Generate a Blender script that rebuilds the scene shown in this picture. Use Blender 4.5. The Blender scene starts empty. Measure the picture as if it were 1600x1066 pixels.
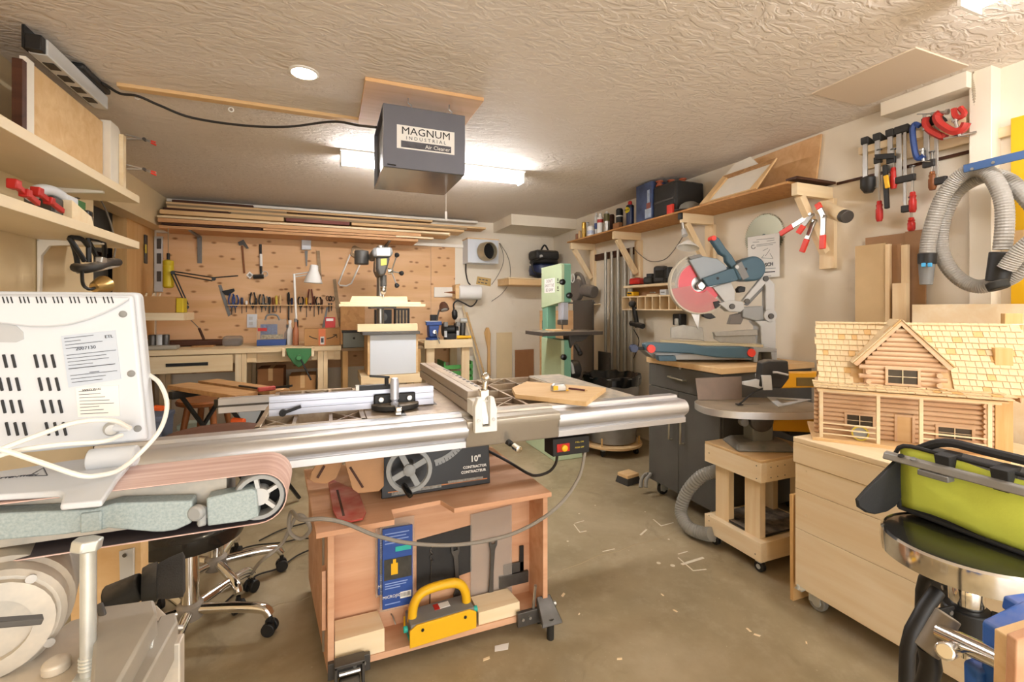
import bpy, bmesh, math, random
from mathutils import Vector, Matrix, noise
random.seed(7)
V = Vector
PI = math.pi
scene = bpy.context.scene
COL = scene.collection

# ------------------------------------------------------------------ camera, light, exposure
CAM_Z, FOC, U0, V0 = 1.28, 720.0, 800.0, 481.0
YAW = math.atan(288.0 / 720.0)
cam_d = bpy.data.cameras.new('camera')
cam_d.sensor_width = 36.0
cam_d.lens = 36.0 * FOC / 1600.0
cam_d.shift_y = -(533.0 - V0) / 1600.0
cam_d.clip_start = 0.02
cam = bpy.data.objects.new('camera', cam_d)
COL.objects.link(cam)
cam.location = (0, 0, CAM_Z)
cam.rotation_euler = (PI / 2, 0, -YAW)
scene.camera = cam
world = bpy.data.worlds.new('world')
scene.world = world
world.use_nodes = True
world.node_tree.nodes['Background'].inputs[0].default_value = (1.0, 0.93, 0.82, 1)
world.node_tree.nodes['Background'].inputs[1].default_value = 0.25
vs_ = scene.view_settings
vs_.view_transform = 'Standard'
vs_.look = 'None'
vs_.gamma = 1.0
vs_.use_curve_mapping = False
vs_.exposure = 0.36
day = bpy.data.lights.new('daylight_fill', 'AREA')      # added unseen fill from behind the camera; no doorway is built
day.shape = 'RECTANGLE'; day.size = 3.8; day.size_y = 2.1; day.energy = 115.0; day.color = (0.95, 0.97, 1.0)
day_o = bpy.data.objects.new('daylight_fill', day); COL.objects.link(day_o)
day_o.location = (.8, -3.3, 1.15); day_o.rotation_euler = (PI / 2, 0, 0)
TUBE_E, DOWN_E = 100.0, 90.0        # emission of the fluorescent tubes and of the recessed lamps

FW = V((math.sin(YAW), math.cos(YAW), 0))
RT = V((math.cos(YAW), -math.sin(YAW), 0))
EYE = V((0, 0, CAM_Z))


def P(u, v, X=None, Y=None, Z=None, T=None):
    """the point of the room seen at picture position (u, v) that lies on the plane X, Y or Z = const, or at depth T"""
    d = FW + RT * ((u - U0) / FOC) + V((0, 0, (V0 - v) / FOC))
    if X is not None: T = X / d.x
    elif Y is not None: T = Y / d.y
    elif Z is not None: T = (Z - CAM_Z) / d.z
    return EYE + d * T


# ------------------------------------------------------------------ materials
MATS = {}


def lin(c):
    if isinstance(c, str):
        c = [int(c[i:i + 2], 16) / 255 for i in (0, 2, 4)]
    return tuple(x / 12.92 if x <= 0.04045 else ((x + 0.055) / 1.055) ** 2.4 for x in c[:3]) + (1,)


class NT:
    def __init__(s, name):
        s.m = bpy.data.materials.new(name); s.m.use_nodes = True
        s.t = s.m.node_tree; s.bs = s.t.nodes['Principled BSDF']
    def n(s, typ, **kw):
        nd = s.t.nodes.new(typ)
        for k, v in kw.items():
            if k[0] == 'i' and k[1:].isdigit(): nd.inputs[int(k[1:])].default_value = v
            elif k in nd.inputs and not hasattr(nd, k): nd.inputs[k].default_value = v
            else: setattr(nd, k, v)
        return nd
    def l(s, a, b): s.t.links.new(a, b)
    def coords(s, scale=(1, 1, 1), rot=(0, 0, 0)):
        tc = s.n('ShaderNodeTexCoord'); mp = s.n('ShaderNodeMapping')
        mp.inputs['Scale'].default_value = scale; mp.inputs['Rotation'].default_value = rot
        s.l(tc.outputs['Object'], mp.inputs['Vector']); return mp.outputs[0]
    def noise(s, vec, scale, detail=3, rough=.55, dist=0):
        nd = s.n('ShaderNodeTexNoise'); nd.inputs['Scale'].default_value = scale
        nd.inputs['Detail'].default_value = detail; nd.inputs['Roughness'].default_value = rough
        nd.inputs['Distortion'].default_value = dist
        s.l(vec, nd.inputs['Vector']); return nd.outputs['Fac']
    def ramp(s, fac, stops):
        r = s.n('ShaderNodeValToRGB'); e = r.color_ramp.elements
        e[0].position, e[0].color = stops[0]; e[1].position, e[1].color = stops[-1]
        for p, c in stops[1:-1]:
            x = e.new(p); x.color = c
        s.l(fac, r.inputs[0]); return r.outputs[0]
    def mix(s, fac, a, b, mode='MIX'):
        m = s.n('ShaderNodeMix', data_type='RGBA', blend_type=mode)
        for sock, val in ((0, fac), (6, a), (7, b)):
            if hasattr(val, 'is_output'): s.l(val, m.inputs[sock])
            else: m.inputs[sock].default_value = val
        return m.outputs[2]
    def bump(s, h, strength, dist=.01):
        b = s.n('ShaderNodeBump'); b.inputs['Strength'].default_value = strength
        b.inputs['Distance'].default_value = dist
        s.l(h, b.inputs['Height']); s.l(b.outputs[0], s.bs.inputs['Normal'])
    def col(s, c):
        if hasattr(c, 'is_output'): s.l(c, s.bs.inputs['Base Color'])
        else: s.bs.inputs['Base Color'].default_value = c
    def dust(s, base, amount, dcol=(.72, .58, .42)):
        g = s.n('ShaderNodeNewGeometry'); sp = s.n('ShaderNodeSeparateXYZ'); s.l(g.outputs['Normal'], sp.inputs[0])
        nz = s.noise(s.coords(), 18, 4)
        mr = s.n('ShaderNodeMapRange'); mr.inputs[1].default_value = .35; mr.inputs[2].default_value = .95
        mr.inputs[4].default_value = amount; s.l(sp.outputs[2], mr.inputs[0])
        mu = s.n('ShaderNodeMath', operation='MULTIPLY'); s.l(mr.outputs[0], mu.inputs[0])
        m2 = s.n('ShaderNodeMapRange'); m2.inputs[1].default_value = .3; m2.inputs[2].default_value = .65; s.l(nz, m2.inputs[0])
        s.l(m2.outputs[0], mu.inputs[1])
        return s.mix(mu.outputs[0], base, tuple(dcol) + (1,))


def mat(name, c, rough=.5, metal=0., var=.0, vs=12., bump=0., bs=120., dust=0., trans=0., alpha=1., emit=0., coat=0., ior=1.45, spec=.5):
    if name in MATS: return MATS[name]
    k = NT(name); b = k.bs; base = lin(c)
    b.inputs['Roughness'].default_value = rough; b.inputs['Metallic'].default_value = metal
    b.inputs['Specular IOR Level'].default_value = spec; b.inputs['IOR'].default_value = ior
    out = base
    if var:
        f = k.noise(k.coords(), vs, 4)
        out = k.ramp(f, [(.3, tuple(x * (1 - var) for x in base[:3]) + (1,)), (.7, tuple(min(1, x * (1 + var)) for x in base[:3]) + (1,))])
    if dust: out = k.dust(out, dust)
    k.col(out)
    if bump: k.bump(k.noise(k.coords(), bs, 3), bump, .003)
    if trans: b.inputs['Transmission Weight'].default_value = trans
    if alpha < 1: b.inputs['Alpha'].default_value = alpha
    if coat: b.inputs['Coat Weight'].default_value = coat
    if emit:
        b.inputs['Emission Color'].default_value = base; b.inputs['Emission Strength'].default_value = emit
    MATS[name] = k.m
    return k.m


def wood(name, c1, c2, axis='X', sc=1., rough=.6, knots=0., knot_c='6b3f1d', streak=.5, along=1.1, across=16., flat=False):
    """sawn wood: long grain along an axis, optional dark knots"""
    if name in MATS: return MATS[name]
    k = NT(name); k.bs.inputs['Roughness'].default_value = rough
    k.bs.inputs['Specular IOR Level'].default_value = .3
    s = {'X': (along, across, across), 'Y': (across, along, across), 'Z': (across, across, along)}[axis]
    vec = k.coords(tuple(x * sc for x in s))
    f = k.noise(vec, 1., 5, .6, .6)
    a, b = lin(c1), lin(c2)
    c = k.ramp(f, [(.32, a), (.5, tuple((p + q) / 2 for p, q in zip(a, b))), (.68, b)])
    f2 = k.noise(k.coords(tuple(x * sc * .35 for x in s)), 1., 2)
    c = k.mix(k.ramp(f2, [(.35, (0, 0, 0, 1)), (.75, (streak, streak, streak, 1))]), c, a)
    if knots:
        s2 = {'X': (2.6, 5, 5), 'Y': (5, 2.6, 5), 'Z': (5, 5, 2.6)}[axis]
        vo = k.n('ShaderNodeTexVoronoi'); vo.inputs['Scale'].default_value = sc * knots
        if flat: vo.voronoi_dimensions = '2D'
        k.l(k.coords((s2[0], 1, s2[2]), (PI / 2, 0, 0)) if flat else k.coords(s2), vo.inputs['Vector'])
        kf = k.ramp(vo.outputs['Distance'], [(.05, (.85, .85, .85, 1)), (.13, (0, 0, 0, 1))])
        c = k.mix(kf, c, lin(knot_c))
    k.col(c)
    k.bump(f, .12, .002)
    MATS[name] = k.m
    return k.m


def make_materials():
    # knock-down plaster ceiling
    k = NT('ceiling_plaster'); k.bs.inputs['Roughness'].default_value = .75
    vec = k.coords((1, 1.9, 1))
    h = k.ramp(k.noise(vec, 11, 3, .55, 1.4), [(.42, (0, 0, 0, 1)), (.58, (1, 1, 1, 1))])
    k.col(k.mix(k.noise(k.coords(), 3, 2), lin('e3d8cb'), lin('ebe2d8')))
    k.bump(h, .42, .009); MATS['ceiling'] = k.m
    k = NT('painted_wall'); k.bs.inputs['Roughness'].default_value = .6
    c = k.ramp(k.noise(k.coords(), 1.7, 4), [(.3, lin('e3d6bf')), (.7, lin('ece2d0'))])
    c = k.mix(k.ramp(k.noise(k.coords(), 6, 5, .7), [(.62, (0, 0, 0, 1)), (.78, (.35, .35, .35, 1))]), c, lin('bfae94'))
    k.col(c); k.bump(k.noise(k.coords(), 90, 2), .06, .002); MATS['wall'] = k.m
    # smooth worn concrete
    k = NT('concrete'); k.bs.inputs['Roughness'].default_value = .34
    c = k.ramp(k.noise(k.coords(), 1.3, 6, .62, .4), [(.28, lin('85775a')), (.5, lin('9f8f70')), (.72, lin('b6a689'))])
    c = k.mix(k.ramp(k.noise(k.coords(), 9, 6, .75), [(.5, (0, 0, 0, 1)), (.75, (.55, .55, .55, 1))]), c, lin('b5a68a'))
    c = k.mix(k.ramp(k.noise(k.coords(), 3.1, 5, .7, 1), [(.58, (0, 0, 0, 1)), (.7, (.5, .5, .5, 1))]), c, lin('74674c'))
    c = k.mix(k.ramp(k.noise(k.coords(), 70, 2, .5), [(.74, (0, 0, 0, 1)), (.78, (.7, .7, .7, 1))]), c, lin('d8c9ac'))
    k.col(c)
    r = k.ramp(k.noise(k.coords(), 4, 4), [(.3, (.28, .28, .28, 1)), (.7, (.5, .5, .5, 1))])
    k.l(r, k.bs.inputs['Roughness'])
    k.bump(k.noise(k.coords(), 40, 4), .05, .003); MATS['concrete'] = k.m
    wood('ply_wall', 'd6a774', 'e8c096', 'X', .55, .55, knots=3.0, knot_c='8f5c30', across=10, flat=True)
    wood('ply', 'cf9f6c', 'e6bd8c', 'X', .8, .55, knots=.5, knot_c='a06a3a')
    wood('ply_pink', 'c89470', 'e2b795', 'X', .7, .6, knots=.7, knot_c='5a4030')
    wood('pine', 'e8cb9c', 'f5e2bf', 'X', 1, .55, knots=.55, knot_c='b07c44')
    wood('pine_y', 'ebd0a4', 'f6e4c4', 'Y', 1, .55, knots=.55, knot_c='b07c44')
    wood('pine_z', 'e6c89a', 'f3dfbb', 'Z', 1, .55, knots=.55, knot_c='a8743e')
    wood('pine_pale', 'ead0a4', 'f6e6c8', 'X', 1, .6)
    wood('pine_tan', 'd8b07c', 'e8c898', 'X', 1, .6)
    wood('pine_tan_z', 'd2a468', 'e2bc84', 'Z', 1, .6)
    wood('orange_slat', 'a0764c', 'c89e6e', 'X', 1, .5, across=22)
    wood('lumber', 'c28f5e', 'dcae80', 'X', 1, .55, across=22)
    wood('brown_wood', '6e3f1e', '9a5d30', 'Z', 1, .45)
    wood('dark_wood', '3e2518', '5c3826', 'X', 1, .6)
    wood('red_wood', '6b3a34', '8b4f45', 'X', 1, .6)
    wood('grey_wood', '8d7659', 'b09571', 'X', 1, .6)
    wood('sawn_log', 'd0a884', 'e6c8a6', 'X', 2, .6)
    wood('shingle', 'd8bc90', 'e8d3ae', 'Z', 3, .6, across=20)
    wood('shingle_dark', 'd2a668', 'dfba84', 'Z', 3, .6, across=20)
    # OSB flakes
    k = NT('osb'); k.bs.inputs['Roughness'].default_value = .65
    vo = k.n('ShaderNodeTexVoronoi'); vo.inputs['Scale'].default_value = 26; k.l(k.coords((1, 1.8, 1), (0, 0, .5)), vo.inputs['Vector'])
    k.col(k.mix(k.noise(k.coords((1, 3, 1)), 14, 4), k.mix(vo.outputs['Color'], lin('a9743c'), lin('d3a062')), lin('bf8a50')))
    MATS['osb'] = k.m
    # sanding belt, pinkish and dusty
    k = NT('sanding_belt'); k.bs.inputs['Roughness'].default_value = .85
    k.col(k.ramp(k.noise(k.coords((2.5, 40, 6)), 1.5, 5), [(.3, lin('c79f92')), (.7, lin('e6ccc2'))]))
    k.bump(k.noise(k.coords(), 300, 2), .2, .001); MATS['belt'] = k.m
    k = NT('hammered_paint'); k.bs.inputs['Roughness'].default_value = .42
    c = k.ramp(k.noise(k.coords(), 260, 3), [(.35, lin('93a1a2')), (.7, lin('a9b5b4'))])
    k.col(k.mix(k.ramp(k.noise(k.coords(), 5, 4), [(.55, (0, 0, 0, 1)), (.8, (.35, .35, .35, 1))]), c, lin('bdb5a6')))
    k.bump(k.noise(k.coords(), 140, 2), .25, .002); MATS['hammered'] = k.m
    k = NT('dusty_steel'); k.bs.inputs['Roughness'].default_value = .5; k.bs.inputs['Metallic'].default_value = .25
    c = k.ramp(k.noise(k.coords(), 7, 5, .65), [(.35, lin('a9a69e')), (.65, lin('d3c8b6'))])
    k.col(k.dust(c, .85, (.68, .58, .46))); MATS['dusty_steel'] = k.m
    k = NT('scratched_cast'); k.bs.inputs['Roughness'].default_value = .38; k.bs.inputs['Metallic'].default_value = .6
    k.col(k.mix(k.ramp(k.noise(k.coords(), 8, 6, .7), [(.4, (0, 0, 0, 1)), (.62, (1, 1, 1, 1))]), lin('a3907c'), lin('c4b49c')))
    MATS['cast'] = k.m
    mat('alu', 'd2d2d4', .36, .7, .05, 5)
    mat('alu_bright', 'c4c8d4', .35, .5)
    mat('chrome', 'e8e6e2', .12, 1.)
    mat('steel', 'b9b7b2', .35, .9, .08, 20)
    mat('dark_steel', '5b5854', .45, .7, .1, 30)
    mat('zinc', 'd9dcd8', .35, .6, .1, 20)
    mat('black', '1d1c1b', .5)
    mat('black_dusty', '2a2826', .6, dust=.35)
    mat('black_gloss', '141414', .2)
    mat('rubber', '26241f', .75, dust=.2)
    mat('white_plastic', 'd5d9de', .35)
    mat('white_paint', 'ede6d8', .5, var=.03)
    mat('cream_paint', 'e4cda2', .55, var=.04, vs=4)
    mat('white_metal', 'f2f0ea', .4)
    mat('paper', 'efece6', .8)
    mat('card', 'b98a58', .8, var=.06, vs=10)
    mat('card_dark', '9b6c44', .8, var=.06, vs=10)
    mat('hardboard', 'a47e5a', .7, var=.08, vs=14)
    mat('red', 'b8241c', .4)
    mat('red_bright', 'e2402f', .45)
    mat('orange', 'e8632a', .45)
    mat('yellow', 'e9b41c', .42)
    mat('saw_yellow', 'e3a51f', .4, dust=.15)
    mat('lime', 'e6f466', .75, var=.06, vs=9, bump=.15, bs=200)
    mat('green', '3d7a46', .45, dust=.25)
    mat('band_green_light', 'bccca6', .45, var=.03)
    mat('band_green', '74a68c', .45, var=.04)
    mat('blue', '28447f', .4)
    mat('blue_bright', '2d62b8', .5, dust=.25)
    mat('blue_grey', '44606e', .5, var=.04, dust=.1)
    mat('navy', '232c4e', .4)
    mat('grey_plastic', '9a9c9b', .45, dust=.2)
    mat('grey_light', 'c6c6c4', .5)
    mat('grey_mid', '7c7b78', .5)
    mat('grey_hose', '8d8a82', .5)
    mat('box_grey', '6f7078', .42, .35, .05, 6)
    mat('cab_dark', '54524d', .55, var=.12, vs=5, dust=.2)
    mat('emblem', 'd7c04a', .5)
    mat('teal', '2fb0a0', .5)
    mat('brown_vinyl', '5a3a2c', .5, var=.05)
    mat('black_vinyl', '22211f', .25, coat=.4)
    mat('glass', 'f5f5f2', .05, trans=1., alpha=1, ior=1.3)
    mat('clear_plastic', 'e6e2d8', .15, trans=.75, alpha=.55, ior=1.2)
    mat('tube_light', 'f9f8fa', .4, emit=TUBE_E)
    mat('tube_light_dim', 'f9f8fa', .4, emit=TUBE_E * .55)  # same tubes, output lowered to keep the near right wall from burning out
    mat('down_light', 'ffeccb', .4, emit=DOWN_E)
    mat('dark_void', '12110f', .9)


make_materials()


# ------------------------------------------------------------------ mesh building
def frame_from(d):
    d = d.normalized()
    a = V((0, 0, 1)) if abs(d.z) < .95 else V((1, 0, 0))
    x = a.cross(d).normalized()
    return x, d.cross(x).normalized(), d


class B:
    def __init__(s): s.v, s.f = [], []
    def add(s, vs, fs):
        n = len(s.v); s.v += [V(p) for p in vs]; s.f += [[i + n for i in f] for f in fs]; return s
    def box(s, x0, x1, y0, y1, z0, z1):
        return s.hexa([(x0, y0, z0), (x1, y0, z0), (x1, y1, z0), (x0, y1, z0)], [(x0, y0, z1), (x1, y0, z1), (x1, y1, z1), (x0, y1, z1)])
    def hexa(s, lo, hi):
        return s.add(list(lo) + list(hi), [(3, 2, 1, 0), (4, 5, 6, 7), (0, 1, 5, 4), (1, 2, 6, 5), (2, 3, 7, 6), (3, 0, 4, 7)])
    def cbox(s, c, d, ax=None, ay=None):
        """box with centre c, size d, optional local x and y directions"""
        c = V(c); ax = V(ax or (1, 0, 0)).normalized()
        ay = V(ay or (0, 1, 0)); ay = (ay - ax * ay.dot(ax)).normalized(); az = ax.cross(ay)
        q = lambda i, j, k: c + ax * (i * d[0] / 2) + ay * (j * d[1] / 2) + az * (k * d[2] / 2)
        r = [(-1, -1), (1, -1), (1, 1), (-1, 1)]
        return s.hexa([q(i, j, -1) for i, j in r], [q(i, j, 1) for i, j in r])
    def bar(s, p0, p1, w, h, up=(0, 0, 1)):
        """square bar from p0 to p1, w across, h along up"""
        p0, p1 = V(p0), V(p1); d = p1 - p0; up = V(up)
        if abs(d.normalized().dot(up)) > .98: up = V((0, 1, 0))
        sd = d.cross(up).normalized()
        return s.cbox((p0 + p1) / 2, (d.length, w, h), d, sd)
    def cyl(s, p0, p1, r0, r1=None, n=16, caps=True):
        p0, p1 = V(p0), V(p1); r1 = r0 if r1 is None else r1
        x, y, d = frame_from(p1 - p0)
        ring = lambda p, r: [p + x * (r * math.cos(2 * PI * i / n)) + y * (r * math.sin(2 * PI * i / n)) for i in range(n)]
        fs = [(i, (i + 1) % n, n + (i + 1) % n, n + i) for i in range(n)]
        if caps: fs += [tuple(range(n - 1, -1, -1)), tuple(range(n, 2 * n))]
        return s.add(ring(p0, r0) + ring(p1, r1), fs)
    def lathe(s, prof, c=(0, 0, 0), d=(0, 0, 1), n=24, closed=False):
        c = V(c); x, y, d = frame_from(V(d)); vs, fs = [], []
        for r, h in prof:
            vs += [c + d * h + x * (r * math.cos(2 * PI * i / n)) + y * (r * math.sin(2 * PI * i / n)) for i in range(n)]
        m = len(prof)
        for j in range(m - 1 if not closed else m):
            k = (j + 1) % m
            fs += [(j * n + i, j * n + (i + 1) % n, k * n + (i + 1) % n, k * n + i) for i in range(n)]
        if not closed: fs += [tuple(range(n - 1, -1, -1)), tuple(range((m - 1) * n, m * n))]
        return s.add(vs, fs)
    def tube(s, pts, r, n=8, closed=False, ribs=0.):
        pts = [V(p) for p in pts]; m = len(pts); vs, fs = [], []
        nrm = None
        for i, p in enumerate(pts):
            a = pts[i - 1] if (i or closed) else p; b = pts[(i + 1) % m] if (i < m - 1 or closed) else p
            t = (b - a).normalized()
            if nrm is None: nrm = frame_from(t)[0]
            nrm = (nrm - t * nrm.dot(t)).normalized(); bi = t.cross(nrm)
            rr = (r[i] if isinstance(r, (list, tuple)) else r) * (1 - (ribs if i % 2 else 0))
            vs += [p + nrm * (rr * math.cos(2 * PI * j / n)) + bi * (rr * math.sin(2 * PI * j / n)) for j in range(n)]
        for i in range(m if closed else m - 1):
            k = (i + 1) % m
            fs += [(i * n + j, i * n + (j + 1) % n, k * n + (j + 1) % n, k * n + j) for j in range(n)]
        if not closed: fs += [tuple(range(n - 1, -1, -1)), tuple(range((m - 1) * n, m * n))]
        return s.add(vs, fs)
    def prism(s, poly, axis, a0, a1):
        """closed 2-D outline pushed along an axis: X -> (y, z), Y -> (x, z), Z -> (x, y)"""
        q = {'X': lambda p, a: (a, p[0], p[1]), 'Y': lambda p, a: (p[0], a, p[1]), 'Z': lambda p, a: (p[0], p[1], a)}[axis]
        n = len(poly)
        vs = [q(p, a0) for p in poly] + [q(p, a1) for p in poly]
        return s.add(vs, [tuple(range(n - 1, -1, -1)), tuple(range(n, 2 * n))] + [(i, (i + 1) % n, n + (i + 1) % n, n + i) for i in range(n)])
    def slab(s, pts, vec):
        pts = [V(p) for p in pts]; vec = V(vec); n = len(pts)
        return s.add(pts + [p + vec for p in pts], [tuple(range(n - 1, -1, -1)), tuple(range(n, 2 * n))] + [(i, (i + 1) % n, n + (i + 1) % n, n + i) for i in range(n)])
    def ball(s, c, r, n=12, sz=1.):
        prof = [(max(r * math.sin(PI * j / 8), r * .02), -r * sz * math.cos(PI * j / 8)) for j in range(9)]
        return s.lathe(prof, c, (0, 0, 1), n)
    def xf(s, M):
        s.v = [M @ p for p in s.v]; return s
    def put(s, name, m, par=None, bev=0., local=False, smooth=38, seg=2):
        vs = s.v
        if par is not None:
            if not local:
                W = WM(par).inverted(); vs = [W @ p for p in vs]
            org = V((0, 0, 0))
        else:
            lo = [min(p[i] for p in vs) for i in range(3)]; hi = [max(p[i] for p in vs) for i in range(3)]
            org = V(((lo[0] + hi[0]) / 2, (lo[1] + hi[1]) / 2, lo[2])); vs = [p - org for p in vs]
        me = bpy.data.meshes.new(name); me.from_pydata([tuple(p) for p in vs], [], s.f)
        bm = bmesh.new(); bm.from_mesh(me); bmesh.ops.recalc_face_normals(bm, faces=bm.faces); bm.to_mesh(me); bm.free()
        return mesh_obj(name, me, m, par, org, bev, smooth, seg)


def mesh_obj(name, me, m, par=None, org=(0, 0, 0), bev=0., smooth=38, seg=2):
    me.materials.append(MATS[m] if isinstance(m, str) else m)
    if smooth:
        me.polygons.foreach_set('use_smooth', [True] * len(me.polygons))
        me.set_sharp_from_angle(angle=math.radians(smooth))
    o = bpy.data.objects.new(name, me); COL.objects.link(o)
    o.location = org
    if par is not None: o.parent = par
    if bev:
        b = o.modifiers.new('bevel', 'BEVEL'); b.width = bev; b.segments = seg; b.limit_method = 'ANGLE'; b.angle_limit = math.radians(40)
        b.harden_normals = False
    return o


def WM(o):
    M = Matrix.LocRotScale(o.location, o.rotation_euler, o.scale)
    return WM(o.parent) @ M if o.parent else M


def tag(o, label, cat, group=None, kind=None):
    if label: o['label'] = label
    if cat: o['category'] = cat
    if group: o['group'] = group
    if kind: o['kind'] = kind
    return o


def thing(name, label, cat, loc=(0, 0, 0), rz=0., group=None):
    o = bpy.data.objects.new(name, None); COL.objects.link(o)
    o.empty_display_size = .05
    o.location = loc; o.rotation_euler = (0, 0, rz)
    return tag(o, label, cat, group)


def struct(o): o['kind'] = 'structure'; return o


def dup(root, loc=None, rz=None, label=None, group=None, M=None):
    r = root.copy(); COL.objects.link(r)
    if loc is not None: r.location = loc
    if rz is not None: r.rotation_euler = (0, 0, rz)
    if label: r['label'] = label
    if group: r['group'] = group
    for ch in root.children:
        c = ch.copy(); COL.objects.link(c); c.parent = r
        for g in ch.children:
            d = g.copy(); COL.objects.link(d); d.parent = c
    return r


def txt(s, size, m, par, pos, xd=(1, 0, 0), up=(0, 0, 1), ext=.0004, name='lettering', ax='CENTER', stretch=1., bold=0., local=False):
    cu = bpy.data.curves.new('t', 'FONT'); cu.body = s; cu.size = size; cu.extrude = ext; cu.resolution_u = 2
    cu.align_x = ax; cu.align_y = 'CENTER'; cu.offset = bold
    ob = bpy.data.objects.new('t', cu); COL.objects.link(ob)
    dg = bpy.context.evaluated_depsgraph_get(); dg.update()
    me = bpy.data.meshes.new_from_object(ob.evaluated_get(dg))
    bpy.data.objects.remove(ob); bpy.data.curves.remove(cu)
    xd = V(xd).normalized(); up = V(up); up = (up - xd * up.dot(xd)).normalized(); nz = xd.cross(up)
    M = Matrix((( xd.x * stretch, up.x, nz.x, pos[0]), (xd.y * stretch, up.y, nz.y, pos[1]), (xd.z * stretch, up.z, nz.z, pos[2]), (0, 0, 0, 1)))
    if not local: M = WM(par).inverted() @ M
    me.transform(M); me.name = name
    return mesh_obj(name, me, m, par, smooth=0)


def bez(pts, n=8):
    """smooth path through points (Catmull-Rom)"""
    pts = [V(p) for p in pts]; q = [pts[0] * 2 - pts[1]] + pts + [pts[-1] * 2 - pts[-2]]; out = []
    for i in range(1, len(q) - 2):
        for j in range(n):
            t = j / n
            out.append(.5 * ((2 * q[i]) + (q[i + 1] - q[i - 1]) * t + (2 * q[i - 1] - 5 * q[i] + 4 * q[i + 1] - q[i + 2]) * t * t + (3 * q[i] - q[i - 1] - 3 * q[i + 1] + q[i + 2]) * t ** 3))
    return out + [pts[-1]]

# ------------------------------------------------------------------ the room
XR, YB, HC, XL, YF = 2.87, 5.65, 2.38, -1.32, -3.4
floor = struct(B().box(-3.4, XR + .15, YF - .1, YB + .15, -.1, 0).put('floor', 'concrete', smooth=0))
struct(B().box(-3.4, XR + .15, YF - .1, YB + .15, HC, HC + .1).put('ceiling', 'ceiling', smooth=0))
struct(B().box(-3.4, XR + .1, YB, YB + .1, 0, HC).put('wall_back', 'wall', smooth=0))
struct(B().box(XR, XR + .1, YF, YB, 0, HC).put('wall_right', 'wall', smooth=0))
struct(B().box(-3.4, XR + .1, YF - .1, YF, 0, HC).put('wall_front', 'wall', smooth=0))
struct(B().box(XL - .1, XL, YF, 3.54, 0, HC).put('wall_left', 'cream_paint', smooth=0))
struct(B().box(-1.72, -1.62, 4.96, YB, 0, HC).put('wall_left_far', 'pine_tan_z', smooth=0))
struct(B().box(-3.4, -3.3, YF, YB, 0, HC).put('wall_side_room', 'grey_mid', smooth=0))
struct(B().box(-3.3, -1.42, 3.0, 3.1, 0, HC).put('wall_side_partition', 'grey_mid', smooth=0))
struct(B().box(-1.66, -1.5, 3.3, YB, 2.06, HC).put('beam', 'cream_paint', bev=.004))
struct(B().box(2.0, XR, 5.02, YB, 2.256, HC).put('soffit', 'wall', smooth=0))
struct(B().box(2.75, XR, 1.2, 1.56, 2.305, HC).put('trim_1', 'wall', bev=.003))
struct(B().box(2.79, XR, 1.13, 1.21, 0, HC).put('trim_2', 'wall', bev=.003))
struct(B().box(2.3, 2.7, 1.17, 1.62, HC - .006, HC + .01).put('trim_3', mat('panel_paint', 'ddccb6', .6), bev=.002))
# wooden strip across the ceiling
c0, c1 = P(187, 140, Z=2.36), P(562, 192, Z=2.36)
struct(B().box(c0.x, c1.x, c1.y - .03, c1.y + .02, HC - .018, HC).put('trim_4', 'pine_tan', bev=.002))


def floor_strip(name, pts, w, m):
    b = B()
    for p, q in zip(pts, pts[1:]):
        p, q = V(p), V(q); d = (q - p).normalized(); n = V((-d.y, d.x, 0)) * w / 2
        b.slab([p - n - d * w * .3, q - n + d * w * .3, q + n + d * w * .3, p + n - d * w * .3], (0, 0, .0012))
    return b.put(name, m, floor, smooth=0)


mat('floor_paint', 'dfd6c2', .6, var=.1, vs=60)
mat('crack', 'a8987a', .8)
G = lambda *q: [P(u, v, Z=.0) for u, v in q]
for q, w in (([(1060, 872), (1083, 892), (1103, 890)], .006), ([(1066, 882), (1098, 872)], .014), ([(1060, 866), (1074, 862)], .006),
             ([(897, 820), (906, 832), (916, 830)], .006), ([(898, 818), (912, 814)], .005), ([(1021, 812), (1033, 822), (1052, 817)], .007),
             ([(1001, 836), (1010, 828)], .01), ([(942, 862), (960, 858)], .006)):
    floor_strip('paint_mark', G(*q), w, 'floor_paint')
for u, v, s in ((1029, 880, 9), (1051, 884, 10), (1045, 843, 5), (887, 846, 5), (1000, 700, 0), (1008, 800, 4), (930, 790, 4), (905, 803, 5)):
    if s:
        c = P(u, v, Z=0); r = s * .0012
        B().lathe([(r, 0), (r, .001)], c, n=7).put('paint_spot', 'floor_paint', floor, smooth=0)
floor_strip('crack', G((855, 905), (880, 890), (905, 882), (935, 868), (965, 862), (990, 852), (1012, 847), (1040, 838), (1060, 829), (1085, 822)), .004, 'crack')
floor_strip('crack', G((418, 952), (436, 944), (470, 938), (490, 930)), .004, 'crack')
c = P(783, 1012, Z=0)
tag(B().slab([c + V((-.03, -.012, .0005)), c + V((.02, -.02, .0005)), c + V((.035, .01, .0005)), c + V((-.02, .015, .0005))], (0, 0, .001)).put('paper_scrap', 'paper'), 'small white paper scrap on the floor beside the table saw', 'paper')
random.seed(3)
for i in range(9):
    u, v = [(1170, 985), (1183, 993), (905, 960), (760, 1030), (1035, 930), (968, 1030), (1055, 955), (1260, 1005), (880, 930)][i]
    c = P(u, v, Z=0); a = random.random() * 6; d = V((math.cos(a), math.sin(a), 0)) * random.uniform(.006, .016); n = V((-d.y, d.x, 0)) * .35
    B().slab([c - d - n, c + d * .8 - n, c + d + n, c - d * .7 + n], (0, 0, .002)).put('wood_chip', 'pine_pale', floor, smooth=0)

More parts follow.
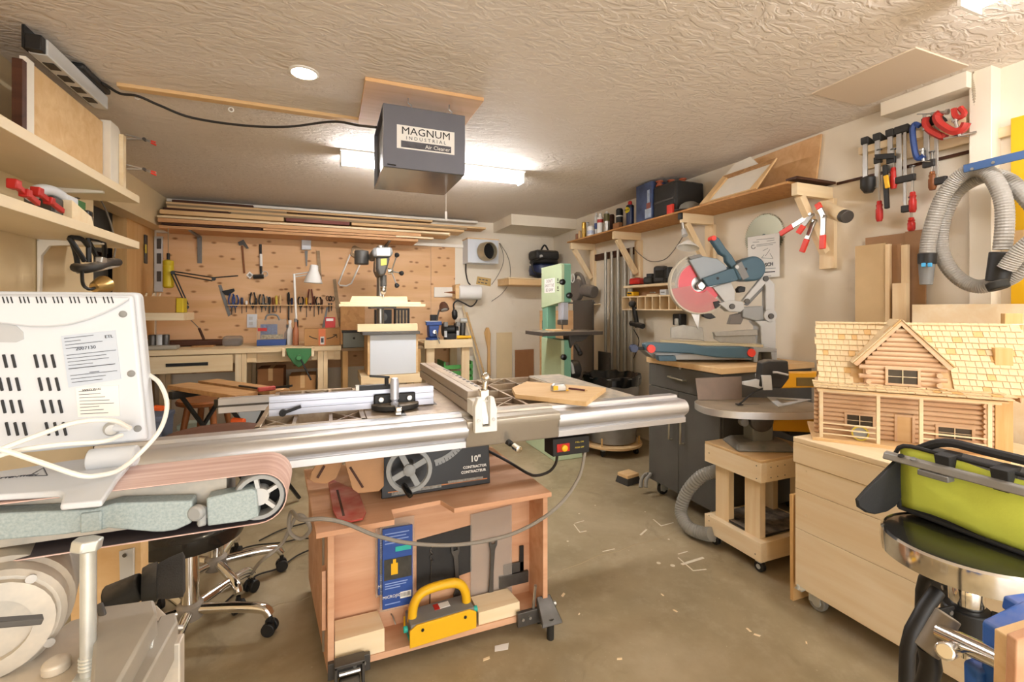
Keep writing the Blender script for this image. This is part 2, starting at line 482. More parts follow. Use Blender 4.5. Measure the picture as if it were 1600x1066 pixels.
# ------------------------------------------------------------------ lamps of the room, with added unseen ones
def strip_light(name, label, p0, p1, tm='tube_light'):
    """two-tube fluorescent batten under the ceiling, from p0 to p1"""
    p0, p1 = V(p0), V(p1); d = (p1 - p0).normalized(); s = V((-d.y, d.x, 0)); z = V((0, 0, 1))
    t = thing(name, label, 'ceiling light', (p0 + p1) / 2 + z * (HC - .09), group='fluorescent battens')
    W = .07
    o = lambda a, b, h: p0 + d * a + s * b + z * (HC + h)
    L = (p1 - p0).length
    B().slab([o(.01, -W, -.012), o(.01, W, -.012), o(.01, W * .5, -.05), o(.01, -W * .5, -.05)], d * (L - .02)).put('tray', 'white_metal', t)
    B().slab([o(0, -W * 1.1, -.001), o(0, W * 1.1, -.001), o(0, W * 1.1, -.013), o(0, -W * 1.1, -.013)], d * L).put('top_plate', 'white_metal', t)
    for a in (0, L - .012):
        B().slab([o(a, -W * .9, -.012), o(a, W * .9, -.012), o(a, W * .9, -.095), o(a, -W * .9, -.095)], d * .012).put('end_plate', 'white_metal', t, bev=.002)
    for b in (-.036, .036):
        B().cyl(o(.015, b, -.07), o(L - .015, b, -.07), .0135, n=12).put('tube', tm, t)
    return t


a, b_ = P(531, 240, Z=2.37), P(816, 272, Z=2.37)
strip_light('batten_light', 'twin tube fluorescent light on the ceiling behind the grey hanging box', (a.x, 3.46, 0), (b_.x, 3.46, 0))
strip_light('batten_light', 'bright fluorescent light cut by the top right corner, above the stool', (2.02, -.35, 0), (2.02, .88, 0), 'tube_light_dim')


def downlight(x, y, label):
    t = thing('recessed_light', label, 'ceiling light', (x, y, HC - .004), group='recessed ceiling lamps')
    B().lathe([(.052, 0), (.066, 0), (.066, -.004), (.055, -.008)], (x, y, HC), n=28, closed=True).put('ring', 'white_metal', t)
    B().lathe([(.053, -.002), (.045, -.0075), (.02, -.009)], (x, y, HC), n=28).put('lens', 'down_light', t)


c = P(475, 113, Z=HC)
downlight(c.x, c.y, 'round recessed lamp glowing in the ceiling beside the plywood panel')
downlight(-.3, -1.2, 'unseen recessed lamp added in the ceiling behind the camera')  # unseen lamp added to brighten the front of the room
downlight(1.1, -1.2, 'unseen recessed lamp added in the ceiling at the near end of the room')  # another unseen lamp, added for more light near the camera

# ------------------------------------------------------------------ plywood stand of the table saw
st = thing('saw_stand', 'plywood rolling stand with open front under the table saw', 'tool stand', (.4, 1.95, 0))
zb, zt = .055, .545
yf, yb, yp = 1.655, 2.28, 1.79
B().hexa([(.0, yf, zb), (.02, yf, zb), (-.06, yb, zb), (-.08, yb, zb)], [(.0, yf, zt - .018), (.02, yf, zt - .018), (-.06, yb, zt - .018), (-.08, yb, zt - .018)]).put('side_panel', 'ply_pink', st, bev=.001)
B().box(.795, .815, yf, yb, zb, zt - .018).put('side_panel', 'ply_pink', st, bev=.001)
B().hexa([(.0, yp, zb), (.795, yp, zb), (.795, yp + .015, zb), (.0, yp + .015, zb)], [(.0, yp, zt - .018), (.795, yp, zt - .018), (.795, yp + .015, zt - .018), (.0, yp + .015, zt - .018)]).put('back_panel', 'ply_pink', st)
B().box(.02, .795, yf + .004, yp, zb, zb + .022).put('bottom_shelf', 'ply_pink', st, bev=.001)
B().box(-.08, .815, yb, yb + .015, zb, zt - .018).put('rear_panel', 'ply_pink', st)
top = [(-.035, 1.628), (.215, 1.634), (.215, 1.72), (.40, 1.735), (.43, 1.645), (.828, 1.645), (.805, 2.3), (-.1, 2.3)]
B().prism(top, 'Z', zt - .018, zt).put('top_board', 'ply_pink', st, bev=.001)
B().cbox((-.012, 1.70, .29), (.012, .04, .20)).put('wooden_cleat', 'ply_pink', st)
B().cyl((-.012, 1.74, .08), (-.012, 1.74, .5), .006, n=8).put('rod', 'steel', st)
# mobile base: corner brackets, foot lever and casters
for sx, x0 in ((1, .03), (-1, .785)):
    B().box(x0 - .03 if sx > 0 else x0 - .105, x0 + .105 if sx > 0 else x0 + .03, 1.638, 1.655, .045, .1).put('corner_plate', 'dark_steel', st, bev=.002)
    for q in (.055, .085):
        B().cyl((x0 + sx * q, 1.64, .075), (x0 + sx * q, 1.632, .075), .006, n=8).put('bolt', 'steel', st)
B().box(.02, .115, 1.60, 1.645, .1, .112).box(.02, .03, 1.60, 1.645, .03, .11).box(.105, .115, 1.60, 1.645, .03, .11).put('caster_bracket', 'dark_steel', st, bev=.002)
B().cyl((.035, 1.612, .03), (.1, 1.612, .03), .028, n=18).put('wheel', 'rubber', st, bev=.004)
B().cyl((.035, 1.60, .085), (.1, 1.60, .085), .007, n=8).put('pin', 'steel', st)
B().hexa([(.755, 1.58, .06), (.845, 1.58, .06), (.835, 1.66, .11), (.765, 1.66, .11)], [(.76, 1.585, .075), (.84, 1.585, .075), (.83, 1.665, .13), (.77, 1.665, .13)]).put('foot_lever', 'dark_steel', st, bev=.003)
B().cyl((.80, 1.60, 0), (.80, 1.60, .08), .014, n=12).put('foot', 'rubber', st)
B().cyl((.75, 1.65, .10), (.75, 1.63, .2), .006, n=8).cyl((.775, 1.645, .1), (.845, 1.645, .1), .01, n=10).put('lever_spring', 'steel', st)
for x, y in ((.75, 2.2), (.02, 2.2), (.3, 1.75), (.8, 1.7)):
    B().cyl((x - .012, y, .028), (x + .012, y, .028), .028, n=16).put('wheel', 'rubber', st)

# things in the open front of the stand
def slab_on(u0, v0, u1, v1, Y, th=.004):
    a, b = P(u0, v0, Y=Y), P(u1, v1, Y=Y)
    return min(a.x, b.x), max(a.x, b.x), Y - th, Y, min(a.z, b.z), max(a.z, b.z)

Y0 = yp - .001
# blue blister packs
def blister(name, label, x0, x1, z0, z1, y):
    t = thing(name, label, 'package', ((x0 + x1) / 2, y, z0), group='blue blister packs')
    B().box(x0 - .008, x1 + .008, y - .003, y, z0 - .012, z1 + .03).put('clear_shell', 'clear_plastic', t, bev=.001)
    B().box(x0, x1, y - .012, y - .003, z0, z1).put('printed_card', mat('pack_blue', '2f4f96', .4, var=.08, vs=30), t, bev=.002)
    f = y - .0125; w = x1 - x0; h = z1 - z0
    B().box(x0 + .006, x1 - .004, f - .001, f, z0 + h * .36, z0 + h * .62).put('photo_panel', mat('pack_photo', '3c3a33', .5, var=.3, vs=40), t)
    B().box(x0 + w * .42, x1 - w * .06, f - .0012, f, z0 + h * .70, z0 + h * .76).put('teal_patch', 'teal', t)
    B().box(x0 + w * .28, x0 + w * .5, f - .002, f, z0 + h * .42, z0 + h * .56).box(x0 + w * .34, x0 + w * .44, f - .0022, f, z0 + h * .5, z0 + h * .61).put('yellow_figure', 'yellow', t)
    B().box(x1 - w * .42, x1 - w * .05, f - .0012, f, z0 + h * .1, z0 + h * .18).put('barcode_patch', 'paper', t)
    for i in range(8):
        B().box(x1 - w * (.40 - i * .042), x1 - w * (.40 - i * .042) + w * .018, f - .0016, f, z0 + h * .12, z0 + h * .17).put('bar', 'black', t)
    for k, (zz, ww) in enumerate(((.93, .8), (.89, .7), (.85, .78), (.81, .6), (.31, .75), (.28, .7), (.25, .5), (.055, .5))):
        B().box(x0 + w * .08, x0 + w * (.08 + ww), f - .0011, f, z0 + h * zz, z0 + h * (zz + .012)).put('print_line', mat('pack_print', '8ea4d8', .5), t)
    txt('MICROJIG', .015, 'paper', t, (x0 + w * .3, f - .001, z0 + h * .15))
    return t

a, b2 = P(597, 826, Y=Y0 - .03), P(644, 940, Y=Y0 - .03)
blister('blister_pack', 'front blue blister pack with photo and barcode hung in the saw stand', a.x, b2.x, b2.z, a.z, Y0 - .03)
a, b2 = P(590, 838, Y=Y0 - .012), P(636, 918, Y=Y0 - .012)
blister('blister_pack', 'blue blister pack half hidden behind the front one in the saw stand', a.x, b2.x, b2.z, a.z, Y0 - .012)
q = P(613, 965, Y=Y0)
tag(B().tube([q + V((-.005, 0, .015)), q + V((0, -.012, .012)), q + V((.008, -.03, -.01))], .0025).put('screw_hook', 'steel'), 'small steel hook under the blue packs on the saw stand', 'hook')
# black sheet, clear bag
x0, x1, ya, yb2, z0, z1 = slab_on(651, 840, 737, 900, Y0, .003)
tag(B().hexa([(x0, ya, z0 - .008), (x1, ya, z0 + .02), (x1, yb2, z0 + .02), (x0, yb2, z0 - .008)], [(x0, ya, z1 - .01), (x1, ya, z1 + .01), (x1, yb2, z1 + .01), (x0, yb2, z1 - .01)]).put('magnetic_sheet', mat('black_sheet', '2c2b2a', .55, var=.15)), 'dark grey magnetic sheet with slots on the saw stand panel', 'sheet')
bg = B()
x0, x1, ya, yb2, z0, z1 = slab_on(735, 800, 799, 962, Y0 - .004, .004)
bg.hexa([(x0, ya, z0 + .01), (x1, ya - .006, z0), (x1, yb2, z0), (x0, yb2, z0 + .01)], [(x0, ya, z1 - .01), (x1, ya, z1), (x1, yb2, z1), (x0, yb2, z1 - .01)])
tag(bg.put('plastic_bag', mat('bag_clear', 'cfc6bb', .25, alpha=.5, trans=.3)), 'cloudy clear plastic bag hanging behind the right wrench', 'bag')


def wrench(name, label, u, v0, v1, Y, tilt=0., r=.0175):
    a, b = P(u, v0, Y=Y), P(u + tilt, v1, Y=Y)
    d = (b - a).normalized(); s = V((d.z, 0, -d.x))
    poly = []
    L = (b - a).length
    def pt(l, w): return a + d * l + s * w
    out = [pt(r * .55, -r * .45), pt(-r * .3, -r * .45), pt(-r, -r * .55), pt(-r * .7, -r * 1.0), pt(r * .8, -r), pt(r * 1.8, -r * .55), pt(L * .5, -r * .42), pt(L - r * 2.2, -r * .6), pt(L - r, -r * 1.15), pt(L + r, -r * 1.15), pt(L + r * 1.3, -r * .6), pt(L + r * .3, -r * .55), pt(L - r * .4, 0)]
    mir = [pt(L + r * .3, r * .55), pt(L + r * 1.3, r * .6), pt(L + r, r * 1.15), pt(L - r, r * 1.15), pt(L - r * 2.2, r * .6), pt(L * .5, r * .42), pt(r * 1.8, r * .55), pt(r * .8, r), pt(-r * .7, r * 1.0), pt(-r, r * .55), pt(-r * .3, r * .45), pt(r * .55, r * .45)]
    return tag(B().slab(out + mir, (0, -.006, 0)).put(name, 'dark_steel', bev=.001), label, 'wrench', 'blade wrenches on the saw stand')

wrench('spanner', 'flat dark steel wrench hung in front of the dark sheet', 711, 856, 934, Y0 - .008, 5)
wrench('spanner', 'flat dark steel wrench hung over the clear plastic bag', 770, 846, 940, Y0 - .016, -4)
q0, q1 = P(674, 856, Y=Y0 - .006), P(671, 958, Y=Y0 - .006)
dd = thing('drill_bit', 'thin brad point bit hanging between the blue pack and the wrench', 'drill bit', q1)
B().cyl(q0 - V((0, 0, .05)), q1, .0022, n=8).put('shank', 'dark_steel', dd)
B().tube([q0 + V((math.cos(i * .9) * .004, math.sin(i * .9) * .004, -i * .0035)) for i in range(16)], .0035, n=6).put('flute', 'dark_steel', dd)
# timber blocks and push block on the bottom shelf
def block(name, label, x0, x1, y0, y1, z0, z1, m='pine_pale'):
    return tag(B().hexa([(x0, y0, z0), (x1, y0, z0), (x1, y1, z0), (x0, y1, z0)], [(x0, y0, z1), (x1, y0 + .005, z1), (x1 - .012, y1, z1), (x0, y1, z1)]).put(name, m, bev=.001), label, 'wood block')
block('wood_block', 'pale pine offcut on the stand shelf below the blue packs', .022, .185, 1.662, 1.775, .078, .155)
block('wood_block', 'pale pine block on the stand shelf right of the yellow push block', .53, .70, 1.665, 1.77, .078, .125)
q = P(790, 925, Y=Y0)
sq = thing('steel_square', 'dark L-shaped square standing in the right corner of the saw stand', 'square', (.74, Y0 - .01, .17))
B().box(.675, .765, Y0 - .01, Y0 - .003, .175, .215).put('short_arm', 'dark_steel', sq, bev=.001)
B().box(.747, .765, Y0 - .01, Y0 - .003, .175, .28).put('long_arm', 'black', sq, bev=.001)
B().box(.655, .785, Y0 - .014, Y0 - .001, .125, .172).put('lower_plate', 'dark_steel', sq, bev=.001)


pb = thing('push_block', 'yellow push block with arched handle on the stand shelf', 'push block', (.39, 1.70, .079), rz=.06)
def gr(nm, bld, m, bev=.002, par=pb): return bld.put(nm, m, par, bev=bev, local=True)
gr('side_plate', B().prism([(-.125, 0), (.125, 0), (.125, .06), (.1, .075), (-.1, .075), (-.125, .06)], 'Y', -.055, -.047), 'yellow')
gr('side_plate', B().prism([(-.125, 0), (.125, 0), (.125, .05), (-.125, .05)], 'Y', .047, .055), 'yellow')
gr('body', B().box(-.12, .12, -.047, .047, .02, .075), 'grey_mid', .004)
gr('sole', B().box(-.12, .12, -.053, .053, 0, .012), 'teal')
hp = [(-.105, .06), (-.1, .11), (-.08, .145), (-.04, .16), (.04, .16), (.08, .145), (.1, .11), (.105, .06)]
gr('handle', B().tube(bez([(x, 0, z) for x, z in hp], 4), .017, n=10), 'yellow', 0)
gr('sticker', B().box(-.02, .04, -.0005, .03, .075, .0765), 'paper', 0)
gr('sticker_band', B().box(-.02, .0, -.001, .031, .075, .077), 'red', 0)
for sx in (-1, 1):
    gr('knob', B().cyl((sx * .125, -.02, .05), (sx * .14, -.02, .05), .011, n=10), 'teal')
    gr('slot_bolt', B().cyl((sx * .08, -.055, .055), (sx * .08, -.06, .055), .006, n=8), 'black')

# ------------------------------------------------------------------ table saw
ts = thing('table_saw', 'contractor table saw with long aluminium fence rail and cast iron table', 'table saw', (.4, 2.0, .546))
zt2 = .885
bx0, bx1, by0, by1 = .195, .625, 1.82, 2.25
B().hexa([(bx0, by0, .547), (bx1, by0, .547), (bx1, by1, .547), (bx0, by1, .547)], [(bx0 + .01, by0 + .03, .852), (bx1, by0 + .03, .852), (bx1, by1, .852), (bx0 + .01, by1, .852)]).put('cabinet_body', 'black_dusty', ts, bev=.004)
pf = by0 - .004
B().hexa([(bx0 - .005, pf, .549), (bx1 + .004, pf, .549), (bx1 + .004, by0 + .002, .549), (bx0 - .005, by0 + .002, .549)], [(bx0 - .005, pf + .025, .8), (bx1 + .004, pf + .025, .8), (bx1 + .004, by0 + .03, .8), (bx0 - .005, by0 + .03, .8)]).put('front_panel', mat('saw_panel', '171615', .4), ts, bev=.003)
PY = lambda z: pf + (z - .549) * .1 - .0015     # face of the sloping front panel
up = (0, .1, 1)
def on_panel(u, v):
    y = pf + .008
    for _ in range(4):
        p = P(u, v, Y=y); y = PY(p.z)
    return p
p = on_panel(743, 717); txt('10"', .034, 'paper', ts, p, up=up, bold=.0008)
p = on_panel(742, 729); txt('CONTRACTOR', .0145, 'paper', ts, p, up=up, bold=.0004)
p = on_panel(740, 736.5); txt('CONTRACTEUR', .0145, 'paper', ts, p, up=up, bold=.0004)
p0, p1 = on_panel(606, 771), on_panel(761, 741)
B().slab([p0, (p1.x, p0.y, p0.z), (p1.x, p0.y + .0004, p0.z + .004), (p0.x, p0.y + .0004, p0.z + .004)], (0, .001, 0)).put('orange_line', mat('orange_stripe', 'c9804a', .5), ts)
for u0, u1, v in ((612, 634, 775), (640, 690, 769), (700, 755, 757)):
    a, b = on_panel(u0, v), on_panel(u1, v)
    B().slab([a, (b.x, a.y, a.z), (b.x, a.y + .0012, a.z + .012), (a.x, a.y + .0012, a.z + .012)], (0, .001, 0)).put('warning_label', mat('warn_label', '8b8880', .6, var=.4, vs=160), ts)
# tilt scale arc
hc = on_panel(640, 735); arc = []
cen = V((hc.x + .065, 0, .855))
ri, ro, n_ = .187, .212, 14
top_, bot_ = [], []
for i in range(n_ + 1):
    a = math.radians(-80 + 56 * i / n_)
    for r, lst in ((ro, bot_), (ri, top_)):
        z = cen.z + r * math.sin(a); lst.append(V((cen.x + r * math.cos(a), PY(z) - .001, z)))
B().slab(bot_ + top_[::-1], (0, .002, 0)).put('tilt_scale', 'grey_plastic', ts)
for i in range(0, n_ + 1):
    a, b = bot_[i], top_[i]
    B().bar(a + V((0, -.001, 0)), a + (b - a) * (.7 if i % 3 == 0 else .4) + V((0, -.001, 0)), .002, .001, up=(0, 1, 0)).put('scale_mark', 'black', ts)
# handwheel
wc = V((.284, 1.745, .674)); wd = V((-.12, -1, .05)).normalized()
wx, wy, _ = frame_from(wd)
hw = B().lathe([(.084, -.008), (.084, .008), (.07, .01), (.066, 0), (.07, -.01)], wc, wd, 32, closed=True).put('handwheel', 'grey_plastic', ts)
B().lathe([(.022, -.012), (.022, .014), (.012, .02)], wc, wd, 20).put('hub', 'grey_plastic', hw)
for i in range(4):
    a = PI / 4 * 0.6 + i * PI / 2; dv = wx * math.cos(a) + wy * math.sin(a)
    B().bar(wc + dv * .018, wc + dv * .07, .022, .008, up=wd).put('spoke', 'grey_plastic', hw, bev=.002)
hb = P(630, 757, Y=wc.y - .01); he = P(642, 776, Y=wc.y - .06)
B().lathe([(.008, 0), (.011, .01), (.012, .05), (.009, .06)], hb, he - hb, 12).put('crank_handle', 'black_gloss', hw)
B().cyl((wc.x, wc.y, wc.z), (wc.x + .02, by0 + .02, wc.z), .012, n=12).put('shaft', 'steel', ts)
# cast table and webbed wings
tx0, tx1, ty0, ty1 = .13, .60, 1.712, 2.42
tb = B().box(tx0, tx1, ty0, ty1, zt2 - .035, zt2).put('table_top', 'cast', ts, bev=.002)
B().box(tx0 + .23, tx0 + .285, ty0 + .15, ty1 - .15, zt2 - .001, zt2 + .001).put('throat_insert', 'dark_steel', ts)
for x in (tx0 + .12, tx0 + .40):
    B().box(x, x + .019, ty0, ty1, zt2 - .001, zt2 + .0006).put('mitre_slot', 'dark_steel', ts)
def wing(x0, x1, nx, ny, name):
    b = B().box(x0, x1, ty0, ty0 + .022, zt2 - .06, zt2).box(x0, x1, ty1 - .022, ty1, zt2 - .06, zt2).box(x0, x0 + .018, ty0, ty1, zt2 - .06, zt2).box(x1 - .018, x1, ty0, ty1, zt2 - .04, zt2)
    wg = b.put(name, 'cast', ts, bev=.002)
    for i in range(1, nx):
        x = x0 + (x1 - x0) * i / nx
        B().box(x - .006, x + .006, ty0 + .02, ty1 - .02, zt2 - .06, zt2 - .001).put('web', 'cast', wg)
    for j in range(1, ny):
        y = ty0 + (ty1 - ty0) * j / ny
        B().box(x0 + .015, x1 - .015, y - .006, y + .006, zt2 - .06, zt2 - .001).put('web', 'cast', wg)
    for i in range(nx):
        for j in range(ny):
            if (i + j) % 2 == 0:
                xa, xb = x0 + (x1 - x0) * i / nx, x0 + (x1 - x0) * (i + 1) / nx
                ya, yb_ = ty0 + (ty1 - ty0) * j / ny, ty0 + (ty1 - ty0) * (j + 1) / ny
                B().bar((xa, ya, zt2 - .012), (xb, yb_, zt2 - .012), .006, .018).put('web', 'cast', wg)
                B().bar((xa, yb_, zt2 - .0125), (xb, ya, zt2 - .0125), .006, .018).put('web', 'cast', wg)
wing(-.225, .128, 3, 4, 'left_wing')
wing(.602, 1.08, 3, 4, 'right_wing')
B().box(1.085, 1.285, 1.72, 2.45, zt2 - .045, zt2).put('extension_table', mat('ext_grey', '98948a', .5, var=.06, dust=.6), ts, bev=.003)
# front rail: flat ledge, rounded tube and lower lip, in three lengths
def rail_prof(g=0.):
    pr = [(1.712, .884), (1.668, .884), (1.664, .872), (1.644, .872)]
    for i in range(9):
        a = math.radians(80 + i * 20); pr.append((1.625 + (.034 + g) * math.cos(a), .838 + (.034 + g) * math.sin(a)))
    return pr + [(1.62, .797 - g), (1.612 - g, .795), (1.612 - g, .772), (1.64, .772), (1.712, .84)]
B().prism(rail_prof(), 'X', -.62, .47).put('front_rail', 'alu', ts, bev=.0008)
B().prism(rail_prof(), 'X', .835, 1.475).put('front_rail', 'alu', ts, bev=.0008)
pr = [(1.712, .886), (1.664, .886), (1.66, .876), (1.60, .876), (1.592, .868), (1.592, .845), (1.604, .825), (1.606, .78), (1.612, .772), (1.64, .772), (1.712, .84)]
B().prism(pr, 'X', .465, .84).put('rail_sleeve', mat('alu_dull', 'bdb6aa', .35, .7), ts, bev=.0015)
B().box(-.46, 1.30, 2.425, 2.46, .80, .868).put('rear_rail', 'alu', ts, bev=.002)
B().box(-.46, 1.2, 2.418, 2.426, .83, .838).put('rail_groove', 'dark_steel', ts)
B().box(-.22, .46, 1.706, 1.7115, .868, .8845).put('rule_tape', mat('rule_tape', 'cfcac0', .5, var=.25, vs=220), ts)
# rip fence
rf = thing('rip_fence', 'grey rip fence with chrome ball lever lying across the saw table', 'saw fence', (.525, 2.1, zt2), rz=0)
B().box(.485, .565, 1.66, 2.62, zt2 + .003, zt2 + .04).box(.492, .558, 1.66, 2.62, zt2 + .04, zt2 + .046).box(.485, .565, 1.66, 2.62, zt2 + .046, zt2 + .082).put('fence_tube', mat('fence_grey', 'b5a898', .4, .35, .05, 9), rf, bev=.002)
B().box(.51, .54, 1.67, 2.60, zt2 + .082, zt2 + .0835).put('slot', 'cast', rf)
for i in range(10):
    B().box(.546, .557, 1.75 + i * .06, 1.775 + i * .06, zt2 + .0822, zt2 + .0835).put('scale_tape', 'dark_steel', rf)
B().box(.483, .567, 1.589, 1.66, zt2 + .004, zt2 + .06).put('head_block', 'white_metal', rf, bev=.003)
hd = B().prism([(.483, zt2 - .05), (.567, zt2 - .05), (.567, zt2 + .03), (.555, zt2 + .075), (.54, zt2 + .075), (.54, zt2 - .03), (.512, zt2 - .03), (.512, zt2 + .075), (.495, zt2 + .075), (.483, zt2 + .04)], 'Y', 1.56, 1.5885).put('head', 'white_metal', rf, bev=.003)
for x in (.497, .553):
    B().cyl((x, 1.56, zt2 - .005), (x, 1.556, zt2 - .005), .006, n=10).put('head_bolt', 'steel', hd)
lv = B().hexa([(.513, 1.568, zt2 - .025), (.539, 1.568, zt2 - .025), (.539, 1.583, zt2 - .02), (.513, 1.583, zt2 - .02)], [(.514, 1.60, zt2 + .095), (.552, 1.60, zt2 + .095), (.552, 1.632, zt2 + .095), (.514, 1.632, zt2 + .095)]).put('lock_lever', 'chrome', rf, bev=.004)
B().lathe([(.012, 0), (.009, .02), (.012, .03)], (.536, 1.617, zt2 + .093), (.25, .2, 1), 14).ball((.545, 1.624, zt2 + .135), .019, 16).put('lever_ball', 'chrome', lv)
# mitre gauge with long fence
mg = thing('mitre_gauge', 'black mitre gauge with silver handle and long aluminium fence on the saw table', 'mitre gauge', (.2, 1.8, zt2))
fy0, fy1 = 1.858, 1.88
z = zt2 + .004
ff = B().prism([(fy0, z), (fy1, z), (fy1, z + .072), (fy0, z + .072), (fy0, z + .056), (fy0 + .006, z + .056), (fy0 + .006, z + .048), (fy0, z + .048), (fy0, z + .03), (fy0 + .006, z + .03), (fy0 + .006, z + .024), (fy0, z + .024)], 'X', -.196, .40).put('fence_bar', 'alu_bright', mg, bev=.0008)
B().box(.10, .235, fy0 + .001, fy1 + .004, z + .0725, z + .09).put('stop_block', 'black', mg, bev=.001)
B().box(.10, .112, fy0, fy1 + .005, z + .0725, z + .091).put('stop_face', 'paper', mg)
B().cyl((.215, 1.865, z + .085), (.215, 1.865, z + .118), .008, n=10).bar((.225, 1.862, z + .118), (.15, 1.85, z + .128), .012, .008).put('stop_lever', 'black', mg, bev=.001)
B().box(.165, .325, fy0 - .012, fy0 - .001, z + .005, z + .055).put('mount_plate', 'black', mg, bev=.006)
for x in (.192, .30):
    B().cyl((x, fy0 - .012, z + .035), (x, fy0 - .02, z + .035), .011, n=16).put('fence_knob', 'steel', mg, bev=.002)
hp = [(.16, fy0 - .012)] + [(.245 + .09 * math.cos(PI + PI * i / 14), fy0 - .02 + .065 * math.sin(PI + PI * i / 14)) for i in range(15)] + [(.335, fy0 - .012)]
B().prism(hp, 'Z', z, z + .02).put('protractor_head', 'black_dusty', mg, bev=.003)
B().bar((.245, 1.83, z + .004), (.24, 1.715, z + .004), .019, .008).put('guide_bar', 'steel', mg)
B().cbox((.243, 1.745, z + .016), (.022, .04, .018)).put('pointer', 'chrome', mg, bev=.003)
B().lathe([(.013, 0), (.015, .012), (.01, .018), (.017, .028), (.016, .034), (.0165, .09), (.013, .106), (.006, .108)], (.237, 1.80, z + .016), n=20).put('handle', 'alu_bright', mg)
B().lathe([(.012, 0), (.012, .02)], (-.15, fy0 - .001, z + .012), (0, -1, 0), 12).bar((-.15, fy0 - .018, z + .012), (-.09, fy0 - .02, z + .032), .012, .01).put('lock_lever', 'black', mg, bev=.001)
# fence lock knob under rail, switch box, cables
p = P(790, 688, Y=1.63)
B().lathe([(.011, 0), (.011, .03), (.008, .032), (.008, .06)], (p.x + .0, 1.62, p.z), (.18, -1, -.12), 14).put('knob_shaft', 'black', ts)
q = V((p.x + .18 * .05, 1.565, p.z - .006))
B().lathe([(.012, 0), (.013, .004), (.012, .008), (.013, .012), (.012, .016), (.013, .02), (.013, .034), (.009, .036)], q, (.18, -1, -.12), 16).put('chrome_knob', 'chrome', ts)
sx0, sx1 = P(864, 700, Y=1.64).x, P(921, 700, Y=1.64).x
sz0, sz1 = P(890, 711, Y=1.64).z, P(890, 684, Y=1.64).z
sw = thing('switch_box', 'black switch box with red plate and yellow button under the saw rail', 'switch', ((sx0 + sx1) / 2, 1.66, sz0))
B().box(sx0, sx1, 1.64, 1.72, sz0, sz1).put('case', 'black', sw, bev=.003)
B().box(sx0 + .01, sx1, 1.66, 1.72, sz1, .772).put('bracket', 'black_dusty', sw)
zc = (sz0 + sz1) / 2; w_ = sx1 - sx0
B().box(sx0 + w_ * .1, sx0 + w_ * .44, 1.636, 1.641, zc - .018, zc + .014).put('red_plate', 'red', sw, bev=.001)
B().lathe([(.013, 0), (.013, .01), (.01, .012)], (sx0 + w_ * .28, 1.636, zc - .002), (0, -1, 0), 16).put('button', 'yellow', sw)
for i, s in enumerate(('PULL: ON', 'PUSH: OFF')):
    txt(s, .009, 'emblem', sw, (sx0 + w_ * .72, 1.639, zc + .013 - i * .022))
for i in range(3):
    B().cyl((sx1, 1.66 + i * .02, zc), (sx1 + .008, 1.66 + i * .02, zc), .006, n=8).put('side_screw', 'steel', sw)
def cable(name, label, pts, r, m, n=6, cat='cable', grp=None):
    return tag(B().tube(bez(pts, 7), r, n).put(name, m), label, cat, grp)
mat('cable_grey', '8a8276', .6); mat('cable_black', '2b2724', .55)
s1 = V((sx0 + .03, 1.66, sz0)); s2 = V((sx1 - .015, 1.65, sz0))
cable('power_cable', 'grey power cable sagging across the front of the saw stand', [s2, P(905, 745, Y=1.63), P(878, 785, Y=1.6), P(840, 815, Y=1.59), P(790, 838, Y=1.585), P(720, 851, Y=1.58), P(650, 850, Y=1.58), P(590, 838, Y=1.58), P(540, 818, Y=1.58), P(505, 811, Y=1.57), P(470, 812, Y=1.6), P(455, 800, Y=1.7), P(452, 830, Y=1.75), P(470, 842, Y=1.75), P(485, 825, Y=1.72), P(465, 805, Y=1.75), P(440, 850, Y=1.8), P(405, 880, Y=1.85), P(392, 900, Z=.01)], .0065, 'cable_grey', 8)
cable('power_cable', 'black cable looping from the switch box to the saw motor', [s1, P(868, 725, Y=1.68), P(858, 737, Y=1.7), P(840, 743, Y=1.72), P(825, 740, Y=1.76), P(795, 722, Y=1.9), P(763, 705, Y=2.0)], .006, 'cable_black')
# plywood offcut with tape measure and pencil
zz = zt2 + .001
bp = [P(u, v, Z=zz + .019) for u, v in ((800, 606), (823, 596), (947, 606), (916, 628), (805, 616))]
tag(B().slab([(p.x, p.y, zz) for p in bp], (0, 0, .019)).put('plywood_offcut', 'pine_tan', bev=.001), 'tan plywood offcut lying on the right saw wing', 'board')
p = P(873, 611, Z=zz + .02)
tm = thing('tape_measure', 'small yellow and chrome tape measure on the plywood offcut', 'tape measure', (p.x, p.y, zz + .0195), rz=-.1)
B().prism([(-.033, 0), (.033, 0), (.033, .02), (.024, .034), (-.02, .034), (-.033, .024)], 'Y', -.012, .018).put('case', 'steel', tm, bev=.004, local=True)
B().box(-.03, -.008, -.0135, -.011, .006, .026).put('badge', 'yellow', tm, local=True)
B().box(.033, .045, -.006, .012, 0, .004).put('tape_end', 'yellow', tm, local=True)
p0, p1 = P(889, 607, Z=zz + .026), P(918, 610.5, Z=zz + .026)
pc = thing('pencil', 'dark red carpenter pencil beside the tape measure', 'pencil', (p0.x, p0.y, zz + .02))
B().cyl(p0, p0 + (p1 - p0) * .88, .0045, n=6).put('barrel', mat('maroon', '5b2a2c', .5), pc)
B().cyl(p0 + (p1 - p0) * .88, p1, .0045, .001, n=6).put('tip', 'pine_tan', pc)
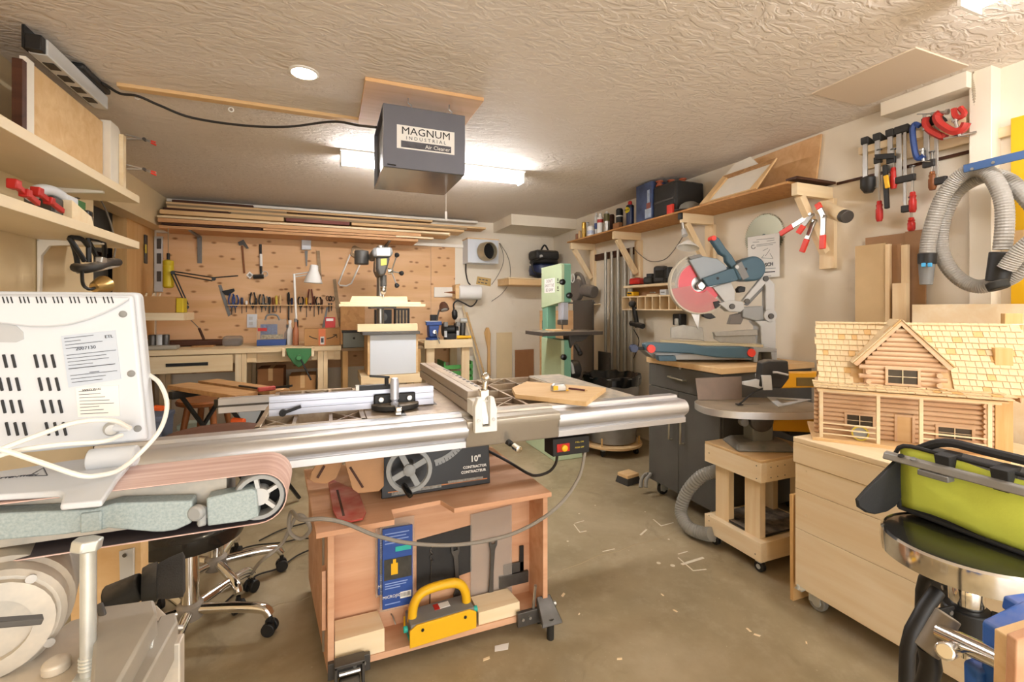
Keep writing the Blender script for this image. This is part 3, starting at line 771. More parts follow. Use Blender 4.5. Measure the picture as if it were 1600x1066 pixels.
# throat plates beside the saw body
def throat(name, label, pts, m, off=(0, .006, 0), slot=None):
    t = thing(name, label, 'insert plate', min((V(p) for p in pts), key=lambda p: p.z), group='saw insert plates')
    B().slab(pts, off).put('plate', m, t, bev=.0015)
    if slot:
        a, b = V(slot[0]), V(slot[1]); n = V(off).normalized()
        B().bar(a - n * .0008, b - n * .0008, .008, .003, up=n).put('slot', 'dark_wood', t)
zs = .549
def zp(*uv): return [P(u, v, Z=z) for u, v, z in uv]
throat('throat_plate', 'red slotted insert plate leaning over the stand top edge', [P(513, 757, Z=zs + .004), P(520, 752, Z=zs + .004), P(560, 770, Z=zs + .004), P(572, 803, Z=zs + .004), P(567, 813, Z=zs + .004), P(548, 817, Z=zs + .004), P(527, 814, Z=zs + .004), P(520, 800, Z=zs + .004)], mat('red_plate', 'b2433a', .5, dust=.3), (0, 0, .007), (P(527, 766, Z=zs + .0115) , P(537, 806, Z=zs + .0115)))
mat('plate_brown', 'b98a5c', .55, var=.08)
throat('throat_plate', 'brown insert plate with slot standing against the saw body', [P(537, 716, Y=1.795), P(547, 713, Y=1.795), P(600, 712, Y=1.795), P(600, 760, Y=1.795), P(592, 768, Y=1.785), P(560, 771, Y=1.78), P(551, 765, Y=1.78)], 'plate_brown', (0, .007, 0), (P(547, 730, Y=1.79), P(567, 762, Y=1.782)))
throat('throat_plate', 'brown insert plate with rounded tip left of the red plate', [P(496, 722, Y=1.84), P(540, 705, Y=1.86), P(534, 728, Y=1.84), P(525, 748, Y=1.82), P(510, 756, Y=1.81), P(492, 755, Y=1.81), P(484, 750, Y=1.815), P(487, 738, Y=1.82)], 'plate_brown', (0, .007, 0), (P(507, 728, Y=1.832), P(496, 747, Y=1.815)))

# ------------------------------------------------------------------ belt sander at the near left
sd = thing('belt_sander', 'grey bench belt sander with pinkish belt on a dusty steel stand', 'sander', (-.45, .85, 0))
by0, by1 = .842, .96
rx, rz_, rr = -.103, .972, .041
lx = -.95
def belt_loop(y, r):
    pts = []
    for i in range(13):
        a = PI / 2 - PI * i / 12; pts.append((rx + r * math.cos(a), y, rz_ + r * math.sin(a)))
    for i in range(13):
        a = -PI / 2 - PI * i / 12; pts.append((lx + r * math.cos(a), y, rz_ + r * math.sin(a)))
    return pts
lo, hi = belt_loop(by0, rr), belt_loop(by1, rr); lo2, hi2 = belt_loop(by0, rr - .0016), belt_loop(by1, rr - .0016)
b = B(); n = len(lo)
b.add(lo + hi + lo2 + hi2, [(i, (i + 1) % n, n + (i + 1) % n, n + i) for i in range(n)] + [(2 * n + i, 3 * n + i, 3 * n + (i + 1) % n, 2 * n + (i + 1) % n) for i in range(n)] + [(i, 2 * n + i, 2 * n + (i + 1) % n, (i + 1) % n) for i in range(n)] + [(n + i, n + (i + 1) % n, 3 * n + (i + 1) % n, 3 * n + i) for i in range(n)])
b.put('sanding_belt', 'belt', sd)
bk_ = [belt_loop(by0 + .001, rr - .0022), belt_loop(by1 - .001, rr - .0022)]
B().add(bk_[0] + bk_[1], [(i, (i + 1) % n, n + (i + 1) % n, n + i) for i in range(n)]).put('belt_backing', mat('belt_back', '4a4248', .6), sd)
ro = B().lathe([(.036, 0), (.0385, .004), (.0385, .105), (.036, .109), (.03, .109), (.03, 0)], (rx, by0 + .004, rz_), (0, 1, 0), 28, closed=True).put('idler_roller', 'grey_plastic', sd)
B().lathe([(.031, 0), (.031, .05)], (rx, by0 + .03, rz_), (0, 1, 0), 24).put('roller_shade_disc', 'dark_void', ro)  # dark disc added for the shade inside the hollow roller
B().lathe([(.014, 0), (.014, .1)], (rx, by0 + .006, rz_), (0, 1, 0), 16).put('roller_hub', 'grey_light', ro)
for i in range(5):
    a = .5 + i * 2 * PI / 5
    B().bar((rx + .01 * math.cos(a), by0 + .012, rz_ + .01 * math.sin(a)), (rx + .031 * math.cos(a), by0 + .012, rz_ + .031 * math.sin(a)), .006, .01, up=(0, 1, 0)).put('roller_spoke', 'grey_light', ro)
# cast side frame with a notch
yS = by0 - .004
def SP(u, v): p = P(u, v, Y=yS); return (p.x, p.z)
out = [SP(-60, 806), SP(60, 800), SP(145, 797), SP(180, 787), SP(300, 783), SP(300, 800), SP(299, 818), SP(275, 829), SP(255, 832), SP(240, 832), SP(168, 826), SP(158, 829), SP(145, 829), SP(100, 836), SP(0, 845), SP(-60, 850)]
B().prism(out, 'Y', yS, yS + .03).put('side_frame', 'hammered', sd, bev=.0025)
out = [SP(322, 779), SP(345, 774), SP(392, 765), SP(400, 768), SP(404, 808), SP(385, 815), SP(324, 823)]
B().prism(out, 'Y', yS, yS + .03).put('side_frame_end', 'hammered', sd, bev=.0025)
B().box(lx, rx - .05, by0 + .028, by1 - .01, rz_ - .03, rz_ + .036).put('platen', 'dusty_steel', sd)
a = P(143, 800, Y=yS - .001)
B().box(a.x - .012, a.x + .012, yS - .004, yS + .01, a.z - .028, a.z).put('frame_rib', 'hammered', sd, bev=.002)
p = P(314, 797, Y=yS + .01)
B().lathe([(.006, 0), (.012, .004), (.012, .016)], p, (-.4, -1, 0), 14).cbox(p + V((.002, -.004, -.008)), (.012, .012, .03), (1, .4, 0), (0, 1, 0)).put('tracking_cam', 'grey_plastic', sd, bev=.003)
# steel stand
mat('tan_paint', 'aaa294', .55, var=.1, vs=9)
hz = .80
pl = [P(u, v, Z=hz) for u, v in ((-40, 1075), (60, 1005), (110, 970), (160, 955), (245, 945), (262, 962), (170, 1120), (-40, 1120))]
B().slab(pl, (0, 0, -.012)).put('base_plate', 'dusty_steel', sd, bev=.002)
q = [P(u, v, Z=.845) for u, v in ((150, 948), (241, 936), (246, 958), (178, 1080), (140, 1080))]
B().slab(q, (0, 0, -.05)).put('channel', 'tan_paint', sd, bev=.004)
q = [P(u, v, Z=.815) for u, v in ((250, 962), (274, 956), (278, 970), (215, 1085), (190, 1085))]
B().slab(q, (0, 0, -.05)).put('channel', 'tan_paint', sd, bev=.003)
for u, v in ((270, 1000),):
    c = P(u, v, Z=.79)
    B().box(c.x - .012, c.x + .012, c.y - .012, c.y + .012, 0, .79).put('leg', 'dusty_steel', sd, bev=.002)
c = V((-.225, .8, 0))
B().box(c.x - .015, c.x + .015, .6, .84, .02, .05).put('foot_rail', 'dusty_steel', sd)
for x in (-.95,):
    for y in (.6, .8):
        B().box(x, x + .03, y, y + .03, 0, .764).put('leg', 'dusty_steel', sd)
B().box(c.x - .03, c.x, .6, .63, 0, .764).put('leg', 'dusty_steel', sd)
B().box(-.95, c.x + .01, .59, .835, .765, .785).put('stand_top', 'dusty_steel', sd)
# upright bolt, U bracket, rod, lever
bc = P(138, 842, T=.60)
B().lathe([(.0085, -.19), (.0085, -.012)], bc, n=16).put('post_bolt', 'zinc', sd)
B().lathe([(.0165, -.014), (.0165, .0)], bc, (.15, .1, 1), 6).put('bolt_head', 'zinc', sd, bev=.002)
for k in range(4):
    B().lathe([(.0095, 0), (.0105, .0015), (.0095, .003)], bc + V((0, 0, -.155 - k * .0045)), n=16).put('thread_ring', 'zinc', sd)
B().lathe([(.017, 0), (.017, .014)], bc + V((0, 0, -.19)), n=6).put('lock_nut', 'zinc', sd, bev=.002)
u0_, = (P(205, 1035, T=.62),)
B().cbox(u0_, (.034, .003, .03), (1, .2, 0), (-.2, 1, 0)).cbox(u0_ + V((.018, .02, 0)), (.003, .04, .03), (1, .2, 0), (-.2, 1, 0)).cbox(u0_ + V((-.014, .016, .0)), (.003, .04, .03), (1, .2, 0), (-.2, 1, 0)).put('u_bracket', 'zinc', sd, bev=.0008)
B().cyl(P(155, 945, T=.66), P(173, 998, T=.64), .0045, n=10).put('adjust_rod', 'dark_steel', sd)
B().lathe([(.018, 0), (.016, .004), (.007, .005)], P(173, 1000, T=.64), n=18).put('washer', 'dusty_steel', sd)
B().lathe([(.015, 0), (.015, .012), (.009, .016)], P(88, 1048, Z=hz), n=14).put('base_bolt', 'dusty_steel', sd, bev=.002)
B().cyl(P(228, 985, T=.70), P(247, 983, T=.70), .011, n=10).put('side_bolt', 'dark_steel', sd)
B().cyl(P(247, 983, T=.70), P(285, 981, T=.72), .004, n=8).put('side_bolt_shank', 'steel', sd)
a, b2 = P(-25, 975, T=.44), P(66, 968, T=.47)
B().bar(a, b2, .012, .006).put('lever', 'dark_steel', sd, bev=.001)
# motor
mo = P(-14, 985, T=.60); me_ = P(48, 905, T=.82)
dm = (me_ - mo); dm.z = 0; Lm = dm.length
mc = V((mo.x, mo.y, .862))
mt = B().lathe([(.03, -.005), (.066, -.002), (.072, .004), (.072, .03), (.078, .034), (.078, Lm), (.07, Lm + .02)], mc, dm, 36).put('motor', 'dusty_steel', sd)
B().lathe([(.04, -.014), (.062, -.012), (.062, .0), (.04, .0)], mc, dm, 30, closed=True).put('motor_ring', 'dusty_steel', mt)
xm, ym, zm = frame_from(dm)
for i in range(4):
    a = .6 + i * PI / 2
    q = mc + xm * (.067 * math.cos(a)) + ym * (.067 * math.sin(a)) - zm * .006
    B().lathe([(.005, 0), (.006, .005)], q, -dm, 10).put('motor_screw', 'steel', mt)
B().cyl((mc.x, mc.y, .79), (mc.x + dm.x * .6, mc.y + dm.y * .6, .79), .024, n=4).put('motor_mount', 'dusty_steel', sd)

# ------------------------------------------------------------------ electric heater standing on the sander
ht = thing('electric_heater', 'white plastic electric heater seen from its slotted back on the belt sander', 'heater', (-.6, .965, 1.016))
hy = .968
c_tl, c_tr, c_br, c_bl = P(-330, 452, Y=hy), P(216, 457, Y=hy), P(238, 690, Y=hy), P(-300, 742, Y=hy)
B().slab([c_tl, c_tr, c_br, c_bl], (0, .03, 0)).put('front_shell', 'white_plastic', ht, bev=.008, seg=3)
i_tl, i_tr, i_br, i_bl = P(-330, 458, Y=hy - .012), P(207, 461, Y=hy - .012), P(230, 688, Y=hy - .012), P(-300, 742, Y=hy - .012)
bk = B().slab([i_tl, i_tr, i_br, i_bl], (0, .0115, 0)).put('back_panel', 'white_plastic', ht, bev=.005, seg=3)
fy = hy - .0125
# raised upper band with its sweeping lower edge
b = B(); top_ = [P(u, v, Y=fy) for u, v in ((-330, 462), (0, 462), (204, 465))]
bot_ = [P(u, v, Y=fy) for u, v in ((201, 470), (185, 480), (165, 490), (140, 500), (110, 508), (80, 511), (50, 511), (0, 505), (-330, 505))]
B().slab(top_ + bot_, (0, -.007, 0)).put('top_band', 'white_plastic', ht, bev=.003)
slot_m = mat('slot_dark', '2e2f31', .7)
def slot(u0, v0, u1, v1, w, y):
    a, b3 = P(u0, v0, Y=y), P(u1, v1, Y=y)
    return B().bar(a, b3, w, .002, up=(0, 1, 0)).put('vent_slot', slot_m, ht, bev=.0009)
for g in range(7):
    for k in range(3):
        u = 7 + g * 26.2 + k * 6.4
        slot(u, 474, u - 3.2, 463.5, .0016, fy - .0072)
for r, (v, du) in enumerate(((554, 0), (590, 6.5), (625, 11), (660, 17.5))):
    for g in range(2):
        for k in range(3):
            u = (4 + 50 * g + k * 13.4) + du - (12 if g == 0 else 0) + (4 if r else 0) * 0
            slot(u, v, u + 5, v + 21, .0038, fy - .0004)
B().slab([P(u, v, Y=fy - .0004) for u, v in ((-40, 503), (5, 503), (25, 509), (36, 519), (37, 530), (25, 535), (-40, 535))], (0, .001, 0)).put('handle_recess', mat('recess_grey', 'b9bbbd', .6), ht)
for u, v in ((192, 491), (205, 584), (215, 670), (65, 483)):
    B().lathe([(.0058, 0), (.0045, .001), (.001, .0012)], P(u, v, Y=fy - .0002), (0, -1, 0), 14).put('screw_hole', mat('hole_grey', '8b8b88', .6), ht)
lb = [P(u, v, Y=fy - .0006) for u, v in ((95, 525), (180, 516), (189, 592), (107, 606))]
B().slab(lb, (0, .0008, 0)).put('rating_label', mat('label_blue', 'c3ccd8', .5), ht)
lb = [P(u, v, Y=fy - .0006) for u, v in ((118, 606), (185, 602), (187, 650), (122, 652))]
B().slab(lb, (0, .0008, 0)).put('safety_label', 'paper', ht)
ink = mat('ink', '4a4d55', .7)
def line(u0, v0, u1, v1, w): return B().bar(P(u0, v0, Y=fy - .0012), P(u1, v1, Y=fy - .0012), w, .0006, up=(0, 1, 0)).put('print_line', ink, ht, smooth=0)
for i, (a, b3, w) in enumerate(((100, 146, .0008), (101, 126, .0008), (102, 160, .0008), (103, 128, .0008), (104, 118, .001), (104, 181, .0008), (105, 166, .0008), (106, 170, .0008), (107, 145, .0008), (107, 180, .0012), (140, 155, .001), (110, 183, .0008), (111, 165, .0008), (112, 160, .0008))):
    v = 529 + i * 5.3
    if i == 4: continue
    line(a, v, b3, v - (b3 - a) * .11, w)
for i in range(8):
    line(123 + i * .4, 612 + i * 5, 150 + (i * 7 % 30), 611 + i * 5 - 1, .0007)
p = P(134, 544, Y=fy - .001); txt('2007130', .0075, ink, ht, p, up=(-.1, 0, 1), xd=(1, 0, .1))
p = P(170, 526, Y=fy - .001); txt('ETL', .007, 'black', ht, p, xd=(1, 0, .1))
p = P(143, 609, Y=fy - .001); txt('SAFETY PLUG', .004, 'black', ht, p, xd=(1, 0, .03))
# foot plate lying over the belt
ft = [P(u, v, Z=1.024) for u, v in ((-200, 757), (0, 736), (110, 719), (145, 715), (163, 700), (218, 697), (205, 722), (185, 745), (160, 782), (94, 788), (99, 772), (90, 768), (0, 773), (-200, 800))]
B().slab(ft, (0, 0, -.009)).put('foot_plate', 'white_plastic', ht, bev=.003, seg=3)
p0, p1 = P(190, 700, T=.80), P(211, 722, T=.76)
B().cyl((p1.x - .06, p1.y + .0, 1.036), (p1.x + .003, p1.y, 1.036), .017, n=20).put('foot_roller', 'white_plastic', ht, bev=.002)
p = P(25, 745, Z=1.0246); txt('ATTENTION', .009, ink, ht, p, xd=(1, 0, 0), up=(0, 1, 0))
tri = [P(u, v, Z=1.0245) for u, v in ((45, 744), (68, 731), (74, 743))]
for i in range(3):
    B().bar(tri[i], tri[(i + 1) % 3], .0011, .0006).put('warning_triangle', ink, ht)
# plug, socket bulge and cord
p = P(175, 670, Y=fy)
B().lathe([(.012, .0), (.011, .01), (.008, .02)], p, (.3, -1, .1), 16).put('socket', mat('recess_grey2', 'c9c9c6', .5), ht)
B().cyl(P(172, 669, Y=fy - .008), P(204, 669, Y=fy - .026), .0075, .005, n=14).put('plug', 'white_plastic', ht, bev=.001)
cord = mat('cord_white', 'eeebe2', .45)
def hc_(pts, r=.0035): B().tube(bez(pts, 6), r, 8).put('cord', cord, ht)
hc_([P(203, 669, Y=fy - .026), P(175, 657, Y=.9), P(120, 660, Y=.88), P(60, 680, Y=.86), P(0, 703, Y=.84), P(-60, 730, Y=.83)])
hc_([P(190, 680, Y=.93), P(160, 690, Y=.9), P(100, 694, Y=.88), P(40, 702, Y=.86), P(0, 712, Y=.85), P(-60, 740, Y=.83)])
hc_([P(232, 585, Y=.99), P(250, 600, Y=.97), P(261, 632, Y=.95), P(250, 672, Y=.92), P(215, 712, Y=.90), P(185, 735, Y=.87), P(155, 743, Y=.85), P(125, 743, Y=.84), P(70, 725, Y=.84), P(0, 702, Y=.84), P(-60, 690, Y=.84)])

# ------------------------------------------------------------------ swivel stools behind the sander
def star_stool(name, label, x, y, seat_z, seat_r, seat_m, hub_z, legs, leg_r, th=.07, rings=True):
    t = thing(name, label, 'stool', (x, y, 0), group='swivel stools behind the sander')
    B().lathe([(seat_r * .3, seat_z - th), (seat_r * .95, seat_z - th), (seat_r, seat_z - th * .6), (seat_r, seat_z - th * .2), (seat_r * .94, seat_z - .004), (seat_r * .6, seat_z)], (x, y, 0), n=40).put('seat', seat_m, t)
    B().cyl((x, y, hub_z + .24), (x, y, seat_z - th + .004), .02, n=18).put('gas_lift', 'chrome', t)
    B().lathe([(.03, hub_z), (.03, hub_z + .25), (.027, hub_z + .262)], (x, y, 0), n=22).put('column', 'chrome', t)
    B().lathe([(.045, hub_z - .03), (.045, hub_z + .02), (.034, hub_z + .03)], (x, y, 0), n=20).put('hub', mat('hub_grey', '8d8478', .5, dust=.3), t)
    for a in legs:
        d = V((math.cos(a), math.sin(a), 0)); c = V((x, y, 0))
        lg = B().tube(bez([c + d * .03 + V((0, 0, hub_z)), c + d * leg_r * .6 + V((0, 0, hub_z)), c + d * leg_r * .92 + V((0, 0, hub_z - .01)), c + d * (leg_r * 1.0) + V((0, 0, hub_z - .035))], 5), .019, 12).put('leg', 'chrome', t)
        s = V((-d.y, d.x, 0)); k = c + d * leg_r + V((0, 0, .026))
        for sg in (-1, 1):
            B().cyl(k + s * sg * .008, k + s * sg * .024, .026, n=18).put('caster_wheel', 'black', lg, bev=.003)
        B().cyl(k, k + V((0, 0, .045)), .009, n=8).cbox(k + V((0, 0, .018)), (.03, .014, .025), d, s).put('caster_fork', 'black', lg)
    return t
p = P(297, 950, Z=.115)
star_stool('swivel_stool', 'low swivel stool with chrome column and star base behind the sander', p.x, p.y, .46, .19, 'black_vinyl', .11, [math.radians(a) for a in (-18, 54, 126, 198, 270)], .30)
p = P(345, 893, Z=.1)
star_stool('swivel_stool', 'round brown vinyl swivel stool seat showing behind the saw rail', p.x - .03, p.y + .06, .71, .215, 'brown_vinyl', .12, [math.radians(a) for a in (10, 82, 154, 226, 298)], .27)
# tan board and box beside the stool
bx = [P(u, v, Z=.60) for u, v in ((222, 692), (275, 684), (258, 697), (222, 702))]
p = P(212, 880, T=.98)
wb = thing('wood_board', 'tan board with a white metal plate behind the sander post', 'board', P(165, 930, T=.98) - V((0, 0, P(165, 930, T=.98).z)))
B().slab([P(u, v, T=.98) for u, v in ((110, 848), (221, 845))] + [V((P(221, 845, T=.98).x, P(221, 845, T=.98).y, 0)), V((P(110, 848, T=.98).x, P(110, 848, T=.98).y, 0))], FW * .02).put('plank', 'pine_tan', wb, bev=.002)
B().slab([P(u, v, T=.975) for u, v in ((186, 862), (208, 857), (208, 920), (188, 924))], FW * .004).put('metal_plate', 'grey_light', wb)
for u, v in ((195, 868), (196, 917)):
    B().lathe([(.004, 0), (.004, .002)], P(u, v, T=.972), -FW, 10).put('screw', 'dark_steel', wb)
mat('bristle', '3a3733', .9, bump=.8, bs=350)
bh = thing('dust_brush', 'black dusty vacuum brush head lying behind the sander channel', 'brush', P(225, 925, T=.86) - V((0, 0, .05)))
c0, c1 = P(170, 940, T=.84), P(222, 915, T=.86)
B().cyl(c0, c1, .028, .024, n=14).put('neck', 'rubber', bh, bev=.003)
c2 = P(258, 905, T=.88)
B().lathe([(.03, 0), (.034, .01), (.034, .022), (.03, .024)], c1, (c2 - c1), 18).put('collar', 'rubber', bh)
B().lathe([(.03, .022), (.036, .04), (.04, .062), (.03, .066)], c1, (c2 - c1), 22).put('bristles', 'bristle', bh)

# ------------------------------------------------------------------ cables on the floor left of the stand
cable('power_cable', 'black cable snaking from behind the stools to the saw stand', [P(355, 870, Z=.01), P(372, 860, Z=.01), P(400, 852, Z=.01), P(440, 848, Z=.01), P(470, 842, Z=.01), P(500, 842, Z=.02)], .004, 'cable_black')
cable('power_cable', 'thin black cable along the floor between the stool casters', [P(348, 945, Z=.01), P(370, 925, Z=.01), P(400, 900, Z=.01), P(435, 888, Z=.01), P(465, 868, Z=.01), P(492, 856, Z=.02)], .004, 'cable_black')
cable('power_cable', 'black cable lying straight across the floor behind the saw stand', [P(405, 845, Z=.01), P(440, 828, Z=.01), P(475, 818, Z=.01), P(520, 805, Z=.01)], .004, 'cable_black')

# ------------------------------------------------------------------ pine chest on wheels
cx0, cx1, cy0, cy1, cz0, cz1 = 1.87, 2.62, .32, 1.39, .085, .725
ch = thing('pine_chest', 'rolling pine plank chest under the model log cabin', 'chest', (2.25, .85, 0))
zs_ = [cz0, cz0 + .25, cz0 + .42, cz0 + .53]
for i in range(3):
    B().box(cx0, cx0 + .02, cy0, cy1, zs_[i] + .0008, zs_[i + 1] - .0008).put('plank', 'pine_y', ch, bev=.0015)
    B().box(cx0 + .02, cx1, cy1 - .02, cy1, zs_[i] + .0008, zs_[i + 1] - .0008).put('plank', 'pine', ch, bev=.0015)
    B().box(cx0 + .02, cx1, cy0, cy0 + .02, zs_[i] + .0008, zs_[i + 1] - .0008).put('plank', 'pine', ch, bev=.0015)
    B().box(cx1 - .02, cx1, cy0, cy1, zs_[i] + .0008, zs_[i + 1] - .0008).put('plank', 'pine_y', ch)
B().box(cx0 + .02, cx1 - .02, cy0 + .02, cy1 - .02, cz0, cz0 + .02).put('bottom', 'pine', ch)
lid = B().box(cx0 - .006, cx1, cy0 - .006, cy1 + .006, cz1 - .022, cz1).put('lid', 'pine_y', ch, bev=.003)
B().box(cx0 - .006, cx0 + .016, cy0 - .006, cy1 + .006, zs_[3] + .001, cz1 - .0225).put('lid_apron', 'pine_y', lid, bev=.003)
B().box(cx0 + .02, cx1, cy1 - .016, cy1 + .006, zs_[3] + .001, cz1 - .0225).put('lid_apron', 'pine', lid, bev=.003)
B().box(cx0 + .02, cx1, cy0 - .006, cy0 + .016, zs_[3] + .001, cz1 - .0225).put('lid_apron', 'pine', lid)
B().box(cx1 - .016, cx1, cy0, cy1, zs_[3] + .001, cz1 - .0225).put('lid_apron', 'pine_y', lid)
for u, v in ((1259, 737), (1259, 806), (1255, 690)):
    B().lathe([(.0045, 0), (.0045, .0015)], P(u, v, X=cx0), (-1, 0, 0), 10).put('dowel_plug', 'pine_pale', ch)
for (x, y) in ((cx0 + .06, cy1 - .06), (cx0 + .06, cy0 + .1), (cx1 - .06, cy1 - .06), (cx1 - .06, cy0 + .1)):
    w = B().cyl((x - .014, y, .036), (x + .014, y, .036), .036, n=24).put('caster_wheel', 'grey_hose', ch, bev=.005)
    B().cyl((x - .016, y, .036), (x + .016, y, .036), .02, n=16).put('wheel_hub', 'zinc', w, bev=.002)
    B().box(x - .02, x - .016, y - .02, y + .03, .03, cz0).box(x + .016, x + .02, y - .02, y + .03, .03, cz0).box(x - .03, x + .03, y - .03, y + .04, cz0 - .006, cz0).put('caster_fork', 'zinc', ch, bev=.002)
B().box(cx0 - .03, cx0 - .006, cy1 - .05, cy1 - .02, .09, .095).cyl((cx0 - .03, cy1 - .035, .093), (cx0 - .03, cy1 - .035, .112), .006, n=8).put('brake_lever', 'zinc', ch)
# thin board standing between chest and scroll saw dolly
tag(B().hexa([(1.885, 1.41, 0), (2.3, 1.41, 0), (2.3, 1.425, 0), (1.885, 1.425, 0)], [(1.865, 1.398, .47), (2.3, 1.398, .47), (2.3, 1.413, .47), (1.865, 1.413, .47)]).put('plywood_sheet', 'pine_tan_z', bev=.001), 'plywood sheet standing on edge between the pine chest and the scroll saw stand', 'board')

# ------------------------------------------------------------------ model log cabin
ex = V((.626, -.779, 0)).normalized(); ang = math.atan2(ex.y, ex.x)
cab = thing('model_cabin', 'wooden model log cabin with shingle roof, dormer and porch on the pine chest', 'model house', (1.925, 1.31, cz1), rz=ang)
CI = WM(cab).inverted(); EYL = CI @ EYE; ey_ = V((-ex.y, ex.x, 0))
def CL(u, v, y):
    """local x, z of the cabin plane at depth y seen at picture position u, v"""
    d = (CI.to_3x3() @ (FW + RT * ((u - U0) / FOC) + V((0, 0, (V0 - v) / FOC))))
    t = (y - EYL.y) / d.y; p = EYL + d * t
    return p.x, p.z
def cp(nm, bld, m, par=None, bev=.0008, **k): return bld.put(nm, m, par or cab, bev=bev, local=True, **k)
xp = [CL(u, v, 0)[0] for u, v in ((1283, 680), (1372, 690), (1439, 700), (1546, 710))]
yw = .085                                  # face of the front wall
ze = CL(1283, 612, 0)[1]                    # underside of the porch beam
x_l, x_r = xp[0] - .012, xp[3] + .03
cp('base_board', B().box(x_l - .02, x_r + .02, -.02, .30, 0, .012), 'pine_tan', bev=.001)
for x in xp:
    cp('porch_post', B().box(x - .006, x + .006, -.006, .006, .012, ze), 'pine_pale')
cp('porch_beam', B().box(x_l, x_r, -.008, .008, ze, ze + .014), 'pine_pale')
for i, (xa, xb) in enumerate(((xp[0], xp[1]), (xp[2], xp[3]))):
    for h in (.03, .052, .074):
        cp('porch_rail', B().box(xa + .006, xb - .006, -.003, .003, h - .0025, h + .0025), 'pine_pale', bev=0)
# log walls
rl = .0095; nlog = int((ze - .02) / (rl * 2)) + 2
def logs(name, x0, x1, y, z0, n, holes=(), par=None, ends=True):
    w = cp(name, B().box(x0, x1, y + .004, y + .01, z0, z0 + n * rl * 2), 'sawn_log', bev=0)
    for k in range(n):
        z = z0 + rl + k * rl * 2
        segs = [(x0, x1)]
        for hx0, hx1, hz0, hz1 in holes:
            if hz0 < z < hz1: segs = [(a, b) for s0, s1 in segs for a, b in ((s0, min(s1, hx0)), (max(s0, hx1), s1)) if b - a > .004]
        for a, b in segs:
            cp('log', B().cyl((a, y, z), (b, y, z), rl, n=10), 'sawn_log', w, bev=0)
    return w
def win(name, x0, x1, z0, z1, y):
    f = cp(name, B().box(x0 - .01, x1 + .01, y - .012, y - .004, z1, z1 + .009).box(x0 - .01, x1 + .01, y - .012, y - .004, z0 - .008, z0).box(x0 - .009, x0, y - .011, y - .004, z0, z1).box(x1, x1 + .009, y - .011, y - .004, z0, z1), 'sawn_log', bev=.0006)
    xm = (x0 + x1) / 2
    for a, b in ((x0, xm - .0015), (xm + .0015, x1)):
        cp('window_pane', B().box(a, b, y - .006, y - .003, z0, z1), mat('dark_pane', '4d453b', .15), f, bev=0)
    cp('mullion', B().box(xm - .0015, xm + .0015, y - .010, y - .003, z0, z1), 'pine_pale', f, bev=0)
    cp('mullion', B().box(x0, x1, y - .009, y - .003, (z0 + z1) / 2 - .001, (z0 + z1) / 2 + .001), 'pine_pale', f, bev=0)
def rect(u0, v0, u1, v1, y):
    a, b = CL(u0, v0, y), CL(u1, v1, y); return min(a[0], b[0]), max(a[0], b[0]), min(a[1], b[1]), max(a[1], b[1])
wl = rect(1323, 647, 1363, 668, yw); wr = rect(1465, 666, 1517, 688, yw); dr = rect(1401, 650, 1424, 691, yw)
dr = (dr[0], dr[1], .012, dr[3])
xw0, xw1 = xp[0] + .005, xp[3] + .012
logs('front_wall', xw0, xw1, yw, .012, nlog, ((wl[0] - .005, wl[1] + .005, wl[2] - .004, wl[3] + .004), (wr[0] - .005, wr[1] + .005, wr[2] - .004, wr[3] + .004), (dr[0] - .005, dr[1] + .005, 0, dr[3] + .004)))
win('cabin_window', *wl, yw); win('cabin_window', *wr, yw)
cp('cabin_door', B().box(dr[0], dr[1], yw - .006, yw + .004, dr[2], dr[3]), 'pine_tan')
cp('door_frame', B().box(dr[0] - .009, dr[0], yw - .012, yw, .012, dr[3] + .009).box(dr[1], dr[1] + .009, yw - .012, yw, .012, dr[3] + .009).box(dr[0], dr[1], yw - .012, yw, dr[3], dr[3] + .009), 'sawn_log', bev=.0006)
for sx, x in ((-1, xw0), (1, xw1)):
    sw_ = cp('side_wall', B().box(x - .004, x + .004, yw, .27, .012, .012 + nlog * rl * 2), 'sawn_log', bev=0)
    for k in range(nlog):
        z = .012 + rl * 2 * k + rl * 2
        cp('log', B().cyl((x, yw - .022, z), (x, .275, z), rl, n=10), 'sawn_log', sw_, bev=0)
        cp('log_end', B().cyl((x - .0, yw, z - rl), (x + sx * .024, yw, z - rl), rl, n=10), 'sawn_log', sw_, bev=0)
# roof: steep main planes meeting at the ridge, flatter porch roof, shingle courses
zr = CL(1420, 507, .185)[1]; yr = .185
zk = CL(1283, 597, .06)[1]; yk = .055
rx0, rx1 = CL(1278, 540, .12)[0], CL(1596, 560, .12)[0]
main = cp('main_roof', B().slab([(rx0 + .008, yk, zk - .004), (rx1 - .01, yk, zk - .004), (rx1 - .01, yr, zr - .004), (rx0 + .008, yr, zr - .004)], (0, 0, -.006)), 'pine_tan', bev=0)
cp('rear_roof', B().slab([(rx0 + .008, 2 * yr - yk + .03, zk - .05), (rx1 - .01, 2 * yr - yk + .03, zk - .05), (rx1 - .01, yr, zr - .004), (rx0 + .008, yr, zr - .004)], (0, 0, -.006)), 'pine_tan', bev=0)
for x in (rx0 + .015, rx1 - .02):
    cp('gable_board', B().slab([(x, yk + .01, zk - .03), (x, 2 * yr - yk, zk - .03), (x, yr, zr - .015)], (.004, 0, 0)), 'sawn_log', bev=0)
porch = cp('porch_roof', B().slab([(x_l - .005, -.03, ze + .016), (x_r + .012, -.03, ze + .016), (x_r + .012, yk + .012, zk + .002), (x_l - .005, yk + .012, zk + .002)], (0, 0, -.005)), 'pine_tan', bev=0)
random.seed(11)
sh_me = {}
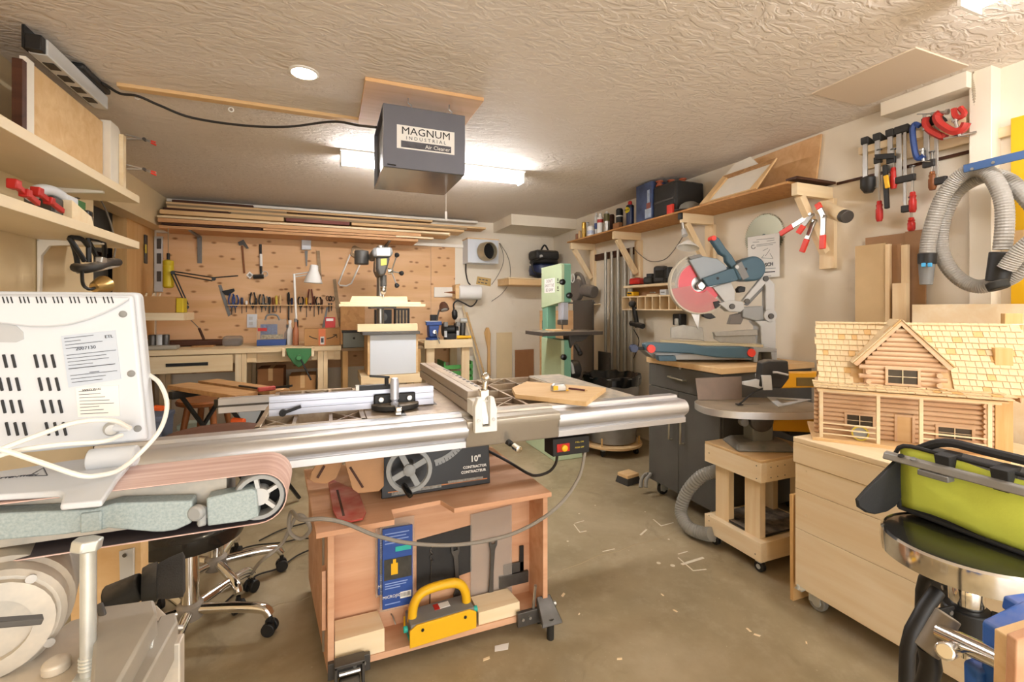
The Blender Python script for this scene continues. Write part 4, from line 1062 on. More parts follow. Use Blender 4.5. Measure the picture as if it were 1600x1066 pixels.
def shingles(par, p0, p1, up_v, n_rows, course, x_ext=.012, skip=None, w=.024):
    """overlapping courses from the eave p0-p1 upward along up_v"""
    up_n = V(up_v).normalized(); ax = (V(p1) - V(p0)).normalized(); nrm = ax.cross(up_n)
    if nrm.z < 0: nrm = -nrm
    for r in range(n_rows):
        x = -random.uniform(0, x_ext); L = (V(p1) - V(p0)).length
        while x < L + random.uniform(-.004, .01):
            ww = w * random.choice((.8, 1., 1.2))
            c = V(p0) + ax * (x + ww / 2) + up_n * (r * course + course * .55)
            if not (skip and skip(c)):
                key = round(ww, 4)
                if key not in sh_me:
                    o = B().cbox((0, 0, 0), (ww - .0014, course * 1.45, .004)).put('shingle', 'shingle', par, bev=0, local=True, smooth=0)
                    m2 = o.data.copy(); m2.materials[0] = MATS['shingle_dark']; sh_me[key] = (o.data, m2)
                else:
                    o = bpy.data.objects.new('shingle', sh_me[key][1 if random.random() < .08 else 0]); COL.objects.link(o); o.parent = par
                tilt = up_n * 1.0 + nrm * -.16
                zz = ax.cross(tilt).normalized(); zz = zz if zz.z > 0 else -zz
                M = Matrix((ax, zz.cross(ax), zz)).transposed().to_4x4(); M.translation = c + nrm * (.004 + random.uniform(0, .0006))
                o.matrix_local = M
            x += ww
# dormer geometry
da = CL(1407, 503, .03); dl = CL(1334, 566, .03); drr = CL(1490, 579, .03)
dy = .03
xa_, za_ = da; hw_ = (drr[0] - dl[0]) / 2; ze_d = (dl[1] + drr[1]) / 2; xa_ = (dl[0] + drr[0]) / 2
def in_dormer(c):
    # main roof shingles hidden under the dormer roof are left out
    zz = za_ - (za_ - ze_d) * abs(c.x - xa_) / hw_
    return abs(c.x - xa_) < hw_ * .98 and c.z < zz - .004
slope = V((0, yr - yk, zr - zk))
n_r = 11
shingles(main, (rx0, yk, zk), (rx1, yk, zk), slope, n_r, slope.length / n_r, skip=in_dormer)
sl2 = V((0, yk + .01 + .03, zk - ze - .014))
shingles(porch, (x_l - .006, -.03, ze + .017), (x_r + .01, -.03, ze + .017), sl2, 3, sl2.length / 3, w=.03)
cp('ridge_board', B().box(rx0, rx1 - .02, yr - .012, yr + .012, zr - .002, zr + .004), 'shingle', bev=.001)
# dormer: log face, window, barge boards, two shingled planes
dz0 = CL(1410, 617, .045)[1]
dw0, dw1 = CL(1352, 560, .045)[0], CL(1470, 560, .045)[0]
wd = rect(1387, 577, 1433, 601, .045)
dfw = cp('dormer_wall', B().slab([(dw0, .05, dz0), (dw1, .05, dz0), (dw1, .05, ze_d), (xa_, .05, za_ - .02), (dw0, .05, ze_d)], (0, .006, 0)), 'sawn_log', bev=0)
z = dz0 + rl; k = 0
while z < za_ - .02:
    half = (dw1 - dw0) / 2 if z < ze_d else max(.004, (za_ - .012 - z) / (za_ - ze_d) * hw_ * .92)
    half = min(half, (dw1 - dw0) / 2)
    xc = (dw0 + dw1) / 2
    segs = [(xc - half, xc + half)]
    if wd[2] - .004 < z < wd[3] + .004: segs = [(xc - half, wd[0] - .006), (wd[1] + .006, xc + half)]
    for a, b in segs: cp('log', B().cyl((a, .05, z), (b, .05, z), rl, n=10), 'sawn_log', dfw, bev=0)
    if z < ze_d:
        for sx, x in ((-1, dw0), (1, dw1)):
            cp('log_end', B().cyl((x - sx * .008, .05, z), (x - sx * .008, .022, z), rl, n=10), 'sawn_log', dfw, bev=0) if k % 2 == 0 else cp('log_end', B().cyl((x, .05, z), (x + sx * .02, .05, z), rl, n=10), 'sawn_log', dfw, bev=0)
    z += rl * 2; k += 1
win('dormer_window', *wd, .046)
for x in (dw0, dw1):
    cp('dormer_side', B().box(x - .003, x + .003, .05, .14, dz0, ze_d), 'sawn_log', bev=0)
yb_ = yr - .012
for sg in (-1, 1):
    e = V((xa_ + sg * hw_, dy, ze_d)); a = V((xa_, dy, za_))
    cp('barge_board', B().slab([e, a, a + V((0, 0, -.016)), e + V((-sg * .012, 0, -.008))], (0, .006, 0)), 'sawn_log', bev=.0005)
    ez = lambda y: V((xa_ + sg * hw_, y, ze_d)); 
    rp = cp('dormer_roof', B().slab([e, a, (xa_, yb_, za_), (xa_ + sg * hw_ * .9, yk + .075, ze_d + .01)], (0, 0, .004)), 'pine_tan', bev=0)
    upd = a - e; axd = V((0, 1, 0))
    nn = 7; cs = upd.length / nn; upn = upd.normalized(); nrm = axd.cross(upn); nrm = nrm if nrm.z > 0 else -nrm
    for r in range(nn):
        dep = .045 + (yb_ - dy - .03) * (r + .5) / nn + .02
        y = dy - .004
        while y < dy + dep:
            ww = .024; c = e + upn * (r * cs + cs * .55) + V((0, y - dy + ww / 2, 0)) + nrm * .0065
            o = bpy.data.objects.new('shingle', sh_me[sorted(sh_me)[1]][1 if random.random() < .1 else 0]); COL.objects.link(o); o.parent = rp
            zz = nrm; M = Matrix((axd, zz.cross(axd), zz)).transposed().to_4x4(); M.translation = c; o.matrix_local = M
            y += ww
for h in (.0, .018):
    cp('gable_strip', B().box(xa_ - .03 + h, xa_ + .03 - h, dy + .004, dy + .01, za_ - .034 + h, za_ - .031 + h), 'pine_pale', bev=0)
xc_ = CL(1582, 510, .2)[0]; zc0 = CL(1582, 520, .2)[1]
chm = cp('chimney', B().box(xc_ - .026, xc_ + .024, .185, .225, zc0 - .06, zc0 + .075), 'shingle_dark', bev=.002)
cp('chimney_string', B().tube([(xc_ - .027, .184, zc0 + .03), (xc_ + .025, .184, zc0 + .034), (xc_ + .025, .226, zc0 + .032), (xc_ - .027, .226, zc0 + .03)], .0018, 6, closed=True), 'paper', chm, bev=0)
xe = xp[3] + .045
cp('outer_chimney', B().box(xe, xe + .05, .1, .2, 0, zc0 - .055), 'shingle_dark', bev=.002)
# tape roll inside the porch, small yellow level at the right post
p = V((xp[1] - .055, .03, .012))
o = WM(cab) @ p
tr = thing('tape_dispenser', 'small yellow rimmed tape measure lying on the cabin porch', 'tape measure', o + V((0, 0, .001)))
B().cyl(o + ey_ * -.012 + V((0, 0, .03)), o + ey_ * .012 + V((0, 0, .03)), .029, n=24).put('case', 'grey_plastic', tr, bev=.004)
B().lathe([(.03, 0), (.03, .004), (.024, .004), (.024, 0)], o + ey_ * -.016 + V((0, 0, .03)), ey_, 24, closed=True).put('yellow_rim', 'emblem', tr)

# ------------------------------------------------------------------ round stool with the lime bag
sx_, sy_, sz_, sr = 1.545, .675, .672, .175
so = thing('round_stool', 'round black stool with a chrome rim carrying the lime green bag', 'stool', (sx_, sy_, 0))
B().lathe([(sr - .012, sz_ - .02), (sr - .004, sz_ - .004), (sr - .02, sz_), (sr * .5, sz_ + .0006)], (sx_, sy_, 0), n=64).put('seat_pad', 'black_vinyl', so)
B().lathe([(sr - .012, sz_ - .006), (sr - .006, sz_ + .001), (sr, sz_ - .004), (sr + .002, sz_ - .03), (sr, sz_ - .056), (sr - .01, sz_ - .06), (sr - .012, sz_ - .05)], (sx_, sy_, 0), n=64, closed=True).put('chrome_rim', 'chrome', so)
B().lathe([(sr - .015, sz_ - .055), (sr - .015, sz_ - .02)], (sx_, sy_, 0), n=40).put('underside', 'black', so)
B().lathe([(.019, sz_ - .30), (.019, sz_ - .05)], (sx_, sy_, 0), n=20).put('post', 'chrome', so)
B().lathe([(.034, sz_ - .165), (.036, sz_ - .16), (.036, sz_ - .12), (.034, sz_ - .115), (.024, sz_ - .115), (.024, sz_ - .165)], (sx_, sy_, 0), n=24, closed=True).put('collar', 'chrome', so)
B().lathe([(.05, sz_ - .25), (.05, sz_ - .17), (.03, sz_ - .165)], (sx_, sy_, 0), n=24).put('hub', 'black', so, bev=.004)
for i, a in enumerate((math.radians(172), math.radians(52), math.radians(292))):
    d = V((math.cos(a), math.sin(a), 0)); c = V((sx_, sy_, 0))
    B().tube([c + d * .1 + V((0, 0, sz_ - .115)), c + d * .14 + V((0, 0, sz_ - .15)), c + d * .185 + V((0, 0, sz_ - .205)), c + d * .2 + V((0, 0, sz_ - .25)), c + d * .205 + V((0, 0, .3)), c + d * .24 + V((0, 0, .012))], .0165, 16).put('leg', 'black', so)
    lb_ = B().bar(c + d * .045 + V((0, 0, sz_ - .185)), c + d * .15 + V((0, 0, sz_ - .185)), .006, .05).put('leg_bracket', 'black', so, bev=.002)
    s = V((-d.y, d.x, 0))
    for q in (.06, .09):
        B().cyl(c + d * q + s * -.006 + V((0, 0, sz_ - .175)), c + d * q + s * .006 + V((0, 0, sz_ - .175)), .006, n=10).put('bolt', 'steel', lb_)
# bag
bx0, bx1, b0, b1, bz0, bz1 = 1.583, 1.74, .33, .845, sz_ + .003, .873
bag = thing('tool_bag', 'lime green tool bag with black trim lying on the round stool', 'bag', (1.66, .6, bz0))
def bag_grid():
    b = B(); nu, nv = 14, 8; vs, fs = [], []
    for i in range(nu + 1):
        for j in range(nv + 1):
            y = b1 + (b0 - b1) * i / nu; z = bz0 + .012 + (bz1 - bz0 - .02) * j / nv
            bulge = .016 * math.sin(PI * i / nu) * math.sin(PI * j / nv) + .006 * noise.noise(V((y * 9, z * 11, 0)))
            vs.append((bx0 - bulge, y, z + .008 * math.sin(i * .7)))
    m = nv + 1
    for i in range(nu):
        for j in range(nv): fs.append((i * m + j, (i + 1) * m + j, (i + 1) * m + j + 1, i * m + j + 1))
    return b.add(vs, fs)
o = bag_grid().put('side_cloth', 'lime', bag, smooth=80)
md = o.modifiers.new('thick', 'SOLIDIFY'); md.thickness = .003
B().box(bx0 + .004, bx1, b0, b1 - .004, bz0, bz1 - .02).put('body', mat('bag_black', '2b2b2c', .8, bump=.2, bs=250), bag, bev=.01, seg=3)
B().tube(bez([(bx0, b1 + .002, bz0 + .01), (bx0 - .004, b1 + .004, bz0 + .08), (bx0 - .003, b1 + .002, bz1 - .01), (bx0, b1 - .1, bz1), (bx0, b1 - .3, bz1 - .004), (bx0, b0, bz1)], 5), .006, 8).put('top_piping', 'bag_black', bag)
B().tube(bez([(bx0, b1 + .002, bz0 + .01), (bx0 - .004, b1 - .2, bz0 + .005), (bx0 - .004, b0 + .15, bz0 + .004), (bx0, b0, bz0 + .006)], 5), .006, 8).put('bottom_piping', 'bag_black', bag)
B().tube(bez([(bx0 + .03, b1 - .03, bz1 - .01), (bx0 + .02, b1 - .1, bz1 + .03), (bx0 + .02, b1 - .2, bz1 + .03), (bx0 + .02, b0, bz1 + .02)], 5), .012, 8).put('collar_roll', 'bag_black', bag)
for y in (b1 - .10, b1 - .215):
    B().hexa([(bx0 - .022, y - .03, bz1 - .052), (bx0 - .022, y, bz1 - .052), (bx0 - .016, y, bz1 - .052), (bx0 - .016, y - .03, bz1 - .052)], [(bx0 - .04, y - .035, bz1 + .006), (bx0 - .04, y, bz1 + .006), (bx0 + .03, y, bz1 + .01), (bx0 + .03, y - .035, bz1 + .01)]).put('strap', 'bag_black', bag, bev=.002)
fl = [P(u, v, Y=b1 + .004) for u, v in ((1424, 703), (1412, 707), (1396, 722), (1352, 765), (1338, 781), (1340, 791), (1352, 799), (1366, 802), (1384, 798), (1396, 790), (1414, 765), (1424, 745))]
fp = B().slab(fl, (0, -.006, 0)).put('end_flap', 'bag_black', bag, bev=.002)
B().tube(fl, .0032, 6, closed=True).put('flap_piping', 'black', fp)
# grey bar across the bag
gb = thing('extrusion_bar', 'grey plastic bar with two holes strapped along the lime bag', 'bar', (1.54, .55, .82))
e0, e1 = P(1383, 709, X=1.548), P(1640, 785, X=1.548)
B().prism([(1.532, e0.z - .012), (1.56, e0.z - .018), (1.562, e0.z + .004), (1.552, e0.z + .01), (1.54, e0.z + .006)], 'Y', e0.y, .25).put('bar', mat('bar_grey', '8d8a84', .4, .2), gb, bev=.003)
B().box(1.528, 1.56, e0.y - .16, e0.y - .09, e0.z - .03, e0.z - .014).put('clip', 'grey_mid', gb, bev=.003)
for k, (y, m) in enumerate(((e0.y - .045, 'black'), (e0.y - .075, 'grey_mid'))):
    B().lathe([(.008, 0), (.007, .003)], (1.541, y, e0.z + .007), (-.5, 0, .9), 14).put('hole' if k == 0 else 'button', m, gb)

# ------------------------------------------------------------------ blue clamp stand cut by the lower right corner
bc_ = thing('clamp_stand', 'bright blue clamp jaw with wooden pads on a black stand, lower right corner', 'clamp', P(1560, 1000, T=.8) - V((0, 0, .9)))
tj = P(1463, 990, T=.86); tj2 = P(1458, 1060, T=.86)
B().cyl(P(1482, 962, T=.86), P(1448, 1018, T=.86), .019, n=16).put('tee_coupling', mat('tee_grey', '7d756a', .5, .3, dust=.3), bc_, bev=.002)
B().tube([P(1450, 1012, T=.86), P(1455, 1040, T=.86), P(1440, 1100, T=.86), (P(1440, 1100, T=.86).x, P(1440, 1100, T=.86).y, 0)], .0165, 14).put('stand_leg', 'black', bc_)
r0, r1 = P(1472, 990, T=.85), P(1600, 1050, T=.72)
B().cyl(r0, r1, .0165, n=18).put('clamp_pipe', 'chrome', bc_)
B().cyl(P(1488, 1015, T=.82), P(1476, 1018, T=.74), .013, n=14).put('pipe_knob', 'chrome', bc_, bev=.003)
def BQ(*uv, T): return [P(u, v, T=T) for u, v in uv]   # the far outline of each piece, grown toward the viewer
B().slab(BQ((1532, 968), (1600, 935), (1640, 935), (1640, 1120), (1530, 1120), T=0.790), FW * -.05).put('jaw', 'blue_bright', bc_, bev=.006)
B().slab(BQ((1563, 950), (1567, 930), (1640, 920), (1640, 945), T=0.840), FW * -.05).put('jaw_rib', 'blue_bright', bc_, bev=.004)
B().slab(BQ((1553, 982), (1640, 955), (1640, 1120), (1550, 1120), T=0.739), FW * -.024).put('wood_pad', 'pine_tan', bc_, bev=.002)
B().slab(BQ((1572, 990), (1640, 965), (1640, 1120), (1568, 1120), T=0.715), FW * -.015).put('wood_face', 'ply_pink', bc_, bev=.002)
B().slab(BQ((1503, 1030), (1530, 1022), (1532, 1120), (1505, 1120), T=0.810), FW * -.03).put('jaw_hook', 'blue_bright', bc_, bev=.006)

# ------------------------------------------------------------------ 2x4 dolly with scroll saw
dx0, dx1, dy0, dy1 = 1.92, 2.36, 1.60, 1.955
dl_ = thing('timber_dolly', 'rolling stand of pale two-by-four timber under the scroll saw', 'tool stand', (2.14, 1.78, 0))
for z0, z1 in ((.06, .152), (.44, .535)):
    B().box(dx0, dx0 + .038, dy0, dy1, z0, z1).put('rail', 'pine_y', dl_, bev=.002)
    B().box(dx1 - .038, dx1, dy0, dy1, z0, z1).put('rail', 'pine_y', dl_, bev=.002)
    B().box(dx0 + .038, dx1 - .038, dy0, dy0 + .038, z0, z1).put('rail', 'pine', dl_, bev=.002)
    B().box(dx0 + .038, dx1 - .038, dy1 - .038, dy1, z0, z1).put('rail', 'pine', dl_, bev=.002)
for x in (dx0 + .0385, dx1 - .0765):
    for y in (dy0 + .0385, dy1 - .128):
        B().box(x, x + .038, y, y + .089, .062, .534).put('leg', 'pine_z', dl_, bev=.002)
B().box(dx0 + .001, dx1 - .001, dy0 + .001, dy1 - .001, .5355, .5485).put('top_board', 'pine_tan', dl_, bev=.002)
B().box(dx0 + .04, dx1 - .04, dy0 + .04, dy1 - .04, .155, .165).put('shelf_board', 'black_dusty', dl_)
for u, v in ((1108, 708), (1182, 728), (1182, 748), (1108, 806), (1108, 814), (1180, 866)):
    p = P(u, v, X=dx0); B().lathe([(.003, 0), (.003, .001)], p, (-1, 0, 0), 8).put('screw', 'dark_steel', dl_)
for x in (1.985, 2.03, 2.08):
    for z in (.46, .51):
        B().lathe([(.003, 0), (.003, .001)], (x, dy0, z), (0, -1, 0), 8).put('screw', 'dark_steel', dl_)
for x in (dx0 + .03, dx1 - .05):
    for y in (dy0 + .03, dy1 - .05):
        B().cyl((x - .012, y, .026), (x + .012, y, .026), .026, n=18).put('caster_wheel', 'black', dl_, bev=.003)
        B().cyl((x - .0135, y, .026), (x + .0135, y, .026), .012, n=12).box(x - .017, x + .017, y - .014, y + .014, .048, .0595).put('caster_fork', 'zinc', dl_)
# scroll saw, built facing the camera
ss = thing('scroll_saw', 'yellow scroll saw with oval grey table on the timber dolly', 'scroll saw', (2.12, 1.78, .549), rz=-YAW)
k_ = 2.44 / 720.
def S(u, v): return ((u - 1185) * k_, CAM_Z - (v - 481) * k_ - .549)
def sp(nm, bld, m, par=None, bev=.003, **k): return bld.put(nm, m, par or ss, bev=bev, local=True, **k)
sp('base_casting', B().hexa([(-.17, -.11, 0), (.13, -.13, 0), (.15, .12, 0), (-.15, .12, 0)], [(-.15, -.07, .035), (.10, -.09, .045), (.10, .08, .045), (-.12, .08, .035)]), mat('saw_base', '77766f', .4, .2, dust=.3), bev=.012)
sp('pedestal', B().box(-.06, .05, -.05, .05, .03, .13), 'saw_base', bev=.008)
sp('trunnion', B().lathe([(.06, 0), (.06, .03), (.045, .034)], (-.02, -.04, .15), (0, -1, 0), 24), 'dark_steel')
sp('trunnion_knob', B().lathe([(.022, 0), (.022, .03), (.01, .034)], (-.11, -.04, .14), (0, -1, 0), 16), 'grey_mid')
ov = []
for i in range(36):
    a = 2 * PI * i / 36; c_, s_ = math.cos(a), math.sin(a)
    ov.append((.32 * (abs(c_) ** .8) * (1 if c_ > 0 else -1) - .0, .19 * (abs(s_) ** .75) * (1 if s_ > 0 else -1)))
tz = S(0, 632)[1]
tab = sp('saw_table', B().prism(ov, 'Z', tz - .02, tz), mat('table_worn', 'a89a84', .35, .35, .18, 9), bev=.002)
rim = [(x * 1.008, y * 1.008) for x, y in ov]
b = B(); n = len(rim)
b.add([(x, y, tz - .036) for x, y in rim] + [(x, y, tz - .002) for x, y in rim] + [(x * .97, y * .97, tz - .036) for x, y in rim] + [(x * .97, y * .97, tz - .002) for x, y in rim], [(i, (i + 1) % n, n + (i + 1) % n, n + i) for i in range(n)] + [(2 * n + i, 3 * n + i, 3 * n + (i + 1) % n, 2 * n + (i + 1) % n) for i in range(n)] + [(i, 2 * n + i, 2 * n + (i + 1) % n, (i + 1) % n) for i in range(n)] + [(n + i, n + (i + 1) % n, 3 * n + (i + 1) % n, 3 * n + i) for i in range(n)])
sp('table_rim', b, 'alu', bev=0)
sp('blade_slot', B().box(-.09, .0, -.004, .004, tz, tz + .0008), 'dark_steel', bev=0)
hx = S(1186, 0)[0]
pts = [S(*q) for q in ((1182, 603), (1186, 566), (1196, 562), (1226, 563), (1228, 590), (1216, 606))]
sp('upper_head', B().prism(pts, 'Y', -.03, .03), 'black_dusty', bev=.008)
sp('tension_block', B().prism([S(*q) for q in ((1184, 585), (1198, 585), (1200, 608), (1186, 608))], 'Y', -.04, .035), 'grey_light', bev=.003)
p0, p1 = S(1188, 598), S(1160, 599)
sp('blade_holder', B().hexa([(p1[0], -.012, p1[1] - .008), (p0[0], -.02, p0[1] - .03), (p0[0], .02, p0[1] - .03), (p1[0], .012, p1[1] - .008)], [(p1[0], -.012, p1[1] + .008), (p0[0], -.02, p0[1] + .02), (p0[0], .02, p0[1] + .02), (p1[0], .012, p1[1] + .008)]), 'grey_light', bev=.002)
p0, p1 = S(1198, 602), S(1150, 616)
sp('hold_down', B().tube(bez([(p0[0], -.03, p0[1]), ((p0[0] + p1[0]) / 2, -.03, p0[1] - .03), (p1[0], -.03, tz + .008)], 5), .005, 8).cbox((p1[0], -.03, tz + .006), (.03, .03, .006)), 'black')
p0, p1 = S(1205, 580), S(1222, 584)
sp('tension_lever', B().tube([(p0[0] - .02, -.045, p0[1]), (p0[0], -.05, p0[1]), (p1[0], -.05, p1[1])], .006, 8), 'grey_light')
arm = sp('upper_arm', B().prism([S(*q) for q in ((1214, 606), (1228, 581), (1360, 581), (1360, 604), (1330, 603))], 'Y', -.025, .025), 'saw_yellow', bev=.006)
sp('arm_plate', B().prism([S(*q) for q in ((1239, 589), (1300, 589), (1300, 602), (1239, 602))], 'Y', -.028, -.024), mat('arm_brown', '6d5a2c', .5), arm, bev=.001)
sp('lower_arm', B().prism([S(*q) for q in ((1196, 655), (1240, 648), (1360, 618), (1360, 663), (1285, 668), (1262, 673), (1196, 670))], 'Y', -.045, .045), 'saw_yellow', bev=.006)
sp('lower_trim', B().prism([S(*q) for q in ((1222, 672), (1285, 668), (1360, 663), (1360, 671), (1285, 677), (1228, 678))], 'Y', -.04, .04), 'black', bev=.002)
sp('work_plate', B().hexa([(S(1102, 0)[0], .10, tz + .001), (S(1178, 0)[0], .13, tz + .001), (S(1178, 0)[0], .135, tz + .001), (S(1102, 0)[0], .105, tz + .001)], [(S(1100, 0)[0], .12, tz + .12), (S(1180, 0)[0], .15, tz + .125), (S(1180, 0)[0], .155, tz + .125), (S(1100, 0)[0], .125, tz + .12)]), mat('plate_taupe', '7d6c5f', .5, var=.1), bev=.001)
# rafter square on the saw table
tzw = .549 + tz + .001
tq = [P(u, v, Z=tzw) for u, v in ((1198, 621), (1268, 625), (1216, 637))]
cen = sum(tq, V()) / 3
rs = B()
inn = [cen + (p - cen) * .5 for p in tq]
for i in range(3):
    j = (i + 1) % 3
    rs.slab([tq[i], tq[j], inn[j], inn[i]], (0, 0, .004))
tag(rs.put('rafter_square', 'grey_light', bev=.0006), 'grey triangular rafter square lying on the scroll saw table', 'square')
# dust hose from the dolly
hp = [P(1130, 738, X=2.0), P(1118, 737, X=2.0), P(1095, 745, X=1.96), P(1073, 770, X=1.93), P(1064, 800, X=1.9), P(1076, 824, X=1.88), P(1100, 834, X=1.9), P(1112, 835, X=1.905)]
hp = [V((p.x, p.y, max(p.z, .042))) for p in hp]
tag(B().tube(bez(hp, 14), .036, 18, ribs=.08).put('dust_hose', 'grey_hose', smooth=20), 'ribbed grey dust hose bending to the floor beside the timber dolly', 'hose')

# ------------------------------------------------------------------ dark cabinet with mitre saw
kx0, kx1, ky0, ky1, kz0, kz1 = 2.08, 2.84, 2.0, 2.63, .088, .90
kc = thing('tool_cabinet', 'dark grey rolling cabinet with wooden top under the mitre saw', 'cabinet', (2.45, 2.3, 0))
B().box(kx0 + .02, kx1, ky0, ky1, kz0, kz1).put('body', 'cab_dark', kc, bev=.003)
B().box(kx0 - .012, kx1, ky0 - .02, ky1 + .012, kz1 + .001, kz1 + .036).put('wooden_top', 'pine_tan', kc, bev=.003)
zd = P(1014, 601, X=kx0).z
d_ = B().box(kx0, kx0 + .0195, ky0 + .004, ky1 - .002, zd + .003, kz1 - .004).put('drawer', 'cab_dark', kc, bev=.002)
ym = P(1060, 650, X=kx0).y
dz = B().box(kx0, kx0 + .0195, ym + .0015, ky1 - .002, kz0 + .004, zd - .003).put('door', 'cab_dark', kc, bev=.002)
dz2 = B().box(kx0, kx0 + .0195, ky0 + .004, ym - .0015, kz0 + .004, zd - .003).put('door', 'cab_dark', kc, bev=.002)
def pull(p0, p1, par, r=.006):
    o = V((-.025, 0, 0))
    B().tube([p0, p0 + o, p1 + o, p1], r, 10).put('handle', mat('brushed', 'b6ad98', .35, .8), par, bev=0)
pull(P(1048, 588, X=kx0), P(1072, 595, X=kx0), d_)
pull(P(1050, 655, X=kx0), P(1050, 686, X=kx0), dz)
pull(P(1068, 657, X=kx0), P(1068, 693, X=kx0), dz2)
B().lathe([(.011, 0), (.011, .004)], P(1063, 575, X=kx0), (-1, 0, 0), 14).put('lock', 'steel', d_)
for y in (ky0 + .08, ky1 - .07):
    for x in (kx0 + .06, kx1 - .08):
        w = B().cyl((x, y - .015, .037), (x, y + .015, .037), .037, n=20).put('caster_wheel', 'black', kc, bev=.004)
        B().cyl((x, y - .017, .037), (x, y + .017, .037), .018, n=14).put('wheel_hub', 'zinc', w)
        B().box(x - .03, x + .03, y - .022, y - .018, .03, kz0 - .001).box(x - .03, x + .03, y + .018, y + .022, .03, kz0 - .001).box(x - .03, x + .03, y - .022, y + .022, kz0 - .006, kz0 - .001).put('caster_fork', 'zinc', kc)
# grey cable loops hanging out under the cabinet corner
for k, (du, lab) in enumerate(((0, 'left'), (8, 'right'))):
    cable('cable_loop', ('outer' if k == 0 else 'inner') + ' grey cable loop on the floor at the cabinet corner', [P(1001 + du, 762, X=2.0), P(1002 + du, 750, X=2.02), P(1008 + du, 742, X=2.06), P(1013 + du * .3, 741, X=2.07)], .012, 'grey_hose', 8)

ms = thing('mitre_saw', 'grey and blue sliding mitre saw with red guard on the dark cabinet', 'mitre saw', P(1122, 563, T=3.02).xy.to_3d() + V((0, 0, .937)), rz=-YAW)
mk = 3.02 / 720.
def Q(u, v): return ((u - 1122) * mk, CAM_Z - (v - 481) * mk - .937)
def mp(nm, pts, y0, y1, m, par=None, bev=.003): return B().prism([Q(*p) for p in pts], 'Y', y0, y1).put(nm, m, par or ms, bev=bev, local=True)
def mcy(nm, u, v, r, y0, y1, m, par=None, n=20): 
    x, z = Q(u, v); return B().cyl((x, y0, z), (x, y1, z), r * mk, n=n).put(nm, m, par or ms, bev=.002, local=True)
mp('base', [(1004, 546), (1150, 540), (1175, 540), (1192, 536), (1192, 562.5), (1060, 562.5), (1020, 560)], -.02, .16, 'grey_plastic')
mp('turntable', [(1020, 552), (1160, 549), (1160, 559), (1030, 559)], -.12, .0, 'grey_light')
mp('mitre_arm', [(994, 534), (1000, 532), (1055, 534), (1085, 538), (1140, 538), (1152, 542), (1152, 556), (1100, 554), (1060, 548), (1010, 546), (996, 544)], -.19, -.12, 'blue_grey', bev=.006)
mcy('lock_knob', 1003, 541, 6, -.21, -.19, 'red_bright')
mcy('front_knob', 980, 541, 6, -.18, -.14, 'navy')
B().cyl((Q(982, 541)[0], -.16, Q(982, 541)[1]), (Q(1000, 541)[0], -.16, Q(1000, 541)[1]), .009, n=10).put('knob_stem', 'black', ms, local=True)
mcy('detent_knob', 1150, 547, 6, -.2, -.18, 'red_bright')
mp('side_table', [(1160, 540), (1195, 542), (1195, 547), (1168, 547), (1166, 562.5), (1160, 562.5)], -.14, .04, 'grey_plastic')
mp('side_leg', [(1186, 547), (1195, 547), (1195, 562.5), (1188, 562.5)], -.14, .04, 'grey_plastic')
mp('pad', [(1016, 552), (1042, 552), (1044, 560), (1018, 560)], -.16, -.1, 'blue_grey')
f1 = mp('fence', [(1050, 512), (1070, 508), (1100, 512), (1103, 534), (1097, 532), (1050, 529)], .02, .035, mat('fence_cast', 'a39f96', .45, .3, .06, 30))
f2 = mp('fence', [(1117, 523), (1122, 519), (1184, 523), (1184, 543), (1132, 538), (1118, 530)], .02, .035, 'fence_cast')
mp('fence_top', [(1115, 519), (1184, 515), (1184, 524), (1118, 526)], .0, .03, 'fence_cast')
mp('saw_bed', [(1040, 533), (1180, 537), (1180, 541), (1040, 537)], -.1, .12, mat('bed_dusty', 'c9b994', .5))
# blade, guards
gx, gz = Q(1092, 444)
B().lathe([(.150, -.0015), (.150, .0015), (.02, .0016)], (gx, .015, gz), (0, 1, 0), 48).put('blade', 'steel', ms, local=True)
mat('guard_red', 'e0424c', .25, alpha=.92); mat('guard_clear', 'cfc6b2', .2, alpha=.45, trans=.4)
def sector(r0, r1, a0, a1, n=26):
    a = [math.radians(a0 + (a1 - a0) * i / n) for i in range(n + 1)]
    return [(gx + r1 * math.cos(t), gz + r1 * math.sin(t)) for t in a] + [(gx + r0 * math.cos(t), gz + r0 * math.sin(t)) for t in reversed(a)]
B().prism(sector(.05, .142, 105, 345), 'Y', -.004, .0).put('red_guard', 'guard_red', ms, local=True)
B().prism(sector(.138, .196, 100, 318), 'Y', -.012, -.008).put('clear_guard', 'guard_clear', ms, local=True)
B().prism(sector(.06, .192, 190, 318), 'Y', -.016, -.0125).put('clear_guard', mat('guard_pink', 'dd8a86', .3, alpha=.5), ms, local=True)
B().prism(sector(.188, .198, 100, 318), 'Y', -.02, .02).put('guard_rim', mat('guard_rim', 'c9bfa8', .3, alpha=.8), ms, local=True)
mp('upper_guard', [(1074, 407), (1096, 401), (1118, 405), (1132, 416), (1134, 425), (1100, 440), (1092, 438)], -.03, .03, mat('guard_grey', '98a0a6', .45), bev=.006)
mp('guard_cap', [(1072, 402), (1090, 398), (1096, 402), (1076, 406)], -.035, .035, 'grey_mid')
mp('gear_cover', [(1092, 436), (1134, 421), (1144, 420), (1150, 434), (1144, 440), (1100, 449)], -.06, -.03, 'blue_grey', bev=.006)
cap = [Q(1136 + 0, 418), Q(1140, 438)]
mo_ = [(1138, 418), (1150, 409)] + [(1170 + 18 * math.cos(math.radians(a)), 421 + 19 * math.sin(math.radians(a))) for a in range(-110, 100, 15)] + [(1160, 440), (1146, 438)]
mh = mp('motor_housing', mo_, -.07, .05, 'blue_grey', bev=.012)
mp('motor_band', [(1140, 417), (1150, 410), (1162, 434), (1152, 439)], -.075, .055, 'grey_mid', mh)
